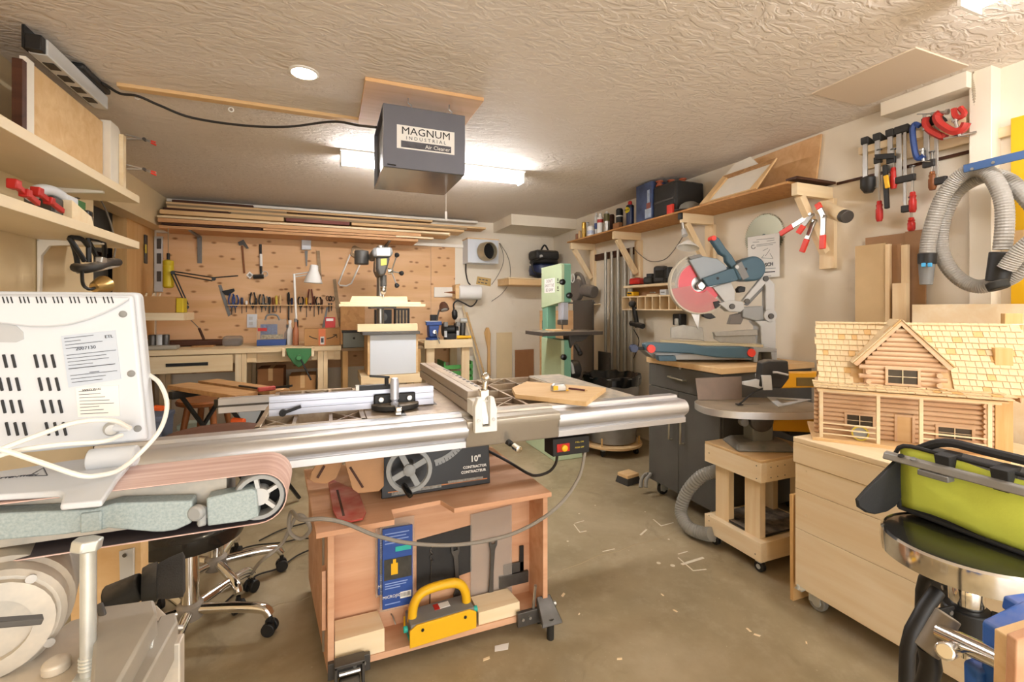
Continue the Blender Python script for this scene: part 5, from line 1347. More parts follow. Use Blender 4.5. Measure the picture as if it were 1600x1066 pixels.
mcy('screw', 1157, 422, 2.2, -.072, -.07, 'black', mh); mcy('screw', 1115, 436, 2.2, -.062, -.06, 'black', mh); mcy('badge', 1143, 419, 3, -.078, -.074, 'grey_light', mh)
mp('hub_nut', [(1086, 446), (1092, 440), (1100, 446), (1094, 454), (1088, 452)], -.04, -.01, 'steel')
hd_ = mp('handle', [(1106, 375), (1112, 370), (1119, 374), (1128, 388), (1138, 400), (1150, 420), (1146, 428), (1130, 410), (1129, 402), (1121, 398)], -.05, .0, 'blue_grey', bev=.008)
mcy('trigger_lock', 1110, 374, 4, -.055, .005, 'red_bright', hd_)
# arm linkage
mp('head_bracket', [(1112, 449), (1140, 441), (1146, 455), (1146, 470), (1130, 472)], -.02, .03, 'grey_light')
mp('pivot_casting', [(1120, 474), (1140, 469), (1158, 472), (1160, 482), (1154, 488), (1136, 487)], -.03, .04, 'grey_light', bev=.005)
mp('lower_lug', [(1112, 472), (1122, 470), (1124, 478), (1116, 484)], -.02, .02, 'black')
mp('fore_link', [(1157, 470), (1164, 473), (1196, 440), (1188, 432)], -.03, .0, 'grey_light', bev=.005)
mp('fore_link_back', [(1165, 476), (1170, 478), (1200, 446), (1196, 440)], .01, .03, 'grey_mid', bev=.004)
mp('rear_link', [(1188, 432), (1196, 432), (1208, 444), (1208, 490), (1194, 490), (1194, 448)], -.02, .03, 'grey_light', bev=.005)
for u, v in ((1192, 436), (1163, 471), (1200, 494), (1140, 479)):
    mcy('pivot_bolt', u, v, 4.2, -.042, -.03, 'dark_steel')
mcy('pivot_boss', 1200, 493, 10, -.03, .04, 'grey_light')
mp('bevel_housing', [(1158, 480), (1190, 478), (1192, 500), (1180, 502), (1158, 496)], -.02, .05, 'grey_plastic', bev=.008)
mp('rear_tower', [(1178, 502), (1210, 500), (1210, 554), (1202, 556), (1188, 552), (1186, 510)], -.02, .08, 'grey_light', bev=.006)
mp('dust_chute', [(1144, 492), (1160, 489), (1162, 498), (1158, 507), (1139, 507)], .0, .04, mat('chute', '77706a', .5), bev=.004)
mp('hold_knob', [(1150, 452), (1155, 447), (1163, 449), (1162, 456), (1152, 458)], -.02, .02, 'black', bev=.005)
mp('lower_shoe', [(1095, 489), (1110, 490), (1117, 496), (1108, 499), (1098, 495)], -.02, .02, 'black', bev=.003)
mp('splitter', [(1080, 488), (1095, 488), (1092, 515)], .01, .014, 'steel', bev=.001)
x0, z0 = Q(1209, 445); x1, z1 = Q(1210, 495)
B().tube(bez([(x0, .04, z0 + .02), (x0 + .025, .05, (z0 + z1) / 2), (x1, .05, z1)], 6), .005, 8).put('hose_line', 'black', ms, local=True)

# ------------------------------------------------------------------ galvanised bin with black bag
cx, cy = 2.37, 3.52
tb_ = thing('dust_bin', 'galvanised steel bin with black liner on a round wooden dolly', 'bin', (cx, cy, 0))
B().lathe([(.215, .105), (.245, .66), (.25, .668), (.243, .672), (.21, .12)], (cx, cy, 0), n=48).put('drum', mat('galv', '9b9a98', .4, .7, .12, 8), tb_)
vs, fs = [], []; n = 56
prof = [(.235, .62), (.252, .60), (.257, .655), (.254, .682), (.24, .684), (.225, .64), (.2, .56), (.12, .5), (.01, .48)]
for j, (r, z) in enumerate(prof):
    for i in range(n):
        a = 2 * PI * i / n; w = .008 * math.sin(i * 5.3 + j) + .012 * noise.noise(V((math.cos(a) * 9, math.sin(a) * 9, j)))
        vs.append((cx + (r + w * (1 if j else .3)) * math.cos(a), cy + (r + w) * math.sin(a), z + w * .9))
for j in range(len(prof) - 1): fs += [(j * n + i, j * n + (i + 1) % n, (j + 1) * n + (i + 1) % n, (j + 1) * n + i) for i in range(n)]
B().add(vs, fs).put('liner', mat('liner', '161616', .22), tb_, smooth=25)
B().lathe([(.27, .07), (.27, .09), (.2, .095)], (cx, cy, 0), n=40).put('dolly_board', 'pine_tan', tb_, bev=.002)
for a in (.6, 2.2, 3.8, 5.4):
    d = V((math.cos(a), math.sin(a), 0)) * .22
    B().cyl((cx + d.x - .013, cy + d.y, .026), (cx + d.x + .013, cy + d.y, .026), .026, n=16).put('caster_wheel', 'black', tb_, bev=.002)
    B().box(cx + d.x - .018, cx + d.x + .018, cy + d.y - .015, cy + d.y + .015, .05, .069).put('caster_fork', 'zinc', tb_)
    d2 = d * 1.13
    B().cbox((cx + d2.x, cy + d2.y, .125), (.012, .012, .07)).put('guide_post', 'pine_tan_z', tb_)
p = P(1003, 735, Z=0)
sh = thing('push_broom_head', 'black brush head on a wooden block on the floor by the cabinet', 'broom', (2.02, 2.82, 0), rz=.2)
B().box(-.03, .09, -.05, .05, .045, .07).put('block', 'pine_tan', sh, local=True, bev=.004)
B().hexa([(-.04, -.06, 0), (.1, -.06, 0), (.1, .06, 0), (-.04, .06, 0)], [(-.03, -.05, .045), (.09, -.05, .045), (.09, .05, .045), (-.03, .05, .045)]).put('bristles', 'bristle', sh, local=True)

# ------------------------------------------------------------------ band saw
bs = thing('band_saw', 'green band saw with paper sign standing near the back corner', 'band saw', (1.92, 3.75, 0))
x0, x1, y0, y1 = 1.87, 1.965, 3.53, 3.93
B().prism([(y0, 1.33), (y1, 1.275), (y1, 1.655), (y0 + .02, 1.665), (y0, 1.655)], 'X', x0, x0 + .03).put('upper_door', 'band_green_light', bs, bev=.004)
B().prism([(y0, 1.33), (y1, 1.275), (y1, 1.655), (y0 + .02, 1.665), (y0, 1.655)], 'X', x0 + .0305, x1).put('upper_housing', 'band_green', bs, bev=.004)
B().box(x0 + .01, x1, y1 - .11, y1, 1.0, 1.3).put('column', 'band_green', bs, bev=.003)
B().box(x0, x0 + .03, y0, y1, .5, 1.0).put('lower_door', 'band_green_light', bs, bev=.004)
B().box(x0 + .0305, x1, y0, y1, .5, 1.0).put('lower_housing', 'band_green', bs, bev=.004)
B().hexa([(x0 - .12, y0 - .1, 0), (x1 + .06, y0 - .1, 0), (x1 + .06, y1 + .1, 0), (x0 - .12, y1 + .1, 0)], [(x0 - .02, y0 - .02, .5), (x1 + .03, y0 - .02, .5), (x1 + .03, y1 + .02, .5), (x0 - .02, y1 + .02, .5)]).put('stand', 'band_green_light', bs, bev=.006)
sg = B().box(x0 - .002, x0 - .0004, 3.65, 3.86, 1.415, 1.545).put('sign', 'paper', bs)
for i, s in enumerate(("DON'T", 'SHUT THE', 'BD SAW')):
    txt(s, .04, mat('sign_red', 'c96a60' if i else '8a8078', .7), bs, (x0 - .003, 3.755, 1.52 - i * .04), xd=(0, -1, 0), ext=.0002)
for z in (1.43, 1.50):
    B().cbox((x0 - .002, 3.59, z), (.004, .03, .006)).cbox((x0 - .002, 3.59, z + .025), (.004, .008, .025)).put('door_mark', 'black', bs)
for u, v in ((877, 441), (888, 462), (879, 558)):
    p = P(u, v, Y=y0); B().lathe([(.008, 0), (.026, .012), (.026, .03), (.012, .036)], p, (0, -1, 0), 18).put('door_knob', 'black_gloss', bs)
B().box(1.885, 1.955, y0 + .03, y0 + .09, 1.175, 1.34).box(1.90, 1.915, y0 + .025, y0 + .03, 1.18, 1.34).put('blade_guard', 'alu_bright', bs, bev=.003)
B().box(1.88, 1.95, y0 + .02, y0 + .1, 1.13, 1.175).put('guide_block', 'dark_steel', bs, bev=.006)
B().box(1.908, 1.912, y0 + .05, y0 + .066, 1.06, 1.35).put('blade', 'dark_steel', bs)
t0, t1 = P(833, 522, Y=3.55), P(942, 522, Y=3.55)
B().box(1.64, 2.22, 3.42, 3.78, 1.045, 1.078).put('table', mat('table_dark', '57504a', .4, .3, dust=.7), bs, bev=.003)
B().box(1.80, 1.95, 3.5, 3.7, 1.0795, 1.09).put('table_insert', 'pine_tan', bs)
B().prism([(1.93, 1.045), (2.13, 1.045), (2.10, 1.01), (2.05, .985), (2.0, .985), (1.97, .96), (1.95, .93)], 'Y', 3.5, 3.62).put('trunnion', 'dark_steel', bs, bev=.004)
B().cyl((2.0, 3.52, .96), (2.03, 3.5, .9), .02, n=12).ball((2.035, 3.5, .885), .024).put('tilt_knob', 'black', bs)
B().cyl((x1, 3.7, .72), (x1 + .16, 3.7, .72), .085, n=28).put('motor', 'black_dusty', bs, bev=.01)
B().tube(bez([(x1, 3.6, .8), (x1 + .03, 3.58, .78), (x1 + .05, 3.58, .7)], 5), .015, 8).put('chute', 'grey_light', bs)
B().box(x0 + .02, x0 + .06, y1, y1 + .03, 1.08, 1.16).put('switch', 'black', bs, bev=.003)

# ------------------------------------------------------------------ grey pipes leaning in the corner by the right wall
for i in range(9):
    u = 947.5 + i * 4.9 + (1 if i > 5 else 0)
    tp = P(u, 394 - i * .9 + (6 if i in (2, 6) else 0), X=2.80); dp = 9 * (i % 2) * .004
    lab = ['grey steel pipe leaning by the right wall, outermost on the bin side', 'second grey pipe of the leaning row by the right wall', 'third grey pipe of the leaning row, slightly shorter', 'fourth grey pipe of the leaning row by the right wall', 'middle grey pipe of the leaning row of nine', 'sixth grey pipe of the leaning row by the right wall', 'seventh grey pipe of the leaning row, slightly shorter', 'eighth grey pipe of the leaning row beside the bracket', 'last grey pipe of the leaning row, next to the small tool rack'][i]
    y = tp.y
    tag(B().lathe([(.0155, 0), (.0155, tp.z), (.012, tp.z + .0005), (.012, tp.z - .03)], (2.80 + dp - .01, y, 0), n=12).put('steel_pipe', mat('pipe_grey', 'b5b1a6', .4, .4, .05)), lab, 'pipe', 'grey pipes leaning at the right wall')
tag(B().box(2.5, 2.52, 4.05, 4.45, 0, 1.36).put('dark_board', mat('board_dark', '4c463f', .6)), 'narrow dark board standing on edge beside the grey pipes', 'board')
tag(B().box(2.1, 2.5, 4.44, 4.455, .0, 1.25).put('plywood_sheet', 'ply'), 'tan plywood panel standing behind the band saw table', 'board')
tag(B().box(2.6, 2.62, 3.9, 4.1, 0, .83).put('dark_board', 'board_dark'), 'low dark board in front of the grey pipes', 'board')

# ------------------------------------------------------------------ long shelf on the right wall
shz = 2.018
sh = thing('wall_shelf', 'long chipboard shelf on timber brackets along the right wall', 'shelf', (2.7, 3.3, shz))
B().box(2.53, 2.868, 1.93, 4.64, shz, shz + .014).put('shelf_board', 'osb', sh, bev=.001)
for k, y in enumerate((4.6, 3.76, 2.84, 1.905)):
    br = B().box(2.555, 2.868, y - .019, y + .019, shz - .075, shz - .001).put('bracket_arm', 'pine', sh, bev=.002)
    B().box(2.835, 2.868, y - .045, y + .045, shz - .5, shz - .0755).put('wall_cleat', 'pine_z', br, bev=.002)
    B().bar((2.60, y, shz - .075), (2.82, y, shz - .40), .038, .05, up=(1, 0, .6)).put('brace', 'pine_z', br, bev=.002)
B().box(2.53, 2.868, 1.87, 1.94, shz + .0145, shz + .028).put('end_cap', 'dark_wood', sh)
B().box(2.86, 2.868, 1.2, 1.86, shz + .005, shz + .02).put('wall_strip', 'dark_wood', sh)
B().box(2.845, 2.868, 3.80, 4.56, shz - .20, shz - .13).put('rear_cleat', 'dark_wood', sh)
zs0 = shz + .0145


def on_shelf(u, X):
    d = FW + RT * ((u - U0) / FOC); t = X / d.x; return V((X, d.y * t, zs0)), t


def can(name, label, u, vt, w, m, X=2.575, cap=None, band=None, neck=.0, cat='can'):
    p, t = on_shelf(u, X); h = CAM_Z + t * (V0 - vt) / FOC - zs0; r = w * t / FOC / 2
    o = thing(name, label, cat, p, group='cans and bottles on the long shelf')
    hb = h * (1 - neck)
    B().lathe([(r * .95, 0), (r, .004), (r, hb - r * .25), (r * .8, hb)], p, n=18).put('body', m, o)
    if neck: B().lathe([(r * .55, hb), (r * .5, h * .97), (r * .2, h)], p, n=14).put('cap', cap or 'black', o)
    elif cap: B().lathe([(r * .8, hb - .002), (r * .8, hb + .004)], p, n=16).put('cap', cap, o)
    if band: B().lathe([(r * 1.01, h * band[0]), (r * 1.01, h * band[1])], p, n=18).put('label_band', band[2], o)
    return o, p, r, h
mat('gold', 'b8903c', .3, .6); mat('can_brown', '8a5a3c', .5); mat('can_white', 'e8e6e0', .45)
can('paint_tin', 'small brown tin at the far end of the long shelf', 902, 366, 6, 'can_brown', cap='dark_steel')
can('paint_tin', 'pale tan small tin second from the far shelf end', 906, 361, 5, mat('can_tan', 'caa878', .5))
can('spray_can', 'slim gold spray can at the far shelf end', 912.5, 348, 7, 'gold', cap='gold', band=(.3, .6, mat('gold_label', 'c8a24a', .4)))
can('jar', 'dark capped jar behind the gold can', 918, 348, 6, 'grey_light', X=2.68, cap='black')
can('plastic_tub', 'white tub with printed label on the long shelf', 923.5, 354, 11, 'can_white', cap='can_white', band=(.2, .55, mat('tub_print', 'b9c2d6', .5, var=.3, vs=60)))
can('glue_bottle', 'tall white bottle with blue print on the long shelf', 932, 333, 7, 'can_white', X=2.63, neck=.14, cap='can_white', band=(.3, .55, 'blue'))
can('glue_bottle', 'white bottle with red band and pointed cap', 938, 333, 10, 'can_white', neck=.2, cap='can_white', band=(.52, .68, mat('band_red', 'b23c34', .5)))
can('spray_can', 'silver spray can with dark green top', 948, 330, 9, 'steel', neck=.1, cap='can_white', band=(.5, .85, mat('olive', '5a5328', .4)))
can('spray_can', 'dark brown spray can behind the tan box', 956, 336, 8, 'dark_wood', X=2.68, cap='black')
can('spray_can', 'black spray can with white stripes on the long shelf', 968, 327, 11, 'black', X=2.62, cap='black', band=(.62, .68, 'can_white'))
o, p, r, h = can('oil_can', 'navy spray can with yellow face label and red cap', 984.5, 314, 12, 'navy', neck=.17, cap='red', band=(.72, .8, 'black'))
B().prism([(p.y + .028 * math.cos(a * PI / 8), p.z + h * .62 + .028 * math.sin(a * PI / 8)) for a in range(16)], 'X', p.x - r - .0015, p.x - r + .01).put('yellow_badge', mat('badge_y', 'e8cf2a', .4), o)
txt('WD-40', .022, 'black', o, (p.x - r - .003, p.y, p.z + h * .62), xd=(0, -1, 0))
p, t = on_shelf(962, 2.56)
tag(B().box(p.x, p.x + .04, p.y - .05, p.y + .05, zs0, zs0 + .06).put('small_box', 'card_dark', bev=.002), 'small tan box in front of the spray cans on the long shelf', 'box')
# blue box, black case, spools
pa, _ = on_shelf(994, 2.56); pb_, _ = on_shelf(1018.5, 2.56)
ztop = P(1005, 277, X=2.58).z
bb = thing('tool_box', 'tall blue printed box beside the black case on the long shelf', 'box', ((2.65), (pa.y + pb_.y) / 2, zs0))
hb_ = min(ztop, HC - .02) - zs0
B().box(2.56, 2.80, pb_.y + .003, pa.y, zs0, zs0 + hb_).put('carton', mat('box_blue', '4a5a82', .4, var=.35, vs=9), bb, bev=.002)
B().box(2.558, 2.56, pb_.y + .01, pb_.y + .09, zs0 + .02, zs0 + .1).put('white_print', mat('print_pale', 'b9c8de', .5, var=.2, vs=30), bb)
B().box(2.558, 2.56, pb_.y + .02, pb_.y + .07, zs0 + .1, zs0 + .15).put('red_print', mat('print_red', '9a5a50', .5), bb)
B().box(2.558, 2.56, pb_.y + .03, pb_.y + .06, zs0 + .15, zs0 + .26).put('bottle_print', 'print_pale', bb)
pc2, _ = on_shelf(1052, 2.56)
bk2 = thing('black_case', 'black hard case standing next to the blue box on the long shelf', 'case', (2.7, (pb_.y + pc2.y) / 2, zs0))
B().box(2.57, 2.86, pc2.y - .02, pb_.y - .003, zs0, zs0 + .27).put('shell', 'black_dusty', bk2, bev=.02, seg=3)
B().box(2.565, 2.572, pc2.y + .0, pb_.y - .02, zs0 + .12, zs0 + .135).put('seam', 'dark_steel', bk2)
mat('terracotta', 'a5583a', .6)
q = V((2.60, pb_.y - .03, zs0 + .272))
for k, (dx, dy, lab) in enumerate(((0, -.02, 'orange reel on top of the black case, nearest the blue box'), (.07, -.08, 'orange reel in the middle on top of the black case'), (.13, -.15, 'orange reel at the right end on top of the black case'))):
    tag(B().lathe([(.03, 0), (.03, .012), (.02, .016), (.02, .03), (.03, .034), (.03, .045)], q + V((dx, dy, 0)), n=20).put('twine_reel', 'terracotta', bev=.001), lab, 'reel', 'orange reels on the black case')
p, _ = on_shelf(1048, 2.56)
tag(B().box(2.545, 2.565, p.y - .035, p.y + .03, zs0, zs0 + .075).put('red_carton', 'red_bright', bev=.001), 'small red carton leaning at the shelf edge before the black case', 'box')
p, _ = on_shelf(1068, 2.56)
cp_ = thing('cap', 'grey cloth cap lying on the edge of the long shelf', 'cap', (2.6, p.y, zs0))
B().lathe([(.075, 0), (.08, .02), (.07, .05), (.04, .07), (.005, .076)], (2.62, p.y, zs0), n=22).put('crown', mat('cap_grey', '7d786e', .9, bump=.2), cp_)
B().prism([(2.55, p.y - .06), (2.5, p.y - .03), (2.495, p.y + .03), (2.55, p.y + .06)], 'Z', zs0, zs0 + .006).put('peak', 'black_dusty', cp_)
# framed boards leaning on the shelf, plywood on the wall
def lean(u, v, X): return P(u, v, X=X)
fr = thing('framed_board', 'white board in a wooden frame leaning on the long shelf', 'frame', (2.65, 2.3, zs0))
bl, tl, tr, brr = P(1094, 321, X=2.545), P(1131, 277, X=2.70), P(1215, 248, X=2.70), P(1183, 296, X=2.545)
nrm = (tr - tl).cross(bl - tl).normalized(); nrm = nrm if nrm.x < 0 else -nrm
ce = (bl + tl + tr + brr) / 4
inn = [ce + (q - ce) * .78 for q in (bl, tl, tr, brr)]
inn = [bl + (tl - bl) * .04 + (brr - bl) * .14, bl + (tl - bl) * .86 + (brr - bl) * .14, bl + (tl - bl) * .9 + (brr - bl) * .88, bl + (tl - bl) * .04 + (brr - bl) * .88]
B().slab(inn, -nrm * .008).put('panel', 'white_paint', fr)
ou = [bl, tl, tr, brr]
for i in range(4):
    j = (i + 1) % 4
    B().slab([ou[i], ou[j], inn[j], inn[i]], nrm * .012).put('frame_rail', 'orange_slat' if i == 1 else 'pine_tan', fr, bev=.001)
wp = thing('white_sheet', 'small white panel behind the framed board on the shelf', 'board', (2.76, 2.5, zs0))
q = [P(u, v, X=2.76) for u, v in ((1136, 272), (1150, 256), (1174, 245), (1186, 257), (1150, 300))]
B().slab([V((2.75, p.y, max(p.z, zs0))) for p in q], (.008, 0, 0)).put('sheet', 'white_paint', wp)
q = [P(u, v, X=2.85) for u, v in ((1175, 250), (1283, 209), (1275, 281), (1188, 305))]
q = [V((2.85, p.y, min(max(p.z, zs0), HC - .004))) for p in q]
tag(B().slab(q, (.015, 0, 0)).put('plywood_sheet', 'ply', bev=.001), 'tan plywood panel standing on the shelf against the right wall', 'board')
tag(B().box(2.7, 2.74, 2.05, 2.2, zs0, zs0 + .012).put('blue_sheath', mat('sheath', '7d88a8', .5)), 'small blue grey sheath lying at the right end of the long shelf', 'sheath')

# clip lamp under the shelf
lp = thing('clip_lamp', 'clip-on work lamp with white reflector under the long shelf', 'lamp', P(1077, 395, X=2.6))
c0 = P(1068, 357, X=2.58); c1 = P(1076, 388, X=2.55)
B().box(2.54, 2.60, c0.y - .02, c0.y + .02, shz - .05, shz - .001).put('clip', 'black', lp, bev=.003)
B().cyl(V((2.565, c0.y, shz - .05)), c0 + V((0, 0, -.02)), .012, n=10).put('swivel', 'steel', lp)
B().lathe([(.018, 0), (.02, .03), (.024, .055)], c0 + V((0, 0, -.01)), (c1 - c0) + V((0, 0, -.02)), 16).put('socket', 'grey_light', lp)
B().lathe([(.02, 0), (.045, .02), (.08, .05), (.082, .056), (.076, .052), (.04, .024)], c1 + V((0, 0, .055)), V((-.25, -.1, -1)), 32).put('reflector', 'white_metal', lp)
cable('lamp_cord', 'thin cord drooping from the clip lamp to the shelf brace', [c0 + V((.02, 0, -.03)), P(1050, 395, X=2.7), P(1035, 407, X=2.78), P(1015, 408, X=2.8), P(1000, 398, X=2.8), P(992, 390, X=2.82)], .004, 'cable_grey')

# small rack with pigeonholes and tools
X0 = 2.74
a, b2 = P(975, 449, X=X0), P(1046, 440, X=X0)
rk = thing('pigeonhole_rack', 'small pine wall rack with pigeonholes left of the mitre saw', 'rack', (2.8, 3.2, 1.3))
yl, yr2 = P(972, 470, X=X0).y, P(1078, 470, X=X0).y
zu = P(1000, 447, X=X0).z; zm_, zl = P(985, 464, X=X0).z, P(985, 484, X=X0).z
B().box(X0, 2.868, yr2 + .25, yl - .02, zu - .01, zu + .012).put('top_shelf', 'pine_y', rk, bev=.001)
B().box(X0, 2.868, yr2, yl, zm_ - .006, zm_ + .006).put('rack_shelf', 'pine_y', rk, bev=.001)
B().box(X0, 2.868, yr2, yl, zl - .006, zl + .006).put('rack_shelf', 'pine_y', rk, bev=.001)
B().box(2.86, 2.868, yr2, yl, zl + .006, zu - .01).put('rack_back', 'hardboard', rk)
us = (972, 984, 996, 1008, 1019, 1031, 1045, 1057, 1070)
for u in us:
    y = P(u, 475, X=X0).y
    B().box(X0, 2.86, y - .006, y + .006, zl + .006, zm_ - .006).put('divider', 'pine_z', rk)
# tools on and under the rack
def blob(name, label, cat, u, v, X, size, m, rot=0., bev=.012, extra=None, base=None):
    p = P(u, v, X=X)
    z = (base if base is not None else p.z - size[2] / 2)
    t = thing(name, label, cat, (X, p.y, z), rz=rot)
    B().box(-size[0] / 2, size[0] / 2, -size[1] / 2, size[1] / 2, 0, size[2]).put('body', m, t, bev=bev, local=True, seg=3)
    for nm, bx, mm in (extra or []):
        B().box(*bx).put(nm, mm, t, bev=.004, local=True)
    return t
zt_ = zu + .0125
blob('sander', 'red sander lying on the small rack', 'sander', 996, 437, 2.80, (.11, .14, .07), 'red', .2, .025, [('foot', (-.05, .05, -.07, .07, 0, .012), 'black'), ('switch', (-.02, .02, -.02, .02, .068, .076), 'black')], zt_)
blob('palm_tool', 'black palm tool in the middle of the small rack', 'power tool', 1016, 438, 2.80, (.1, .1, .07), 'black', .3, .02, [('grip', (-.02, .02, -.03, .03, .065, .1), 'black')], zt_)
bt_ = blob('cordless_drill', 'black tool body standing on the small rack', 'power tool', 1033, 425, 2.80, (.09, .12, .16), 'black_dusty', .5, .025, [('vent', (-.046, -.04, -.04, .04, .05, .12), 'black_gloss')], zt_)
blob('tool_battery', 'black ribbed tool part at the right of the small rack', 'power tool', 1047, 428, 2.80, (.09, .1, .14), 'black', -.3, .02, [('rib', (-.05, -.044, -.04, .04, .03, .04), 'black_gloss')], zt_)
zt2_ = zm_ + .0065
blob('yellow_case', 'small yellow case on the pigeonhole rack', 'case', 989, 457, 2.79, (.08, .1, .045), 'yellow', 0, .012, [('clip', (-.045, -.04, -.03, .03, .02, .035), 'black')], zt2_)
blob('white_charger', 'small white box at the right of the pigeonhole rack', 'box', 1039, 453, 2.79, (.06, .07, .05), 'white_plastic', .2, .006, [('slot', (-.032, -.029, -.02, .02, .02, .03), 'grey_mid')], zt2_)
tp_ = P(1022, 455, X=2.78)
rl_ = thing('folding_rule', 'cream folding rule lying on the pigeonhole rack', 'ruler', (2.78, tp_.y, zt2_))
B().box(2.75, 2.78, tp_.y - .08, tp_.y + .07, zt2_, zt2_ + .012).put('rule', 'pine_pale', rl_, bev=.001)
B().cyl((2.74, tp_.y - .06, zt2_ + .025), (2.79, tp_.y + .07, zt2_ + .03), .006, n=8).put('rod', 'steel', rl_)
hk = thing('heat_gun', 'black drill hanging under the pigeonhole rack', 'power tool', P(992, 512, X=2.76))
p = P(988, 475, X=2.72); B().ball(p, .035, 14).put('chuck_guard', 'black_dusty', hk)
p0, p1 = P(992, 492, X=2.76), P(996, 512, X=2.76)
B().cyl(p + V((.02, 0, -.03)), p1, .022, n=12).put('body', 'black', hk, bev=.003)
B().cyl(P(986, 505, X=2.76), P(1005, 510, X=2.74), .026, n=14).put('handle', 'black_dusty', hk, bev=.006)
B().tube(bez([P(990, 515, X=2.76), P(998, 530, X=2.75), P(996, 545, X=2.76), P(990, 560, X=2.78)], 5), .005, 6).put('cord', 'cable_black', hk)
pl_ = thing('hand_plane', 'small dark plane hanging right under the pigeonhole rack', 'hand plane', P(1061, 498, X=2.8))
p = P(1061, 494, X=2.82); B().box(2.79, 2.86, p.y - .05, p.y + .05, p.z - .08, p.z + .02).put('body', 'black', pl_, bev=.01)
B().cbox((2.79, p.y - .01, p.z - .05), (.03, .04, .06)).put('knob', 'zinc', pl_, bev=.008)
# saw blade and manual page on the wall
sbp = P(1193, 369, X=2.86)
b = []
for i in range(128):
    a = 2 * PI * i / 128; r = .160 if i % 2 else .147
    b.append((sbp.y + r * math.cos(a + (.02 if i % 2 else 0)), sbp.z + r * math.sin(a)))
sb = thing('spare_saw_disc', 'large round saw blade hanging on the right wall', 'saw blade', (2.866, sbp.y, sbp.z - .156))
B().prism(b, 'X', 2.862, 2.866).put('disc', mat('blade_olive', '8a8670', .4, .5), sb, smooth=20)
B().lathe([(.016, 0), (.016, .001)], (2.862, sbp.y, sbp.z), (-1, 0, 0), 16).put('arbor', 'black', sb)
pgq = [P(u, v, X=2.845) for u, v in ((1168, 371), (1218, 364), (1218, 432), (1170, 436))]
mpg = thing('manual_page', 'white printed manual page pinned over the saw blade', 'paper', pgq[3])
B().slab(pgq, (.001, 0, 0)).put('sheet', 'paper', mpg)
xd = (0, -1, .02)
def PG(u, v): return P(u, v, X=2.844)
txt('BOSCH', .034, 'black', mpg, PG(1197, 414), xd=xd, bold=.001)
def pline(u0, v0, u1, v1, w=.003, m='grey_mid'): B().bar(PG(u0, v0), PG(u1, v1), w, .0006, up=(1, 0, 0)).put('print_line', m, mpg, smooth=0)
for q in ((1182, 375, 1210, 372), (1176, 379, 1186, 378), (1198, 377, 1210, 375), (1182, 383, 1212, 379), (1182, 385, 1208, 382), (1195, 420, 1212, 419), (1192, 432, 1205, 431)): pline(*q)
pline(1186, 426, 1211, 424.5, .007, 'black')
for q in ((1192, 392, 1200, 388), (1196, 400, 1203, 390), (1190, 403, 1208, 404), (1194, 398, 1190, 403), (1203, 396, 1208, 404)): pline(*q)
B().tube([PG(1177 + 3 * math.cos(a), 386 + 3 * math.sin(a)) for a in [i * PI / 6 for i in range(11)]], .002, 5).put('symbol', 'black', mpg)
# red-tipped spring clamps on the shelf end bracket
def spring_clamp(label, tip1, tip2, jaw, X):
    t = thing('spring_clamp', label, 'clamp', P(*tip1, X=X), group='red tipped spring clamps on the shelf end')
    j = P(*jaw, X=X)
    for k, tp in enumerate((tip1, tip2)):
        if tp is None: continue
        e = P(*tp, X=X - .02 * k); m = e + (j - e) * .42
        B().bar(e, m, .032, .016, up=(1, 0, 0)).put('grip', 'red_bright', t, bev=.003)
        B().bar(m, j + V((0, 0, .0)), .028, .01, up=(1, 0, 0)).put('arm', 'steel', t, bev=.001)
    B().cyl(j + V((-.018, 0, 0)), j + V((.018, 0, 0)), .009, n=10).put('pivot', 'steel', t)
    return t
spring_clamp('spring clamp with red tips, far left of the bunch on the shelf end', (1219, 366), (1247, 365), (1268, 335), 2.66)
spring_clamp('spring clamp with red tip hanging lowest in the bunch', (1253, 394), None, (1272, 345), 2.68)
spring_clamp('spring clamp with upright red grip on the brace', (1277, 318), (1285, 389), (1287, 338), 2.66)
p0, p1 = P(1284, 325, X=2.78), P(1318, 337, X=2.70)
tu = thing('cardboard_tube', 'tan cardboard tube with dark metal end at the shelf end', 'tube', p0 - V((0, 0, .04)))
B().cyl(p0, p1, .045, .038, n=20).put('tube', 'pine_pale', tu)
B().cyl(p1, p1 + (p1 - p0).normalized() * .035, .036, n=20, caps=True).put('collar', 'dark_steel', tu, bev=.003)

# ------------------------------------------------------------------ clamp rack on the right wall
XC = 2.80
ra, rb = P(1341, 236, X=XC), P(1509, 188, X=XC)
cr = thing('clamp_rack', 'pine rail on the right wall holding bar clamps', 'rack', (2.83, (ra.y + rb.y) / 2, ra.z))
zc_ = (ra.z + rb.z) / 2
B().box(XC, XC + .02, rb.y, ra.y, zc_ - .02, zc_ + .02).put('front_rail', 'pine_y', cr, bev=.002)
B().box(XC + .02, 2.868, rb.y, ra.y, zc_ - .02, zc_ + .0).put('rail_arm', 'pine_y', cr)
B().box(2.845, 2.868, rb.y, ra.y, zc_ - .1, zc_ + .02).put('wall_cleat', 'pine_y', cr, bev=.002)
def handle(nm, p, L, r, m, par, d=(0, 0, -1)):
    B().lathe([(r * .6, 0), (r * .75, L * .06), (r * .7, L * .14), (r * .95, L * .2), (r * .78, L * .33), (r, L * .42), (r, L * .85), (r * .7, L)], p, d, 14).put(nm, m, par)
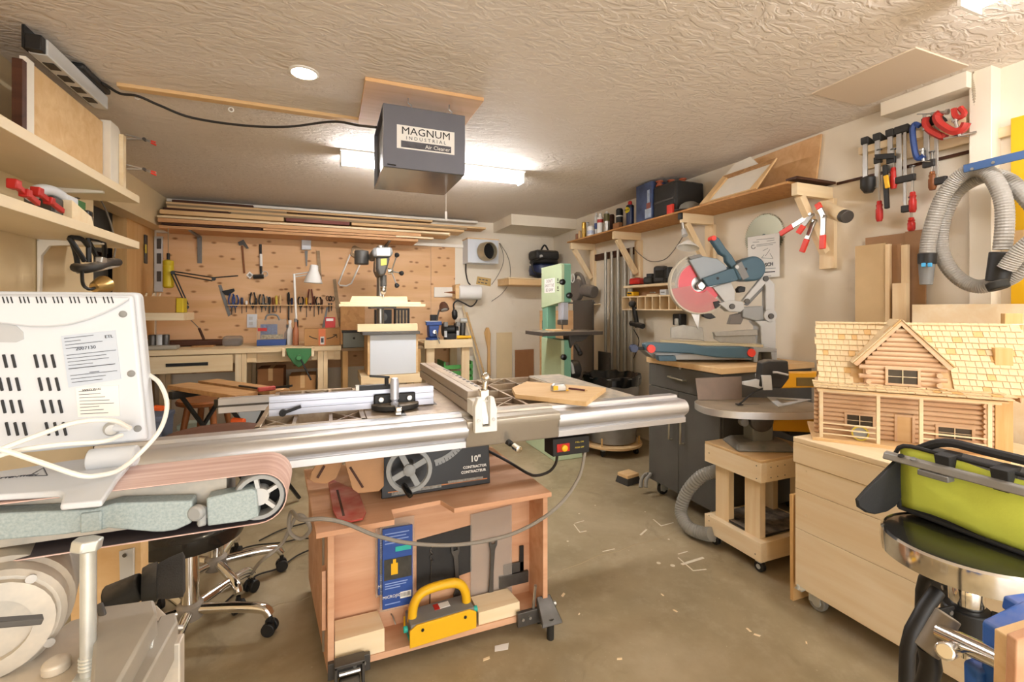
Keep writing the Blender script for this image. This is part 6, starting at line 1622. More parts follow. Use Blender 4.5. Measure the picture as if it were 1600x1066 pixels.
def bar_clamp(label, u, v_end, jaw_v, hnd, hm='red', head='black', w=.012, X=XC - .012, v_top=None, ju=16, hu=16):
    t = thing('bar_clamp', label, 'clamp', P(u, v_end, X=X), group='bar clamps on the wall rack')
    pe = P(u, v_end, X=X); y = pe.y; zt = zc_ + .035
    B().box(X - w * .35, X + w * .35, y - w, y + w, pe.z, zt).put('bar', 'steel' if head != 'brown' else 'dark_steel', t, bev=.001)
    B().hexa([(X - .01, y - .02, zt - .01), (X + .07, y - .02, zt - .015), (X + .07, y + .02, zt - .015), (X - .01, y + .02, zt - .01)], [(X - .012, y - .02, zt + .03), (X + .06, y - .014, zt + .015), (X + .06, y + .014, zt + .015), (X - .012, y + .02, zt + .03)]).put('fixed_jaw', 'black_dusty', t, bev=.005)
    zj = P(u, jaw_v, X=X).z; yh = P(u + hu, jaw_v, X=X).y
    B().box(X - .011, X + .011, min(y, yh) - .012, max(y, yh) + .015, zj - .02, zj + .016).put('sliding_jaw', 'black_dusty', t, bev=.004)
    if hnd:
        zh = P(u + hu, hnd[0], X=X).z; ze_ = P(u + hu, hnd[1], X=X).z
        B().cyl((X, yh, zj + .05), (X, yh, zh), .0055, n=8).put('screw', 'steel', t)
        handle('handle', V((X, yh, zh)), zh - ze_, .0165, hm, t)
        B().lathe([(.013, 0), (.013, .006)], (X, yh, zj + .05), n=12).put('pad', 'dark_steel', t)
    return t
b1 = bar_clamp('leftmost bar clamp on the rack, dark bar with a rounded black trigger head', 1352, 283, 290, None, hu=8)
p = P(1357, 290, X=XC - .014); B().lathe([(.022, 0), (.038, .01), (.038, .06), (.02, .09)], p + V((0, 0, .05)), (0, 0, -1), 18).put('trigger_head', 'black', b1)
bar_clamp('bar clamp second from left with long red handle at its foot', 1371, 293, 250, (314, 346), hu=3)
bar_clamp('wide bar clamp in the middle with a red handle high up', 1391, 268, 250, (262, 295), hu=5)
bar_clamp('bar clamp with a red handle behind the thin clamp', 1405, 282, 281, (300, 332), hu=21)
bar_clamp('thin slanted bar clamp ending in a small red handle', 1414, 322, 326, (340, 361), hu=10, w=.007)
bar_clamp('bar clamp with brown wooden handle beside the blue clamp', 1448, 262, 256, (268, 297), hm='brown_wood', hu=9)
bar_clamp('bar clamp with a yellow pad next to the vacuum hose', 1463, 284, 283, None, hu=12, w=.008)
qk = thing('quick_clamp', 'black quick clamp with a yellow pad hanging between red handles', 'clamp', P(1386, 310, X=XC - .03))
B().hexa([P(1368, 250, X=XC - .04), P(1396, 248, X=XC - .04), P(1396, 248, X=XC - .02), P(1368, 250, X=XC - .02)], [p + V((0, 0, .03)) for p in (P(1366, 250, X=XC - .04), P(1398, 248, X=XC - .04), P(1398, 248, X=XC - .02), P(1366, 250, X=XC - .02))]).put('jaw', 'black', qk, bev=.004)
B().bar(P(1383, 258, X=XC - .03), P(1386, 326, X=XC - .03), .02, .02, up=(1, 0, 0)).put('trigger', 'black', qk, bev=.004)
B().bar(P(1384, 274, X=XC - .045), P(1387, 294, X=XC - .045), .022, .012, up=(1, 0, 0)).put('pad', 'yellow', qk, bev=.004)
# C-clamps
def c_clamp(label, name, pts, r, m, X, screw=None, sm='steel'):
    t = thing(name, label, 'clamp', min((P(u, v, X=X) for u, v in pts), key=lambda p: p.z), group='C-clamps at the end of the rack')
    b = bez([P(u, v, X=X) for u, v in pts], 5)
    B().tube([p for p in b], r, 6).put('frame', m, t, smooth=20)
    if screw:
        a, e = P(*screw[0], X=X), P(*screw[1], X=X)
        B().cyl(a, e, .007, n=10).put('screw', sm, t); B().lathe([(.013, 0), (.013, .01)], e, e - a, 14).put('pad', sm, t)
        B().cyl(a + V((0, .03, .01)), a + V((0, -.03, -.01)), .003, n=6).put('tommy_bar', sm, t)
c_clamp('blue C-clamp hooked on the middle of the rack', 'c_clamp', [(1437, 197), (1430, 194), (1426, 202), (1427, 220), (1431, 242), (1436, 248), (1444, 243)], .013, 'blue', XC - .03, ((1443, 252), (1441, 236)))
mat('clamp_red', 'b3322a', .45)
c_clamp('red C-clamp at the left of the red pair on the rack end', 'c_clamp', [(1447, 184), (1446, 193), (1452, 203), (1464, 210), (1474, 214), (1478, 210)], .016, 'clamp_red', XC - .03, ((1444, 178), (1446, 200)))
c_clamp('largest red C-clamp at the right end of the rack', 'c_clamp', [(1470, 176), (1464, 182), (1468, 192), (1480, 201), (1492, 206), (1504, 202), (1510, 192)], .018, 'clamp_red', XC - .05, ((1455, 178), (1478, 175)))
c_clamp('small red C-clamp beside the white post', 'c_clamp', [(1490, 170), (1492, 180), (1498, 184), (1507, 178), (1500, 168)], .012, 'clamp_red', XC - .05, ((1500, 213), (1493, 190)))
tag(B().cyl(P(1474, 217, X=XC - .06), P(1526, 206, X=XC - .02), .005, n=8).put('steel_rod', 'steel'), 'thin steel rod sticking out under the red C-clamps', 'rod')

# ------------------------------------------------------------------ vacuum hose, hook, conduit, level
XH = 2.66
hook = thing('hose_hook', 'blue steel bar hook carrying the vacuum hose coil', 'hook', P(1560, 258, X=2.6))
B().bar(P(1506, 264, X=2.58), P(1640, 232, X=2.58), .008, .034).put('bar', mat('hook_blue', '4c6a9a', .4, .4), hook, bev=.001)
for u, v in ((1519, 264), (1552, 254)): B().lathe([(.006, 0), (.006, .003)], P(u, v, X=2.574), (-1, 0, 0), 10).put('bolt', 'steel', hook)
pw = P(1640, 232, X=2.58); B().box(2.575, 2.868, pw.y - .015, pw.y + .015, pw.z - .017, pw.z + .017).put('wall_arm', 'hook_blue', hook)
mat('vac_hose', '97928a', .45)
h1 = [(1448, 402), (1452, 370), (1462, 335), (1475, 305), (1495, 280), (1518, 266), (1540, 268), (1556, 285), (1568, 315), (1570, 350), (1566, 390)]
h2 = [(1566, 424), (1552, 442), (1530, 448), (1505, 440), (1482, 418), (1470, 390), (1470, 360), (1478, 330), (1495, 300), (1520, 282), (1548, 274), (1575, 282), (1600, 305), (1630, 340)]
h3 = [(1566, 440), (1585, 430), (1610, 405), (1640, 380)]
h4 = [(1572, 420), (1592, 395), (1620, 370)]
hs = thing('vacuum_hose', 'coiled ribbed grey vacuum hose hanging on the right wall', 'hose', P(1510, 452, X=XH))
for nm, pts, X in (('hose_loop', h1, XH - .04), ('hose_loop', h2, XH + .03), ('hose_loop', h3, XH + .0), ('hose_loop', h4, XH - .07)):
    B().tube(bez([P(u, v, X=X) for u, v in pts], 16), .031, 16, ribs=.07).put(nm, 'vac_hose', hs, smooth=20)
B().cyl(P(1449, 396, X=XH - .04), P(1448, 413, X=XH - .04), .036, .034, n=18).put('cuff', 'black', hs, bev=.003)
B().cyl(P(1448, 412, X=XH - .04), P(1447, 445, X=XH - .04), .031, .024, n=18).put('nozzle', 'grey_mid', hs, bev=.002)
for u in (1443, 1453): B().cbox(P(u, 414, X=XH - .075), (.008, .016, .018)).put('blue_button', mat('btn_blue', '4aa6d8', .4), hs, bev=.002)
B().cyl(P(1566, 394, X=XH - .04), P(1558, 440, X=XH - .04), .04, .037, n=18).put('joint_sleeve', 'black', hs, bev=.004)
B().cyl(P(1556, 440, X=XH - .06), P(1562, 452, X=XH - .06), .036, n=14).put('joint_elbow', 'rubber', hs, bev=.006)
cd = bez([V((2.80, P(1524, 200, X=2.8).y, HC - .005)), P(1521, 120, X=2.80), P(1524, 160, X=2.80), P(1525, 220, X=2.82), P(1523, 300, X=2.84), P(1520, 430, X=2.85)], 24)
tag(B().tube(cd, .0115, 10, ribs=.12).put('flex_conduit', mat('conduit', 'b0a48f', .45, .4), smooth=20), 'ribbed metal conduit running down beside the white wall post', 'conduit')
p = P(1532, 128, X=2.84); tag(B().cyl((2.868, p.y - .02, p.z), (2.83, p.y - .02, p.z), .01, n=10).put('conduit_clip', 'steel', bev=.002), 'small steel clip stub beside the flexible conduit', 'clip')
xr0 = P(1532, 215, X=2.85).y; xr1 = P(1640, 190, X=2.85).y
tag(B().box(2.845, 2.868, xr1, xr0, 2.055, 2.10).put('wall_batten', 'pine_y', bev=.001), 'pine batten on the wall right of the conduit', 'batten')
yl0, yl1 = P(1580, 300, X=2.82).y, P(1606, 300, X=2.82).y
yv = thing('yellow_level', 'long yellow spirit level hanging behind the vacuum hose', 'level', (2.83, (yl0 + yl1) / 2, .95))
B().box(2.815, 2.84, yl1, yl0, .98, 2.12).put('beam', 'yellow', yv, bev=.002)
B().box(2.812, 2.815, yl1 + .01, yl0 - .01, 1.55, 1.62).put('vial_window', 'pine_tan', yv)
tag(B().cyl(P(1540, 232, X=2.86), P(1541, 268, X=2.86), .002, n=6).put('wall_wire', 'paper'), 'thin white wire on the wall above the vacuum hose', 'wire')
# ------------------------------------------------------------------ sheets standing against the right wall behind the cabin
def board(name, label, u0, u1, vt, X, m, th=.01, zb=0.):
    a, b = P(u0, vt, X=X), P(u1, vt, X=X); yA, yB = a.y, b.y
    zA, zB = a.z, b.z
    return tag(B().hexa([(X, yB, zb), (X + th, yB, zb), (X + th, yA, zb), (X, yA, zb)], [(X, yB, zA), (X + th, yB, zA), (X + th, yA, zA), (X, yA, zA)]).put(name, m, bev=.001), label, 'board', 'sheets standing behind the model cabin')
board('hardboard_sheet', 'brown sheet at the right of the stack behind the model cabin', 1414, 1446, 362, 2.83, 'hardboard')
board('hardboard_sheet', 'brown sheet at the back left of the stack behind the model cabin', 1352, 1420, 372, 2.845, 'hardboard')
board('mdf_sheet', 'pale tan sheet at the front of the stack behind the model cabin', 1336, 1384, 385, 2.79, mat('mdf', 'cdb083', .65, var=.03))
board('pine_strip', 'narrow pine strip right of the pale tan sheet', 1383, 1390, 382, 2.775, 'pine_z', .02)
board('hardboard_sheet', 'brown sheet between the pine strips behind the cabin', 1391, 1408, 383, 2.80, 'hardboard')
board('pine_strip', 'narrow pine strip in front of the right brown sheet', 1408, 1418, 383, 2.775, 'pine_z', .02)
board('pine_strip', 'shorter pine strip at the foot of the stack behind the cabin', 1394, 1416, 443, 2.755, 'pine_z', .018)
a, b2 = P(1425, 476, X=2.70), P(1640, 476, X=2.70)
tag(B().box(2.70, 2.718, b2.y, a.y, 0, a.z).put('plywood_sheet', 'pine_pale', bev=.001), 'pale plywood panel standing behind the right half of the cabin roof', 'board')

# ------------------------------------------------------------------ plywood-lined back wall
xj = P(673, 420, Y=5.64).x
pw1 = struct(B().box(-1.6, xj - .002, 5.637, 5.649, .6, 2.035).put('wall_panel_1', 'ply_wall', smooth=0))
struct(B().box(xj + .002, 1.485, 5.637, 5.649, .6, 2.035).put('wall_panel_2', 'ply_wall', smooth=0))
struct(B().box(-1.6, 1.75, 5.62, 5.649, 2.037, 2.075).put('trim_5', 'white_paint'))
YW = 5.636
BWp = lambda u, v, Y=YW: P(u, v, Y=Y)
# lumber lying on brackets below the ceiling
LUM = [(-1.48, 1.74, 5.50, 5.62, 2.335, 2.362, 'white_paint', 'white painted board on top of the lumber rack'),
       (-1.42, -.72, 5.44, 5.5, 2.315, 2.345, 'dark_wood', 'short dark brown board near the top of the lumber rack'),
       (-1.46, 1.15, 5.40, 5.6, 2.292, 2.312, 'pine_tan', 'long tan board third down in the lumber rack'),
       (-.3, .98, 5.42, 5.6, 2.268, 2.289, 'dark_wood', 'dark board in the middle of the lumber rack'),
       (-1.45, -.4, 5.38, 5.6, 2.268, 2.289, 'grey_wood', 'grey weathered board at the left of the lumber rack'),
       (-1.44, 1.80, 5.36, 5.58, 2.243, 2.265, 'pine_tan', 'longest tan board reaching toward the soffit'),
       (-1.46, -.92, 5.32, 5.56, 2.212, 2.24, 'dark_wood', 'short dark board at the lower left of the lumber rack'),
       (-.90, 1.55, 5.32, 5.56, 2.215, 2.238, 'grey_wood', 'long grey brown board low in the lumber rack'),
       (-1.47, -.42, 5.26, 5.56, 2.168, 2.208, 'pine_tan', 'thick tan board at the lower left of the lumber rack'),
       (-.40, .22, 5.27, 5.56, 2.172, 2.206, 'red_wood', 'short reddish board in the lumber rack'),
       (.24, 1.5, 5.27, 5.56, 2.175, 2.203, 'pine_tan', 'tan board at the lower right of the lumber rack'),
       (-1.47, 1.30, 5.195, 5.30, 2.122, 2.142, 'pine_pale', 'pale board forming the bright front edge of the lumber rack'),
       (-1.45, 1.34, 5.31, 5.58, 2.122, 2.165, 'pine_tan', 'wide tan board behind the pale front edge'),
       (-1.47, .98, 5.205, 5.56, 2.083, 2.119, 'lumber', 'wide orange brown board under the pale front edge'),
       (-1.45, -.62, 5.24, 5.56, 2.062, 2.080, 'dark_wood', 'thin dark strip put in for the shaded gap below the orange board'),  # not a plank: dark filler painted as the shade of the gap
       (-.60, .82, 5.215, 5.56, 2.058, 2.080, 'lumber', 'orange brown board low in the lumber rack'),
       (-1.47, .95, 5.235, 5.60, 2.028, 2.055, 'lumber', 'lowest orange brown board of the lumber rack'),
       (.70, 1.12, 5.2, 5.3, 2.062, 2.08, 'pine_pale', 'short pale stick at the right end of the lumber rack')]
for x0, x1, y0, y1, z0, z1, m, lab in LUM:
    tag(B().box(x0, x1, y0, y1, z0, z1).put('lumber_board', m, bev=.0015), lab, 'board', 'boards in the lumber rack')
for u in (312, 603):
    p = BWp(u, 372); x = p.x
    t = thing('shelf_bracket', ('grey steel bracket under the left end of the lumber rack', 'grey steel bracket under the right end of the lumber rack')[u > 400], 'bracket', (x, YW, 1.74))
    B().prism([(YW, 2.026), (5.27, 2.026), (5.27, 2.018), (YW - .05, 2.0), (YW - .01, 1.75), (YW, 1.75)], 'X', x - .012, x + .012).put('web', 'grey_mid', t)
    B().box(x - .02, x + .02, YW - .004, YW, 1.74, 2.02).put('flange', 'grey_mid', t)

# ------------------------------------------------------------------ workbench
wbn = thing('workbench', 'long pine workbench with a drawer along the back wall', 'workbench', (-.7, 5.2, 0))
bz = .905
B().box(-1.56, .125, 4.86, 5.62, bz - .045, bz).put('bench_top', 'pine', wbn, bev=.003)
B().box(-1.56, -.81, 4.872, 4.89, .70, .853).put('drawer', 'pine', wbn, bev=.003)
dh = wbn.children[-1]
a, b2 = P(259, 564, Y=4.868), P(325, 564, Y=4.868)
B().box(a.x, b2.x, 4.866, 4.8722, .762, .79).put('drawer_slot', 'black', dh)
B().box(-1.56, .12, 5.5, 5.54, .74, .858).put('apron', 'pine', wbn)
B().box(-.81, .12, 4.95, 4.99, .76, .858).put('apron', 'pine', wbn)
for x in (-1.54, -.79, -.09):
    for y in (4.875, 5.5):
        B().box(x, x + .05, y, y + .038, 0, .858).put('leg', 'pine_z', wbn, bev=.002)
        B().box(x + .052, x + .09, y, y + .038, 0, .858).put('leg', 'pine_z', wbn, bev=.002)
B().box(-.83, -.62, 4.915, 4.95, .77, .858).put('cross_block', 'pine', wbn, bev=.002)
B().box(-.15, .06, 4.915, 4.95, .77, .858).put('cross_block', 'pine', wbn, bev=.002)
lb_ = thing('low_bench', 'low dark shelf bench between workbench and drill press', 'bench', (.28, 5.2, 0))
B().box(.13, .95, 4.95, 5.62, .84, .87).put('bench_top', 'grey_wood', lb_, bev=.002)
for x in (.14, .88):
    for y in (4.96, 5.56): B().box(x, x + .05, y, y + .05, 0, .84).put('leg', 'pine_tan_z', lb_)
rbn = thing('small_bench', 'short pine bench with blue vise right of the drill press', 'workbench', (1.2, 5.2, 0))
B().box(.96, 1.50, 4.93, 5.62, .86, .90).put('bench_top', 'pine', rbn, bev=.003)
B().box(.96, 1.50, 4.925, 4.965, .84, .93).put('front_rail', 'pine', rbn, bev=.003)
for x in (.99, 1.385):
    for y in (4.97, 5.5): B().box(x, x + .09, y, y + .04, 0, .858).put('leg', 'pine_z', rbn, bev=.002)

# green front vise
vs2 = thing('front_vise', 'green woodworking vise on the front edge of the workbench', 'vise', P(468, 575, Y=4.82))
VP_ = lambda u, v, y=4.835: (P(u, v, Y=y).x, P(u, v, Y=y).z)
B().prism([VP_(447, 544), (VP_(489, 544)), VP_(487, 554), VP_(478, 567), VP_(467, 574), VP_(459, 568), VP_(449, 554)], 'Y', 4.79, 4.835).put('jaw_casting', 'green', vs2, bev=.008)
for u in (444, 489): 
    x, z = VP_(u, 550); B().box(x - .012, x + .012, 4.785, 4.857, z - .04, z + .04).put('wood_cheek', 'pine_pale', vs2, bev=.001)
x, z = VP_(468, 558); B().cyl((x, 4.79, z), (x, 4.74, z), .025, n=14).put('screw_boss', 'green', vs2, bev=.004)
B().cyl((x, 4.75, z + .02), V(P(486, 594, Y=4.74)), .008, n=8).put('handle', 'black', vs2)

# things standing on the bench
def onb(u, Y=5.2, z=bz): return V((P(u, 530, Y=Y).x, Y, z + .001))
def boxt(name, label, cat, u0, u1, vt, Y, m, depth=.15, z=bz, bev=.003):
    a, b = P(u0, vt, Y=Y), P(u1, vt, Y=Y); t = thing(name, label, cat, ((a.x + b.x) / 2, Y + depth / 2, z + .001))
    B().box(a.x, b.x, Y, Y + depth, z + .001, (a.z + b.z) / 2).put('body', m, t, bev=bev)
    return t, a.x, b.x, Y, (a.z + b.z) / 2
t, x0, x1, y, zt_ = boxt('drill_bit_case', 'clear lidded blue drill bit case with handle on the workbench', 'case', 401, 447, 499, 5.1, 'clear_plastic', .1)
B().box(x0, x1, y - .006, y + .1, bz + .001, bz + .06).put('blue_base', 'blue', t, bev=.004)
B().box(x0 + .03, x1 - .08, y + .02, y + .03, bz + .07, zt_ - .05).put('bit_insert', mat('insert', '5a6f9c', .4, var=.4, vs=60), t)
B().box(x0 + .04, x1 - .03, y - .001, y + .02, bz + .07, bz + .11).put('bit_row', mat('bits', '9a8f78', .5, var=.5, vs=90), t)
B().box(x0 + .01, x0 + .09, y - .004, y, zt_ - .115, zt_ - .085).put('red_label', 'red', t)
B().tube(bez([(x0 + .07, y + .04, zt_ - .01), (x0 + .09, y + .04, zt_ + .04), (x1 - .09, y + .04, zt_ + .04), (x1 - .06, y + .04, zt_ - .01)], 4), .009, 8).put('handle', 'grey_mid', t)
for k, (u, vt, m, lab) in enumerate(((453, 505, 'paper', 'pale glue bottle right of the drill bit case'), (449, 512, mat('pinkish', 'c9a892', .5), 'pinkish bottle half behind the drill bit case'), (462, 503, mat('amber', 'a86a48', .4), 'amber bottle beside the white lamp base'))):
    p = onb(u, (5.15, 5.22, 5.06)[k]); h = P(u, vt, Y=p.y).z - p.z
    t = thing('bottle', lab, 'bottle', p, group='bottles on the workbench')
    B().lathe([(.028, 0), (.03, .01), (.03, h * .65), (.014, h * .82), (.012, h)], p, n=16).put('body', m, t)
    B().lathe([(.015, h), (.014, h + .03)], p, n=12).put('cap', 'can_white' if k == 0 else 'grey_mid', t)
t, x0, x1, y, zt_ = boxt('parcel_box', 'brown cardboard parcel with curved arrow print and orange tape', 'box', 475.5, 531, 513.5, 4.93, 'card', .2)
xm = (x0 + x1) / 2; fy_ = y - .0008
B().box(xm - .035, xm + .03, fy_ - .0005, fy_ + .002, bz + .002, zt_ - .002).put('orange_tape', mat('tape_or', 'dd7a4a', .5), t)
B().box(xm - .018, xm + .018, fy_ - .001, fy_ + .002, bz + .012, bz + .09).put('tape_label', 'paper', t)
B().box(xm - .012, xm + .012, fy_ - .0014, fy_ + .002, bz + .03, bz + .075).put('tape_print', 'ink', t)
zs = (zt_ + bz) / 2 - .012
for pts in ([(xm - .12, zs + .025), (xm - .09, zs + .008), (xm - .045, zs - .006)], [(xm + .04, zs - .006), (xm + .09, zs + .006), (xm + .13, zs + .03)]):
    B().tube([(a, fy_, c) for a, c in pts], .0045, 6).put('smile_stroke', 'black', t)
B().tube([(xm + .10, fy_, zs + .033), (xm + .132, fy_, zs + .034), (xm + .134, fy_, zs + .003)], .0045, 6).put('arrow_tip', 'black', t)
p = onb(515, 5.2)
rp_ = thing('seed_packet', 'red and white packet standing behind the cardboard parcel', 'packet', p)
a, b2 = P(508, 496, Y=5.2), P(524, 515, Y=5.2)
B().box(a.x, b2.x, 5.2, 5.23, bz + .001, a.z).put('packet', 'red', rp_, bev=.003); B().box(a.x + .01, b2.x - .02, 5.198, 5.2, a.z - .04, a.z - .012).put('label', 'paper', rp_)
t, x0, x1, y, zt_ = boxt('battery_charger', 'grey box with a knob left of the drill press', 'charger', 536, 570, 520, 5.0, mat('chg', '8f958c', .5), .15, z=.87)
B().lathe([(.012, 0), (.01, .006)], ((x0 + x1) / 2, y, (zt_ + .87) / 2 + .02), (0, -1, 0), 12).put('knob', 'black', t)
B().box(x0 - .01, x1 + .01, y - .005, y + .15, zt_, zt_ + .02).put('lid', 'black', t)
a, b2 = P(532, 474, Y=5.5), P(570, 500, Y=5.5)
tag(B().box(a.x, b2.x, 5.5, 5.515, .871, a.z).put('chipboard_piece', 'osb', bev=.001), 'yellowish chipboard piece leaning behind the drill press', 'board')
t, x0, x1, y, zt_ = boxt('radio', 'black portable radio behind the drill press table', 'radio', 586, 612, 484, 5.2, 'black', .1, z=.87)
B().cyl((x0 + .08, y, zt_ - .08), (x0 + .08, y - .006, zt_ - .08), .05, n=18).put('speaker', 'dark_steel', t)
t, x0, x1, y, zt_ = boxt('tool_crate', 'black slotted tool caddy behind the drill press', 'caddy', 617, 640, 482, 5.2, 'black_dusty', .1, z=.87)
for k in range(4): B().box(x0 + .015 + k * .035, x0 + .03 + k * .035, y - .003, y, zt_ - .18, zt_ - .02).put('slot', 'grey_wood', t)
a = onb(262, 5.0)
for nm, lab, u, Y, sz, m in (('glove', 'pale work glove lying at the left of the workbench', 256, 5.0, (.22, .12, .035), mat('glove_pale', 'a8a090', .9)), ('tool_tray', 'long dark tray of small tools at the left of the workbench', 300, 5.35, (.85, .14, .06), 'dark_wood'), ('plastic_tub', 'small clear tub on the left half of the workbench', 364, 5.2, (.17, .12, .10), 'clear_plastic'), ('pad', 'small tan sanding pad on the workbench tray edge', 318, 5.2, (.18, .1, .012), 'card')):
    p = onb(u, Y); tag(B().box(p.x - sz[0] / 2, p.x + sz[0] / 2, Y - sz[1] / 2, Y + sz[1] / 2, p.z, p.z + sz[2]).put(nm, m, bev=min(sz) * .3, seg=3), lab, nm.split('_')[-1])
ch_ = thing('chisel', 'chisel with dark handle leaning on the left of the workbench', 'chisel', onb(318, 5.3))
B().cyl(P(293, 495, Y=5.45), P(312, 514, Y=5.35), .004, n=8).put('blade', 'steel', ch_); B().cyl(P(311, 513, Y=5.36), V((P(322, 520, Y=5.32).x, 5.32, bz + .013)), .012, n=10).put('handle', 'dark_wood', ch_, bev=.003)

# ------------------------------------------------------------------ wall tools
def hung(name, label, cat, u, v): return thing(name, label, cat, BWp(u, v, YW - .005))
def flat(t, nm, pts, m, th=.012, Y=YW - .002, bev=.001): return B().slab([P(u, v, Y=Y) for u, v in pts], (0, -th, 0)).put(nm, m, t, bev=bev)
def stick(t, nm, a, b, w, m, Y=YW - .012, r2=None): return B().cyl(P(*a, Y=Y), P(*b, Y=Y), w, r2, n=10).put(nm, m, t)
t = hung('spirit_level', 'long grey spirit level upright at the left end of the plywood wall', 'level', 248, 456)
flat(t, 'beam', [(242, 370), (255, 370), (255, 456), (242, 456)], 'grey_light', .02)
for v in (373, 396, 424): flat(t, 'window', [(245, v), (252, v), (252, v + 16), (245, v + 16)], 'dark_steel', .003, YW - .0225)
t = thing('torpedo_level', 'small dark spirit level hanging on the left pine post', 'level', P(228, 413, X=-1.615))
B().bar(P(228, 367, X=-1.61), P(228, 412, X=-1.61), .015, .06, up=(0, 1, 0)).put('body', 'dark_steel', t, bev=.006)
B().bar(P(228, 382, X=-1.6), P(228, 396, X=-1.6), .008, .035, up=(0, 1, 0)).put('vial', 'emblem', t, bev=.004)
t = hung('claw_hammer', 'thin handled brown hammer hanging on the plywood wall', 'hammer', 383, 430)
stick(t, 'handle', (378.5, 384), (382, 427), .009, 'brown_wood'); flat(t, 'head', [(372, 379), (381, 375), (389, 388), (386, 389), (380, 383), (374, 384)], 'dark_steel', .022)
t = hung('rubber_mallet', 'black mallet with white banded handle on the plywood wall', 'mallet', 410, 436)
stick(t, 'handle', (407, 382), (408, 428), .013, 'black'); stick(t, 'band', (407.6, 397), (408, 416), .0145, 'paper'); stick(t, 'head', (396, 432.5), (412, 432), .024, 'rubber', YW - .03)
B().tube([P(414 + 4.5 * math.cos(a), 428 + 4 * math.sin(a), Y=YW - .02) for a in [i * PI / 6 for i in range(12)]], .004, 6, closed=True).put('hang_ring', 'grey_light', t)
tg_ = hung('square_tag', 'white diamond tag with dark square hanging by the hammer', 'tag', 390, 436)
flat(tg_, 'tag', [(390, 424), (396.5, 430), (390.5, 436), (384.5, 430)], 'paper', .006); flat(tg_, 'print', [(390, 427), (393.5, 430), (390.5, 433), (387.5, 430)], 'grey_mid', .001, YW - .0085)
t = hung('outlet_box', 'white junction box high on the plywood wall', 'electrical box', 478, 392)
flat(t, 'box', [(471.5, 371), (486, 371), (486, 391), (471.5, 391)], 'white_plastic', .05, bev=.004); flat(t, 'conduit', [(476, 392), (481, 392), (480, 416), (478, 416)], 'grey_mid', .01)
t = hung('wall_socket', 'white double socket on the plywood wall behind the drill bit case', 'socket', 394, 512)
flat(t, 'plate', [(386, 491), (402, 491), (402, 512), (386, 512)], 'white_plastic', .01)
for v in (495, 503): flat(t, 'outlet', [(389, v), (395, v), (395, v + 5), (389, v + 5)], 'grey_light', .003, YW - .0125)
t = hung('wooden_rod', 'plain wooden rod hanging behind the white lamp', 'rod', 500, 440)
flat(t, 'rod', [(494.5, 392), (499.5, 392), (503, 438), (498, 439)], 'grey_wood', .015)
t = hung('try_square', 'grey square with black stock hung left of the tool strip', 'square', 357, 494)
flat(t, 'blade', [(341, 446), (346, 445), (361, 492), (357, 495), (353, 484)], 'grey_mid', .006); flat(t, 'stock', [(347, 455), (366, 451), (367, 455), (357, 462), (352, 461)], 'black', .02)
t = hung('hacksaw', 'white framed hacksaw hanging left of the drill press', 'hacksaw', 545, 447)
B().tube([P(u, v, Y=YW - .02) for u, v in ((547, 398), (529, 443), (531, 446), (541, 447), (549, 443), (566, 405), (569, 395))], .009, 8).put('frame', 'white_metal', t)
flat(t, 'handle', [(550, 386), (554, 384), (570, 392), (568, 407), (563, 409), (547, 399)], 'grey_wood', .03, bev=.004); flat(t, 'grip_hole', [(553, 390), (565, 396), (563, 402), (551, 395)], 'pine_tan', .002, YW - .0325)
for k, (q, lab) in enumerate((([(520, 437), (525, 436), (531, 482), (535, 508), (530, 511), (525, 485)], 'dark stick leaning at the right end of the tool rack'), ([(510, 480), (513, 480), (507, 512), (503, 512)], 'grey file standing behind the cardboard parcel'))):
    t = hung('wooden_stick', lab, 'stick', 525, 510); flat(t, 'stick', q, 'grey_wood' if k == 0 else 'grey_mid', .015)
# tool strip with hand tools
ra_, rb_ = P(357, 477, Y=YW), P(523, 477, Y=YW)
tr_ = thing('tool_strip', 'narrow pine strip on the plywood wall holding hand tools', 'rack', ((ra_.x + rb_.x) / 2, YW, 1.28))
zst = 1.28 + .032
B().box(ra_.x, rb_.x, YW - .055, YW - .001, zst - .012, zst).put('strip', 'pine_tan', tr_, bev=.001)
TOOLS = [(362, 'pliers', 'blue', 459, 492), (368, 'pliers', 'blue', 461, 489), (378, 'screwdriver', 'navy', 465, 490), (385, 'marker', 'paper', 470, 488), (395, 'pliers', 'black', 457, 484), (400, 'screwdriver', 'black', 466, 490), (409, 'pliers', 'black_dusty', 460, 488), (415, 'pliers', 'grey_mid', 463, 486), (421, 'chisel', 'black', 464, 490), (427, 'chisel', 'brown_wood', 465, 488), (432, 'screwdriver', 'emblem', 462, 487), (438, 'screwdriver', 'pine_tan', 461, 489), (451, 'chisel', 'black', 457, 500), (456, 'screwdriver', 'navy', 466, 489), (470, 'pliers', 'black_dusty', 464, 487), (479, 'screwdriver', 'yellow', 465, 496), (485, 'pliers', 'red_wood', 452, 486), (491, 'screwdriver', 'dark_wood', 463, 495), (498, 'pliers', 'black', 464, 492), (503, 'screwdriver', 'dark_wood', 468, 490), (514, 'scissors', 'dark_wood', 462, 488), (518, 'scissors', 'black', 463, 486)]
nm_c = {'navy': 'navy blue', 'blue': 'blue', 'black': 'black', 'black_dusty': 'dusty black', 'paper': 'white', 'grey_mid': 'grey', 'brown_wood': 'brown', 'emblem': 'pale yellow', 'pine_tan': 'tan', 'yellow': 'bright yellow', 'red_wood': 'dull red', 'dark_wood': 'dark brown'}
ordn = ['first', 'second', 'third', 'fourth', 'fifth', 'sixth', 'seventh', 'eighth', 'ninth', 'tenth', 'eleventh', 'twelfth', 'thirteenth', 'fourteenth', 'fifteenth', 'sixteenth', 'seventeenth', 'eighteenth', 'nineteenth', 'twentieth', 'twenty-first', 'last']
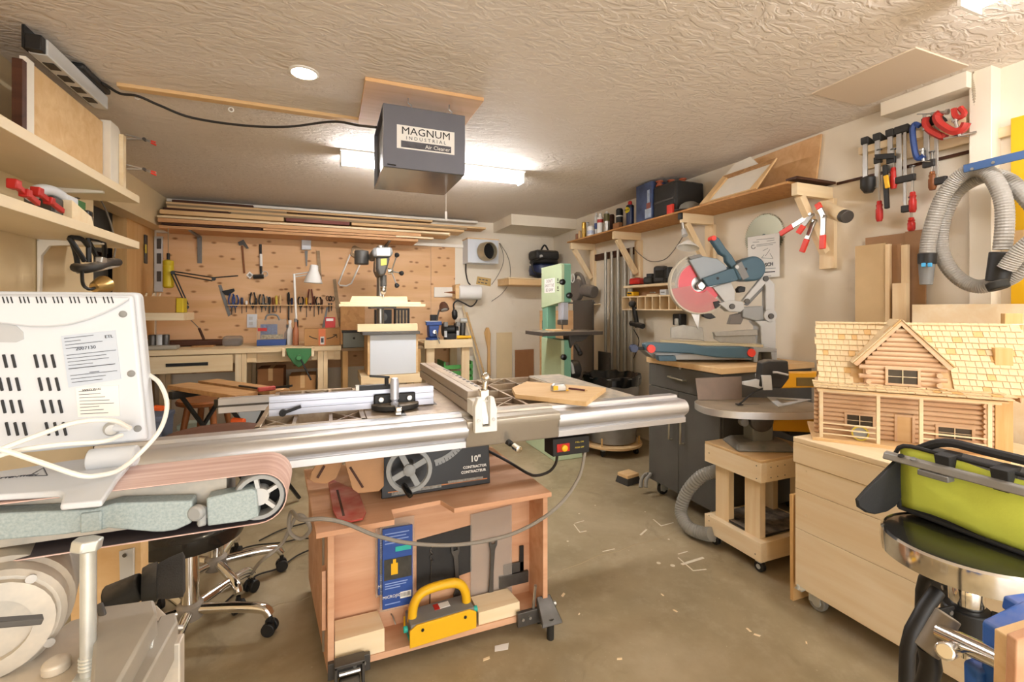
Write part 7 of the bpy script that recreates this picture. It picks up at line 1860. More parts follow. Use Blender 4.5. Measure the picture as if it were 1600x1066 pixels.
for i, (u, kd, m, vt, vb) in enumerate(TOOLS):
    Y = YW - .03; top, bot = P(u, vt, Y=Y), P(u, vb, Y=Y); x = top.x
    t = thing(kd, f'{nm_c[m]} handled {kd}, {ordn[i]} tool from the left on the tool strip', kd, (x, Y, bot.z), group='hand tools on the tool strip')
    if kd in ('pliers', 'scissors'):
        for s in (-1, 1):
            if kd == 'pliers': B().tube(bez([(x, Y + s * .004, zst - .03), (x + s * .022, Y + s * .004, zst + .01), (x + s * .026, Y + s * .004, zst + .06), (x + s * .012, Y + s * .004, top.z)], 3), .008, 6).put('handle', m, t)
            else: B().tube([(x + s * .016 + .015 * math.cos(a), Y + s * .004, top.z - .03 + .025 * math.sin(a)) for a in [k * PI / 5 for k in range(10)]], .005, 6, closed=True).put('handle', m, t)
        B().cyl((x, Y, zst + .02), (x, Y, bot.z), .010, .004, n=8).put('jaws', 'dark_steel', t)
    else:
        B().lathe([(.009, 0), (.013, (top.z - zst) * .3), (.013, (top.z - zst) * .85), (.008, top.z - zst)], (x, Y, zst + .001), n=10).put('handle', m, t)
        B().cyl((x, Y, zst + .004), (x, Y, bot.z), .004 if kd != 'chisel' else .009, n=8).put('blade', 'dark_steel', t)

# lamps
t = thing('desk_lamp', 'white jointed desk lamp clamped to the workbench', 'lamp', onb(463, 5.3))
Yl = 5.3
B().cyl(P(463, 525, Y=Yl), P(463, 500, Y=Yl), .02, n=12).put('base_clamp', 'black', t, bev=.003)
B().cyl(P(463, 503, Y=Yl), P(459.5, 428, Y=Yl), .011, n=10).put('lower_arm', 'white_metal', t)
B().cyl(P(459, 429, Y=Yl), P(485, 425, Y=Yl), .006, n=8).put('upper_arm', 'grey_light', t); B().cyl(P(459, 433, Y=Yl), P(485, 429, Y=Yl), .005, n=8).put('upper_arm', 'grey_light', t)
c0, c1 = P(491, 414, Y=Yl - .05), P(489, 447, Y=Yl - .05)
B().lathe([(.03, 0), (.04, .01), (.044, .06), (.07, .12), (.092, .19), (.088, .19), (.06, .12), (.036, .06)], c0, c1 - c0, 28).put('shade', 'white_metal', t)
t = thing('swing_arm_lamp', 'black swing arm lamp frame stretching over the left bench end', 'lamp', P(288, 500, Y=5.1))
for a, b in (((270, 424), (334, 434)), ((270, 428), (332, 439)), ((334, 434), (372, 431)), ((268, 428), (290, 476)), ((272, 426), (294, 476))):
    stick(t, 'arm', a, b, .006, 'black', 5.1)
for q in ((270, 426), (334, 436), (292, 480)): B().cyl(P(*q, Y=5.08), P(*q, Y=5.12), .018, n=10).put('joint', 'black', t)
B().bar(P(290, 480, Y=5.1), P(287, 500, Y=5.1), .03, .03).put('clamp', 'black', t, bev=.003)
t = thing('reel_pendant', 'yellow cylinder hanging on a cord at the left end of the lumber rack', 'cord reel', P(263, 450, Y=5.15))
B().cyl(P(263, 356, Y=5.15), P(263, 400, Y=5.15), .004, n=6).put('cord', 'grey_wood', t); B().cyl(P(263, 396, Y=5.15), P(263, 407, Y=5.15), .013, n=10).put('plug', 'black', t)
B().lathe([(.02, 0), (.043, .012), (.043, .05), (.041, .055), (.043, .06), (.043, .25), (.03, .262)], P(263, 406, Y=5.15), (0, 0, -1), 20).put('cylinder', mat('dull_yellow', 'd0b422', .5), t)
# left corner shelf with boxes
csf = thing('corner_shelf', 'small pine shelf at the left end of the workbench', 'shelf', (-1.4, 5.1, 1.13))
a, b2 = P(222, 495, Y=4.9), P(287, 495, Y=4.9)
zc1 = P(260, 489, Y=4.9).z; zc0 = P(260, 501, Y=4.9).z
B().box(-1.618, b2.x, 4.9, 5.25, zc0, zc1).put('board', 'pine', csf, bev=.002); B().box(-1.618, -1.58, 4.95, 5.2, .906, zc0 - .001).put('support', 'pine_z', csf)
cb_ = thing('cardboard_carton', 'open cardboard carton on the corner shelf', 'box', (-1.4, 5.05, zc1 + .001))
a, b2 = P(220, 463, Y=4.92), P(273, 463, Y=4.92)
B().box(-1.60, b2.x, 4.92, 5.2, zc1 + .001, a.z).put('carton', 'card', cb_, bev=.001)
for k in range(4): B().cyl((-1.55 + k * .05, 5.0, a.z), (-1.54 + k * .05, 5.0, a.z + .03), .008, n=8).put('dowel', 'pine_pale', cb_)
a2 = P(286, 466, Y=4.93)
tag(B().box(b2.x + .004, a2.x, 4.94, 5.06, zc1 + .001, a2.z).put('yellow_case', 'dull_yellow', bev=.006), 'yellow case at the right end of the corner shelf', 'case')
for k, u in enumerate((238, 250, 259)):
    p = onb(u, 5.12); tag(B().lathe([(.03, 0), (.03, .12), (.026, .128)], (p.x, p.y, bz + .001), n=14).put('glass_jar', 'dark_steel' if k != 1 else 'grey_light'), ('dark jar', 'grey jar', 'dark jar')[k] + (' leftmost', ' in the middle', ' rightmost')[k] + ' under the corner shelf', 'jar', 'jars under the corner shelf')

# ------------------------------------------------------------------ drill press on its white-fronted stand
dx, dy_ = .49, 4.6
sw2 = thing('press_stand', 'pine stand with white front panel under the drill press', 'tool stand', (.57, 4.6, 0))
B().box(.36, .78, 4.4, 4.41, .66, 1.03).put('front_panel', 'white_plastic', sw2, bev=.002); B().box(.34, .80, 4.411, 4.85, .66, 1.03).put('body', 'pine_tan', sw2, bev=.002)
B().box(.28, .83, 4.38, 4.88, .575, .655).put('shelf', 'pine', sw2, bev=.003)
for x in (.3, .76):
    for y in (4.4, 4.82): B().box(x, x + .05, y, y + .05, 0, .574).put('leg', 'pine_z', sw2)
B().box(.29, .81, 4.36, 4.86, 1.031, 1.06).put('top_plate', 'dark_steel', sw2, bev=.003)
tag(B().box(.25, .79, 4.38, 4.46, 1.062, 1.13).put('pine_block', 'pine', bev=.002), 'pine block lying on the drill press stand', 'wood block')
dp = thing('drill_press', 'grey bench drill press with three ball handles against the plywood wall', 'drill press', (dx, 4.7, 1.062))
B().box(dx - .14, dx + .14, 4.5, 4.86, 1.062, 1.085).put('base', 'dark_steel', dp, bev=.004)
B().cyl((dx, 4.78, 1.08), (dx, 4.78, 1.9), .036, n=18).put('column', 'steel', dp)
B().box(dx - .12, dx + .12, 4.5, 4.75, 1.27, 1.29).put('table', 'dark_steel', dp, bev=.003)
DP = lambda u, v, y=4.5: (P(u, v, Y=y).x, P(u, v, Y=y).z)
B().prism([DP(*q) for q in ((583, 387), (612, 386), (614, 395), (611, 402), (583, 402), (581, 395))], 'Y', 4.48, 4.95).put('belt_cover', 'grey_mid', dp, bev=.02)
B().prism([DP(*q) for q in ((588, 388), (609, 388), (609, 400), (588, 400))], 'Y', 4.474, 4.482).put('cover_plate', 'grey_light', dp, bev=.002)
B().prism([DP(*q) for q in ((589, 402), (610, 402), (605, 420), (602, 430), (593, 432), (588, 420))], 'Y', 4.5, 4.85).put('head', mat('press_grey', '4a4742', .45), dp, bev=.02)
B().prism([DP(*q) for q in ((595, 405), (604, 404), (604, 414), (595, 415))], 'Y', 4.492, 4.5).put('badge', 'emblem', dp)
x, z = DP(597, 432); B().cyl((dx + .01, 4.6, z + .02), (dx + .01, 4.6, z - .09), .03, n=16).put('quill', 'press_grey', dp)
B().lathe([(.022, 0), (.03, .02), (.03, .06), (.018, .085), (.006, .09), (.005, .13)], (dx + .01, 4.6, z - .08), (0, 0, -1), 16).put('chuck', 'chrome', dp)
x, z = DP(587, 413); B().cyl((x, 4.52, z + .06), (x, 4.52, z - .07), .006, n=8).put('depth_rod', 'chrome', dp)
hx, hz = DP(608, 423); B().lathe([(.03, 0), (.03, .03), (.015, .05)], (hx, 4.58, hz), (1, 0, 0), 16).put('hub', 'chrome', dp)
for u, v in ((620, 399), (627, 427), (620, 446)):
    e = P(u, v, Y=4.52); h = B().cyl((hx + .03, 4.57, hz), e, .006, n=8).put('spoke', 'steel', dp); B().lathe([(.012, -.02), (.024, 0), (.022, .015), (.008, .024)], e, e - V((hx, 4.57, hz)), 14).put('ball_knob', 'black', h)
B().cyl((dx - .17, 4.92, 1.72), (dx - .17, 4.92, 1.86), .07, n=20).put('motor', 'press_grey', dp, bev=.008)
a, b2 = P(529.5, 475, Y=4.42), P(664, 475, Y=4.42)
pb2 = thing('press_boards', 'stack of pale boards serving as drill press table', 'board', (.5, 4.55, 1.291))
B().box(a.x, b2.x, 4.40, 4.72, 1.291, 1.315).put('lower_board', 'pine_pale', pb2, bev=.001)
B().box(a.x + .01, b2.x - .04, 4.42, 4.72, 1.3155, 1.333).put('middle_board', 'pine_pale', pb2, bev=.001)
B().hexa([(a.x + .1, 4.62, 1.3335), (b2.x - .13, 4.62, 1.3335), (b2.x - .13, 4.64, 1.3335), (a.x + .1, 4.64, 1.3335)], [(a.x + .12, 4.62, 1.39), (b2.x - .14, 4.62, 1.39), (b2.x - .14, 4.64, 1.39), (a.x + .12, 4.64, 1.39)]).put('fence', 'pine', pb2, bev=.001)

# ------------------------------------------------------------------ right bench: vise, grinder, small lamp
vz = .931
t = thing('bench_vise', 'blue steel bench vise on the short bench', 'vise', (1.05, 5.0, vz))
px_ = P(676, 515, Y=5.0).x
B().lathe([(.075, 0), (.075, .02), (.05, .035)], (px_, 5.0, vz), n=20).put('base', 'blue', t)
B().hexa([(px_ - .045, 4.93, vz + .03), (px_ + .045, 4.93, vz + .03), (px_ + .045, 5.08, vz + .03), (px_ - .045, 5.08, vz + .03)], [(px_ - .06, 4.93, vz + .17), (px_ + .06, 4.93, vz + .17), (px_ + .05, 5.08, vz + .17), (px_ - .05, 5.08, vz + .17)]).put('body', 'blue', t, bev=.01)
B().box(px_ - .085, px_ + .085, 4.92, 4.965, vz + .16, vz + .20).put('jaw', 'blue', t, bev=.004); B().box(px_ - .085, px_ + .085, 4.97, 5.0, vz + .185, vz + .205).put('jaw_face', 'steel', t)
B().lathe([(.02, 0), (.02, .03)], (px_, 4.92, vz + .09), (0, -1, 0), 14).put('screw_end', 'chrome', t); B().cyl((px_ + .01, 4.88, vz + .1), P(687, 537, Y=4.87), .007, n=8).put('handle', 'steel', t)
t = thing('bench_grinder', 'black bench grinder with two guards beside the blue vise', 'grinder', (1.25, 5.15, .901))
gxc = P(704, 515, Y=5.12).x
B().cyl((gxc - .05, 5.15, 1.03), (gxc + .05, 5.15, 1.03), .05, n=18).put('motor', 'black', t, bev=.006); B().box(gxc - .06, gxc + .06, 5.09, 5.21, .901, .99).put('base', 'black', t, bev=.006)
for s in (-1, 1):
    B().cyl((gxc + s * .055, 5.15, 1.03), (gxc + s * .085, 5.15, 1.03), .075, n=22).put('wheel_guard', 'black_dusty', t, bev=.004); B().box(gxc + s * .07 - .015, gxc + s * .07 + .015, 5.06, 5.075, .95, 1.02).put('spark_plate', 'grey_light', t)
    B().box(gxc + s * .07 - .02, gxc + s * .07 + .02, 5.04, 5.09, 1.07, 1.12).put('eye_shield', 'grey_mid', t)
t = thing('gooseneck_lamp', 'small brown gooseneck lamp behind the grinder', 'lamp', (1.15, 5.3, .901))
c0, c1 = P(692, 476, Y=5.3), P(695, 490, Y=5.25)
B().tube(bez([P(680, 522, Y=5.3), P(683, 500, Y=5.3), P(686, 486, Y=5.3), c0], 5), .01, 8).put('neck', 'dark_steel', t); B().lathe([(.03, 0), (.05, .03), (.06, .09), (.055, .09)], c0 + V((0, 0, .02)), c1 - c0, 18).put('shade', mat('lamp_brown', '6a4a3a', .35, .4), t); B().lathe([(.05, .082), (.03, .1)], c0 + V((0, 0, .02)), c1 - c0, 16).put('bulb', 'grey_light', t)
B().box(P(673, 500, Y=5.35).x, P(683, 500, Y=5.35).x, 5.33, 5.4, .901, P(676, 492, Y=5.35).z).put('foot_box', 'black', t, bev=.004)
t = thing('power_adaptor', 'dark plug with curly cord hanging by the paper roll', 'plug', P(711, 492, Y=5.4))
B().lathe([(.02, 0), (.035, .03), (.035, .09), (.015, .12)], P(710, 484, Y=5.4), (.05, 0, -1), 14).put('plug', 'black', t)
B().tube(bez([P(709, 484, Y=5.42), P(709, 475, Y=5.45), P(715, 470, Y=5.46), P(725, 474, Y=5.46), P(735, 479, Y=5.46), P(742, 475, Y=5.48), P(746, 468, Y=5.5)], 5), .009, 8).put('cord', 'cable_black', t)
t = thing('angle_grinder', 'dark angle grinder standing at the right end of the short bench', 'power tool', (1.38, 5.2, .901))
gx_ = P(722, 510, Y=5.2).x
B().cyl((gx_, 5.2, .93), (gx_ + .01, 5.2, 1.12), .035, n=14).put('body', 'dark_steel', t, bev=.006); B().cyl((gx_ - .03, 5.18, 1.13), (gx_ + .05, 5.18, 1.13), .03, n=14).put('gear_head', 'zinc', t, bev=.004); B().box(gx_ - .05, gx_ + .06, 5.14, 5.26, .901, .935).put('stand', 'black', t, bev=.004)
p = P(722, 525, Y=5.0); tag(B().cyl((p.x - .06, 5.0, vz + .02), (p.x + .1, 4.98, vz + .02), .02, .016, n=12).put('caulking_tube', 'yellow', bev=.003), 'yellow tube lying at the front right of the short bench', 'tube')
# paper towel, fan box, cables and sign on the wall
t = thing('towel_holder', 'paper towel roll on a white backed wooden holder', 'paper towel', P(715, 470, Y=5.5))
flat(t, 'back_plate', [(678, 449), (709, 449), (709, 464.5), (678, 464.5)], 'white_paint', .018, 5.634)
B().prism([(P(709, 0, Y=5.55).x, P(709, 446, Y=5.55).z), (P(716, 0, Y=5.55).x, P(716, 444, Y=5.55).z), (P(716, 0, Y=5.55).x, P(716, 467, Y=5.55).z), (P(709, 0, Y=5.55).x, P(709, 467, Y=5.55).z)], 'Y', 5.46, 5.63).put('side_block', 'pine_tan', t, bev=.002)
a, b2 = P(694, 457, Y=5.5), P(712, 457, Y=5.5); B().cyl(a, b2, .004, .018, n=10).put('peg', 'brown_wood', t)
a, b2 = P(716, 457, Y=5.5), P(750, 457, Y=5.5); B().cyl((a.x, 5.5, a.z), (b2.x, 5.5, a.z), .09, n=28).put('paper_roll', 'paper', t, bev=.004)
t = thing('fan_box', 'white box with a round metal duct on the back wall', 'ventilator', P(750, 413, Y=5.45))
x0, x1, z0, z1 = P(731, 0, Y=5.42).x, P(779, 0, Y=5.42).x, P(750, 411, Y=5.42).z, P(750, 374, Y=5.42).z
B().box(x0, x1, 5.42, 5.649, z0, z1).put('case', 'white_plastic', t, bev=.004); B().box(x0 - .005, x1 + .005, 5.415, 5.649, z1, z1 + .012).put('lid', 'pine_tan', t)
c = P(757, 393.5, Y=5.42); B().lathe([(.115, 0), (.115, .07), (.108, .12), (.1, .12), (.1, .01)], (c.x, 5.42, c.z), (.35, -1, 0), 32, closed=True).put('duct', mat('duct', 'b5a88c', .35, .5), t); B().lathe([(.1, .055), (.1, .06)], (c.x, 5.42, c.z), (.35, -1, 0), 28).put('duct_mouth', 'dark_void', t)
cable('wall_cable', 'dark cable from the fan box down to the paper roll', [P(728, 412, Y=5.6), P(728, 425, Y=5.62), P(731, 440, Y=5.63), P(735, 445, Y=5.6)], .008, 'cable_black')
cable('wall_cable', 'thin inner cable curving down the back wall right of the fan box', [P(780, 380, Y=5.64), P(786, 395, Y=5.64), P(786, 412, Y=5.64), P(778, 430, Y=5.64), P(768, 445, Y=5.64)], .004, 'cable_grey')
cable('wall_cable', 'thin outer cable in a wide arc on the back wall', [P(781, 380, Y=5.64), P(792, 398, Y=5.64), P(797, 415, Y=5.64), P(796, 440, Y=5.64), P(785, 458, Y=5.64), P(768, 471, Y=5.64)], .004, 'cable_grey')
t = thing('card_sign', 'small cardboard sign with dark lettering on the back wall', 'sign', P(755, 448, Y=5.645))
B().slab([P(u, v, Y=5.645) for u, v in ((746, 432), (767.5, 435.5), (766.5, 447.5), (744, 444))], (0, .003, 0)).put('card', mat('sign_card', 'c6a568', .8), t)
[B().bar(P(a, b, Y=5.643), P(c, d, Y=5.643), .012, .001, up=(0, 1, 0)).put('pen_stroke', 'ink', t) for a, b, c, d in ((748, 436, 752, 437), (753.5, 437, 757, 437.5), (758.5, 437.8, 762, 438.5), (747, 441, 750, 441.5), (751.5, 441.6, 756, 442.4), (757.5, 442.6, 761, 443.2))]
# compressor shelf in the corner
t = thing('corner_ledge', 'tan wooden ledge carrying the black and blue compressor', 'shelf', P(822, 445, Y=5.4))
a, b2 = P(795, 440, Y=5.25), P(876, 440, Y=5.25); B().box(a.x, b2.x, 5.25, 5.649, a.z - .04, a.z + .035).put('box', 'pine_tan', t, bev=.002); B().box(a.x - .005, b2.x, 5.24, 5.649, a.z + .036, a.z + .05).put('top', 'pine', t, bev=.002)
zl_ = a.z + .051; c = P(850, 400, Y=5.42)
t = thing('air_compressor', 'black and blue pancake compressor on the corner ledge', 'compressor', (c.x, 5.42, zl_))
B().lathe([(.1, 0), (.19, .03), (.2, .09), (.19, .15), (.1, .19)], (c.x, 5.42, zl_ + .02), n=32).put('tank', 'navy', t)
B().lathe([(.17, 0), (.19, .02), (.18, .05)], (c.x, 5.42, zl_ + .19), n=32).put('deck', 'black', t)
B().box(c.x - .17, c.x + .17, 5.3, 5.56, zl_ + .24, zl_ + .37).put('cover', 'black_dusty', t, bev=.04, seg=3)
B().lathe([(.022, 0), (.022, .012)], (c.x - .1, 5.3, zl_ + .28), (0, -1, 0), 14).put('gauge', 'grey_light', t)
B().tube(bez([(c.x - .06, 5.4, zl_ + .36), (c.x + .0, 5.4, zl_ + .44), (c.x + .06, 5.4, zl_ + .36)], 5), .012, 8).put('handle', 'black', t)
B().tube(bez([(c.x - .1, 5.25, zl_ + .26), (c.x - .24, 5.24, zl_ + .2), (c.x - .23, 5.24, zl_ + .08), (c.x - .12, 5.24, zl_ + .05)], 6), .012, 8).put('hose', 'black', t)
for s in (-1, 1): B().cyl((c.x + s * .1, 5.36, zl_), (c.x + s * .1, 5.36, zl_ + .03), .02, n=10).put('foot', 'rubber', t)
t = thing('grinder_shelf', 'small pine ledge on the right wall behind the band saw', 'shelf', P(915, 475, X=2.75))
a = P(905, 475, X=2.68); B().box(2.62, 2.868, a.y - .16, a.y + .2, a.z - .012, a.z).put('board', 'pine', t, bev=.002); B().prism([(a.y - .02, a.z - .013), (a.y + .02, a.z - .013), (a.y + .02, a.z - .12), (a.y - .02, a.z - .05)], 'X', 2.84, 2.868).put('bracket', 'pine_tan', t)
t = thing('circular_saw', 'dusty dark circular saw resting on the small ledge by the band saw', 'circular saw', (2.74, a.y, a.z + .001))
B().cyl((2.66, a.y + .08, a.z + .16), (2.72, a.y + .08, a.z + .16), .13, n=26).put('blade_guard', mat('dusty_dark', '6a625a', .7, dust=.3), t, bev=.008); B().cyl((2.72, a.y - .03, a.z + .16), (2.76, a.y - .2, a.z + .13), .07, n=18).put('motor', 'dusty_dark', t, bev=.012)
B().tube(bez([(2.7, a.y + .16, a.z + .25), (2.7, a.y + .1, a.z + .35), (2.71, a.y - .0, a.z + .32), (2.72, a.y - .06, a.z + .2)], 5), .022, 10).put('handle', 'dusty_dark', t); B().box(2.63, 2.8, a.y - .15, a.y + .18, a.z + .001, a.z + .02).put('shoe', 'dusty_dark', t)
B().tube([(2.65, a.y + .1 + .04 * math.cos(k), a.z + .3 + .05 * math.sin(k)) for k in [i * PI / 6 for i in range(12)]], .008, 6, closed=True).put('cord_loop', 'paper', t)
# sticks, crate, panels along the back wall
for k, (u0, v0, u1, v1, lab) in enumerate(((723, 478, 765, 600, 'pale thin stick leaning on the back wall, left of the pair'), (729, 488, 774, 600, 'tan thin stick leaning on the back wall, right of the pair'))):
    a = P(u0, v0, Y=5.62); b = P(u1, 640, Y=5.3); b.z = 0
    tag(B().bar(a, b, .018, .018).put('thin_stick', 'pine_pale' if k == 0 else 'pine_tan', bev=.001), lab, 'stick')
q = [P(u, v, Y=5.6) for u, v in ((757, 520), (760, 512), (764, 512), (767, 522), (766, 545), (768, 600), (761, 600), (762, 545))]
for p in q[5:7]: p.z = 0
tag(B().slab(q, (0, .018, 0)).put('wooden_paddle', 'pine_tan_z', bev=.002), 'tan wooden paddle leaning on the back wall right of the thin sticks', 'paddle')
t = thing('green_crate', 'green slotted plastic crate on the floor under the short bench', 'crate', (1.25, 5.2, 0))
a, b2 = P(694, 575, Y=5.05), P(739, 575, Y=5.05)
for k in range(8): B().box(a.x, b2.x, 5.05, 5.06, .1 + k * .07, .1 + k * .07 + .045).put('slat', mat('crate_green', '4f9a4a', .45), t, bev=.002)
for x in (a.x, b2.x - .02): B().box(x, x + .02, 5.061, 5.4, 0, .67).put('side', 'crate_green', t)
B().box(a.x, b2.x, 5.05, 5.4, .0, .02).put('bottom', 'crate_green', t)
for lab, u0, u1, vt, Y, m in (('brown hardboard sheet leaning on the back wall left of the band saw', 805, 834, 547, 5.62, 'card_dark'), ('white panel on the floor beside the leaning sticks', 730, 745, 556, 5.55, 'white_paint'), ('cream tall panel against the back wall behind the saw', 776, 800, 520, 5.63, 'cream_paint')):
    a, b = P(u0, vt, Y=Y), P(u1, vt, Y=Y); tag(B().box(a.x, b.x, Y, Y + .012, 0, a.z).put('leaning_sheet', m), lab, 'board')
# ------------------------------------------------------------------ under and before the workbench
for lab, u0, u1, vt, Y, z0 in (('tall cardboard carton under the workbench', 402, 443, 577, 5.1, 0), ('small cardboard carton under the workbench by the vise', 452, 493, 588, 4.98, 0)):
    a, b = P(u0, vt, Y=Y), P(u1, vt, Y=Y); t = thing('cardboard_carton', lab, 'box', ((a.x + b.x) / 2, Y + .15, 0), group='cartons under the workbench')
    B().box(a.x, b.x, Y, Y + .3, .002, a.z).put('carton', 'card' if u0 > 450 else 'card_dark', t, bev=.002); B().box((a.x + b.x) / 2 - .02, (a.x + b.x) / 2 + .02, Y - .001, Y + .3, a.z - .12, a.z + .001).put('tape', 'pine_tan', t)
t = thing('folding_workbench', 'folding workbench with two orange brown wooden jaws behind the saw', 'workbench', (-.6, 3.4, 0))
zw = .78
J1 = [P(u, v, Z=zw) for u, v in ((261, 602), (297, 597), (403, 612))]; J1.append(J1[0] + J1[2] - J1[1])
J2 = [P(u, v, Z=zw) for u, v in ((309, 595), (340, 592), (453, 607.5))]; J2.append(J2[0] + J2[2] - J2[1])
for J in (J1, J2): B().slab(J, (0, 0, -.028)).put('wooden_jaw', 'orange_slat', t, bev=.003)
dj = (J1[2] - J1[1]).normalized(); wj = V((-dj.y, dj.x, 0)) * -1; cj = (J1[0] + J1[2] + J2[0] + J2[2]) / 4
for s in (-.25, .25):
    e0, e1 = cj + dj * s + wj * .2, cj + dj * s - wj * .2; e0.z = e1.z = zw - .05
    B().bar(e0, e1, .05, .045).put('jaw_carrier', 'black', t, bev=.003)
    for q in (-1, 1):
        B().bar(cj + dj * s + wj * .14 * q + V((0, 0, -.06)), V((cj.x, cj.y, .02)) + dj * s * 1.2 + wj * .3 * -q, .03, .018).put('leg', 'black', t, bev=.002)
for q, s in ((P(250, 638, Z=.66), 0), (P(372, 658, Z=.62), 1)): B().cyl(q + V((-.03, .02, 0)), q + V((.035, -.02, 0)), .019, .016, n=12).put('orange_grip', 'orange', t, bev=.003)
rt = thing('red_clamp', 'red handled clamp lying on the folding workbench', 'clamp', P(425, 606, Z=zw + .003))
B().bar(P(374, 603, Z=zw + .01), P(403, 607, Z=zw + .01), .012, .01).put('bar', 'black', rt); B().bar(P(403, 609, Z=zw + .014), P(430, 606, Z=zw + .014), .03, .024).put('grip', mat('dull_red', 'b24a44', .5), rt, bev=.005); B().bar(P(430, 606, Z=zw + .014), P(456, 603, Z=zw + .03), .014, .012).put('lever', 'black', rt)
t = thing('wooden_stool', 'brown wooden stool standing behind the folding workbench', 'stool', (-.86, 4.15, 0))
B().lathe([(.17, .545), (.195, .555), (.2, .575), (.19, .588), (.1, .58)], (-.86, 4.15, 0), n=32).put('seat', 'brown_wood', t)
for a in (.5, 2.07, 3.64, 5.21):
    d = V((math.cos(a), math.sin(a), 0)); B().cyl(V((-.86, 4.15, .55)) + d * .12, V((-.86, 4.15, 0)) + d * .22, .024, .017, n=12).put('leg', 'brown_wood', t)
B().tube([V((-.86, 4.15, .22)) + V((math.cos(a), math.sin(a), 0)) * .185 for a in (.5, 2.07, 3.64, 5.21)], .009, 8, closed=True).put('rung', 'brown_wood', t)
for lab, X, Y, sz, m, nm in (('grey blue plastic bin at the left under the workbench', -1.36, 4.55, (.3, .3, .42), mat('bin_blue', '7d8496', .5), 'storage_bin'), ('pale green small case beside the stool leg', -1.02, 4.5, (.2, .15, .34), mat('pale_green', 'b5c0ae', .5), 'small_case'), ('white plastic bucket behind the wooden stool', -.58, 4.6, (.26, .24, .45), mat('bucket_white', 'cfd4d4', .45), 'plastic_bucket'), ('black and red tool case right of the wooden stool', -.36, 4.2, (.22, .2, .55), 'black', 'tool_case')):
    t = thing(nm, lab, nm.split('_')[1], (X, Y, 0)); B().hexa([(X - sz[0] * .45, Y - sz[1] * .45, 0), (X + sz[0] * .45, Y - sz[1] * .45, 0), (X + sz[0] * .45, Y + sz[1] * .45, 0), (X - sz[0] * .45, Y + sz[1] * .45, 0)], [(X - sz[0] / 2, Y - sz[1] / 2, sz[2]), (X + sz[0] / 2, Y - sz[1] / 2, sz[2]), (X + sz[0] / 2, Y + sz[1] / 2, sz[2]), (X - sz[0] / 2, Y + sz[1] / 2, sz[2])]).put('body', m, t, bev=.012)
    B().box(X - sz[0] * .52, X + sz[0] * .52, Y - sz[1] * .52, Y + sz[1] * .52, sz[2] - .04, sz[2] - .005).put('rim', m if m != 'black' else 'red', t, bev=.005)

# ------------------------------------------------------------------ shelves on the left wall
lsh = []
for z0, z1, lab in ((1.876, 1.918, 'upper cream shelf on the left wall'), (1.615, 1.657, 'lower cream shelf on the left wall')):
    t = thing('wall_shelf', lab, 'shelf', (-1.16, 1.6, z0)); lsh.append(z1 + .001)
    B().box(XL + .002, -1.0, .2, 3.24, z0, z1).put('board', mat('shelf_cream', 'ecd9b6', .5, var=.03, vs=4), t, bev=.002)
    for y in (2.955, 1.7):
        B().prism([(-1.315, z0 - .001), (-1.06, z0 - .001), (-1.06, z0 - .012), (-1.27, z0 - .03), (-1.30, z0 - .08), (-1.305, z0 - .27), (-1.315, z0 - .27)], 'Y', y - .012, y + .012).put('bracket', 'white_paint', t, bev=.002)
    if z0 > 1.8: B().box(-1.315, -1.25, 3.18, 3.2, z0 - .006, z0 - .001).box(-1.315, -1.31, 3.18, 3.2, z0 - .1, z0 - .004).put('dark_bracket', 'dark_steel', t)
zu_, zl_ = lsh
ply_ = lambda nm, lab, x, y0, y1, z1, m, th=.018, zz=None: tag(B().box(x, x + th, y0, y1, zu_ if zz is None else zz, z1).put(nm, m, bev=.001), lab, 'board', 'boards on the upper left shelf')
ply_('plywood_offcut', 'orange plywood board standing along the upper left shelf', -1.12, 2.42, 3.06, 2.26, 'pine_tan')
ply_('plywood_offcut', 'tan board standing behind on the upper left shelf', -1.26, 1.5, 2.4, 2.30, 'pine_tan')
ply_('plywood_offcut', 'grey brown board near the camera on the upper left shelf', -1.20, 1.2, 1.75, 2.26, 'grey_wood')
ply_('plywood_offcut', 'narrow dark upright strip on the upper left shelf', -1.1, 2.3, 2.33, 2.22, 'dark_wood', .03)
ply_('white_strip', 'narrow white upright board on the upper left shelf', -1.1, 2.345, 2.40, 2.25, 'white_paint', .02)
t = thing('wooden_box', 'whitish wooden box end with clipped corner on the upper left shelf', 'box', (-1.12, 3.13, zu_))
B().prism([(3.065, zu_), (3.2, zu_), (3.2, 2.24), (3.16, 2.275), (3.065, 2.275)], 'X', -1.3, -1.07).put('box', 'white_paint', t, bev=.002); B().box(-1.069, -1.05, 3.165, 3.205, zu_, 2.24).put('edge_strip', 'pine_pale', t)
for k, (v0, lab) in enumerate(((217, 'upper red tipped spring clamp on the white box'), (264, 'lower red tipped spring clamp on the white box'))):
    Yc = 3.215; t = thing('spring_clamp', lab, 'clamp', P(222, v0, Y=Yc), group='small clamps on the white box')
    a, m_, e = P(198, v0 - 3, Y=Yc), P(226, v0 + 1, Y=Yc), P(244, v0 + 8, Y=Yc)
    for s in (-1, 1): B().bar(a + V((0, 0, s * .012)), m_, .014, .007).put('arm', 'steel', t); B().bar(m_, e + V((0, 0, s * .006)), .012, .007).put('grip_arm', 'steel', t); B().bar(m_ + (e - m_) * .55 + V((0, 0, s * .005)), e + V((0, 0, s * .007)), .015, .009).put('red_tip', 'red_bright', t, bev=.002)
    B().cyl(m_ + V((0, -.012, 0)), m_ + V((0, .012, 0)), .009, n=10).put('pivot', 'dark_steel', t)
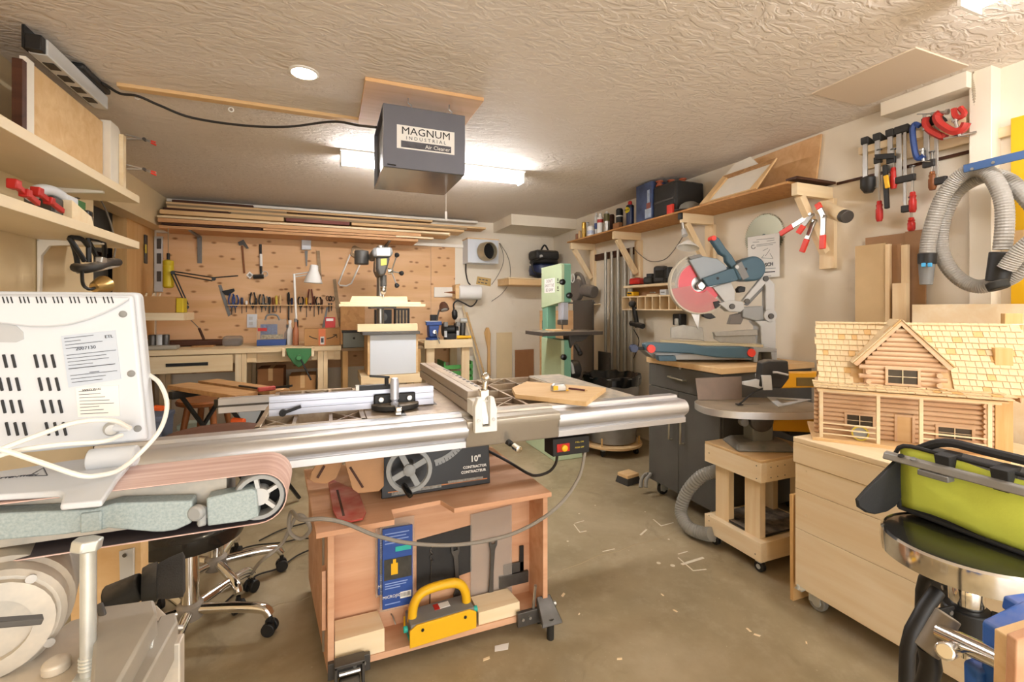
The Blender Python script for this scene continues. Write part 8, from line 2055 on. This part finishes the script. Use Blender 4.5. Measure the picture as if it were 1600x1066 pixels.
# power strip under the ceiling with its cord
t = thing('power_strip', 'silver and black power strip hung under the ceiling above the left shelf', 'power strip', (-1.05, 2.65, 2.27))
B().box(-1.09, -1.03, 2.38, 2.92, 2.28, 2.345).put('case', 'grey_light', t, bev=.004); B().box(-1.10, -1.091, 2.36, 2.92, 2.29, 2.379).put('mount', 'black', t); B().box(-1.085, -1.035, 2.345, 2.38, 2.282, 2.343).put('end_cap', 'black', t, bev=.004)
for k in range(4): B().box(-1.078, -1.042, 2.45 + k * .11, 2.51 + k * .11, 2.277, 2.2805).put('outlet', 'black', t)
B().box(-1.06, -1.01, 2.62, 2.9, 2.345, 2.375).put('black_cords', 'black', t, bev=.01)
cable('ceiling_cord', 'black cord running under the ceiling to the grey hanging box', [V((-1.03, 2.86, 2.36)), P(160, 130, Z=2.36), P(187, 146, Z=2.355), P(215, 150, Z=2.35), P(250, 165, Z=2.33), P(300, 184, Z=2.31), P(380, 196, Z=2.30), P(450, 198, Z=2.31), P(520, 190, Z=2.345), P(560, 196, Z=2.28), P(588, 199, Y=2.45)], .007, 'cable_black')
for k, (u, v) in enumerate(((215, 150), (361, 170), (520, 190))):
    p = P(u, v, Z=2.36); tag(B().tube([p + V((.012 * math.cos(a), 0, .012 * math.sin(a) - .005)) for a in [i * PI / 4 for i in range(8)]], .003, 6, closed=True).put('cable_hook', 'paper'), ('left', 'middle', 'right')[k] + ' white cable hook on the ceiling strip', 'hook', 'cable hooks on the ceiling')
# lower shelf
t = thing('hand_planer', 'white handled planer on the lower left shelf', 'power tool', P(80, 340, X=-1.1)); X = -1.08
B().tube(bez([P(48, 308, X=X), P(60, 297, X=X), P(80, 298, X=X), P(98, 308, X=X), P(106, 318, X=X)], 5), .022, 12).put('handle', 'white_plastic', t); y0, y1 = P(75, 330, X=X).y, P(111, 330, X=X).y
B().box(-1.16, -1.06, y0, y1 - .08, zl_, zl_ + .09).put('body', 'dark_steel', t, bev=.01); B().box(-1.17, -1.05, y1 - .08, y1, zl_, zl_ + .12).put('front', 'white_plastic', t, bev=.012)
for k, (a, b) in enumerate((((22, 288), (60, 318)), ((58, 300), (98, 330)))):
    t = thing('bar_clamp', ('red bar clamp lying nearer the camera on the lower left shelf', 'red bar clamp lying against the white planer on the lower left shelf')[k], 'clamp', P(*b, X=-1.04))
    p, q = P(*a, X=-1.035), P(*b, X=-1.035); q.z = max(q.z, zl_ + .008); B().bar(p, q, .014, .02).put('bar', 'red', t, bev=.002); B().cbox(p, (.03, .035, .035)).put('jaw', 'red', t, bev=.004); B().cbox(p + (q - p) * .45, (.03, .03, .03)).put('sliding_jaw', 'red', t, bev=.004)
a, b2 = P(113, 315, X=-1.16), P(133, 315, X=-1.16)
t = thing('green_card', 'small green printed card on the lower left shelf', 'card', (-1.16, (a.y + b2.y) / 2, zl_)); B().box(-1.162, -1.158, a.y, b2.y, zl_, a.z + .02).put('card', 'green', t); txt('6', .06, 'paper', t, (-1.157, (a.y + b2.y) / 2, zl_ + .09), xd=(0, 1, 0))
a, b2 = P(113, 340, X=-1.03), P(148, 345, X=-1.03)
tag(B().prism([(a.y, zl_), (b2.y, zl_), (b2.y - .03, zl_ + .05), (a.y, zl_ + .09)], 'X', -1.10, -1.03).put('wood_wedge', 'pine_pale', bev=.002), 'pale wooden wedge near the end of the lower left shelf', 'wood block')
a = P(148, 345, X=-1.05); t = thing('spray_can', 'small black can at the end of the lower left shelf', 'can', (-1.08, a.y, zl_)); B().lathe([(.022, 0), (.022, .085), (.012, .092)], (-1.08, a.y, zl_), n=14).put('can', 'black_gloss', t); B().lathe([(.0225, .02), (.0225, .06)], (-1.08, a.y, zl_), n=14).put('label', 'dark_steel', t)
cable('hanging_cord', 'thin dark cord hanging past the end of the left shelves', [P(157, 312, X=-1.35), P(166, 330, X=-1.3), P(175, 356, X=-1.25), P(180, 385, X=-1.2), P(178, 402, X=-1.12)], .005, 'cable_grey')
# head harness hanging under the lower shelf and a small lamp
t = thing('head_harness', 'black head harness with visor hanging under the lower left shelf', 'face shield', P(150, 425, X=-1.1)); X = -1.1; hp = lambda *q: [P(u, v, X=X + d) for u, v, d in q]
for q in ([(108, 372, 0), (122, 392, .02), (132, 408, .03)], [(110, 371, 0), (118, 395, -.03), (122, 418, -.03)], [(110, 370, 0), (128, 374, .03), (138, 385, .03)], [(138, 372, .03), (139, 410, .03)], [(140, 372, .03), (150, 374, .04), (162, 380, .03), (163, 405, .0)], [(140, 380, 0), (150, 400, 0), (152, 410, 0)]):
    B().tube(bez(hp(*q), 4), .011, 8).put('strap', 'black', t)
B().tube(bez(hp((118, 418, 0), (132, 420, .05), (152, 416, .07), (170, 410, .05), (184, 410, 0)), 5), .022, 10).put('headband', 'black_dusty', t); B().tube(bez(hp((120, 424, 0), (150, 421, .06), (184, 414, 0)), 5), .012, 8).put('visor_edge', 'dusty_steel', t)
B().cbox(P(158, 409, X=X + .07), (.03, .06, .045)).put('buckle', 'steel', t, bev=.006)
B().cyl(P(127, 371, X=X), V((X, P(127, 371, X=X).y, 1.614)), .006, n=6).put('hang_hook', 'steel', t)
t = thing('spot_lamp', 'small brass coloured spot lamp above the white heater', 'lamp', P(150, 455, X=-1.0)); B().tube(bez([P(128, 425, X=-1.05), P(130, 445, X=-1.02), P(140, 452, X=-1.0), P(150, 449, X=-1.0)], 4), .007, 8).put('stem', 'black', t); B().lathe([(.02, 0), (.03, .02), (.042, .075), (.038, .075)], P(147, 450, X=-1.0), (.15, .9, .25), 18).put('shade', mat('brass', 'b9975c', .3, .7), t)
# side room seen through the opening
t = thing('storage_rack', 'dark rack in the side room behind the left shelves', 'rack', (-2.3, 4.6, 0))
for z in (.02, .6, 1.2, 1.75): B().box(-2.6, -1.9, 4.3, 5.5, z, z + .03).put('shelf', 'dark_wood', t)
for x in (-2.6, -1.93):
    for y in (4.3, 5.47): B().box(x, x + .03, y, y + .03, 0, 2.0).put('post', 'dark_steel', t)
tag(B().box(-2.35, -2.0, 4.5, 4.8, 1.231, 1.5).put('blue_bin', mat('bin_dblue', '3d5a86', .5), bev=.01), 'blue bin on the rack in the dark side room', 'bin')
tag(B().box(-2.5, -2.2, 4.9, 5.3, 1.231, 1.6).put('grey_carton', 'grey_mid', bev=.004), 'grey carton on the rack in the dark side room', 'box')

# ------------------------------------------------------------------ air cleaner under the ceiling
x0, x1, y0, y1, z0, z1 = .252, .668, 2.33, 2.80, 1.974, 2.285
tag(B().box(.165, .758, 2.29, 2.87, HC - .02, HC - .001).put('ceiling_board', 'ply', bev=.002), 'plywood board screwed to the ceiling above the grey box', 'board')
ac = thing('air_cleaner', 'grey metal air cleaner box hanging from the ceiling by hooks', 'air cleaner', ((x0 + x1) / 2, (y0 + y1) / 2, z0))
B().box(x0, x1, y0, y0 + .012, z0, z1).put('front_plate', 'box_grey', ac, bev=.003)
B().box(x0, x1, y0 + .012, y1, z0, z0 + .006).put('bottom_plate', mat('box_shiny', '77767a', .18, .75, .06, 5), ac, bev=.001); B().box(x0, x1, y0 + .012, y1, z1 - .006, z1).put('top_plate', 'box_grey', ac)
B().box(x1 - .006, x1, y0 + .012, y1, z0 + .006, z1 - .006).put('side_plate', 'box_grey', ac); B().box(x0 + .02, x0 + .026, y0 + .012, y1, z0 + .006, z1 - .006).put('filter', 'dark_steel', ac); B().box(x0, x1, y1 - .006, y1, z0 + .006, z1 - .006).put('back_plate', 'box_grey', ac)
for yy in (y0 + .015, y1 - .02): B().box(x0, x0 + .018, yy, yy + .012, z0 + .006, z1 - .006).put('filter_frame', 'box_grey', ac)
la, lb2 = P(620, 199, Y=y0), P(710, 235, Y=y0); lz0, lz1 = z0 + .098, z0 + .215; fy = y0 - .0008
B().box(la.x, lb2.x, fy, y0 + .001, lz0, lz1).put('name_label', 'paper', ac)
mx = (la.x + lb2.x) / 2; lw = lb2.x - la.x; lh = lz1 - lz0
txt('MAGNUM', .052, 'black', ac, (mx, fy - .001, lz1 - lh * .24), stretch=1.08, bold=.0); txt('I N D U S T R I A L', .024, 'ink', ac, (mx, fy - .001, lz1 - lh * .53), stretch=1.05)
B().box(la.x + lw * .07, lb2.x - lw * .06, fy - .0008, fy, lz0 + lh * .06, lz0 + lh * .34).put('label_band', mat('band_dark', '55545a', .5, var=.3, vs=25), ac); txt('Air Cleaner', .027, 'paper', ac, (mx + lw * .2, fy - .0018, lz0 + lh * .18))
for x, y in ((.385, 2.40), (.60, 2.40), (.385, 2.74), (.60, 2.74)):
    B().tube(bez([(x, y, HC - .021), (x, y, HC - .045), (x + .016, y, HC - .058), (x + .006, y, HC - .074), (x - .012, y, HC - .066)], 4), .0035, 6).put('screw_hook', 'steel', ac); B().tube([(x + .009 * math.cos(a), y, z1 + .007 + .011 * math.sin(a)) for a in [i * PI / 5 for i in range(10)]], .0025, 6, closed=True).put('eye_ring', 'steel', ac)
B().tube([(x0 + .02, y0 - .004, z0 + .012), (x0 + .06, y0 - .01, z0 + .008)], .003, 6).put('latch', 'black', ac)
t = thing('pull_cord', 'white pull cord with tag hanging below the air cleaner', 'cord', P(697, 350, Y=2.85)); p = P(697, 303, Y=2.85)
B().cyl((p.x, 2.85, HC - .02), P(697, 346, Y=2.85), .0016, n=6).put('string', 'paper', t); B().cbox(P(697, 337, Y=2.85), (.014, .004, .05)).put('tag', 'paper', t)
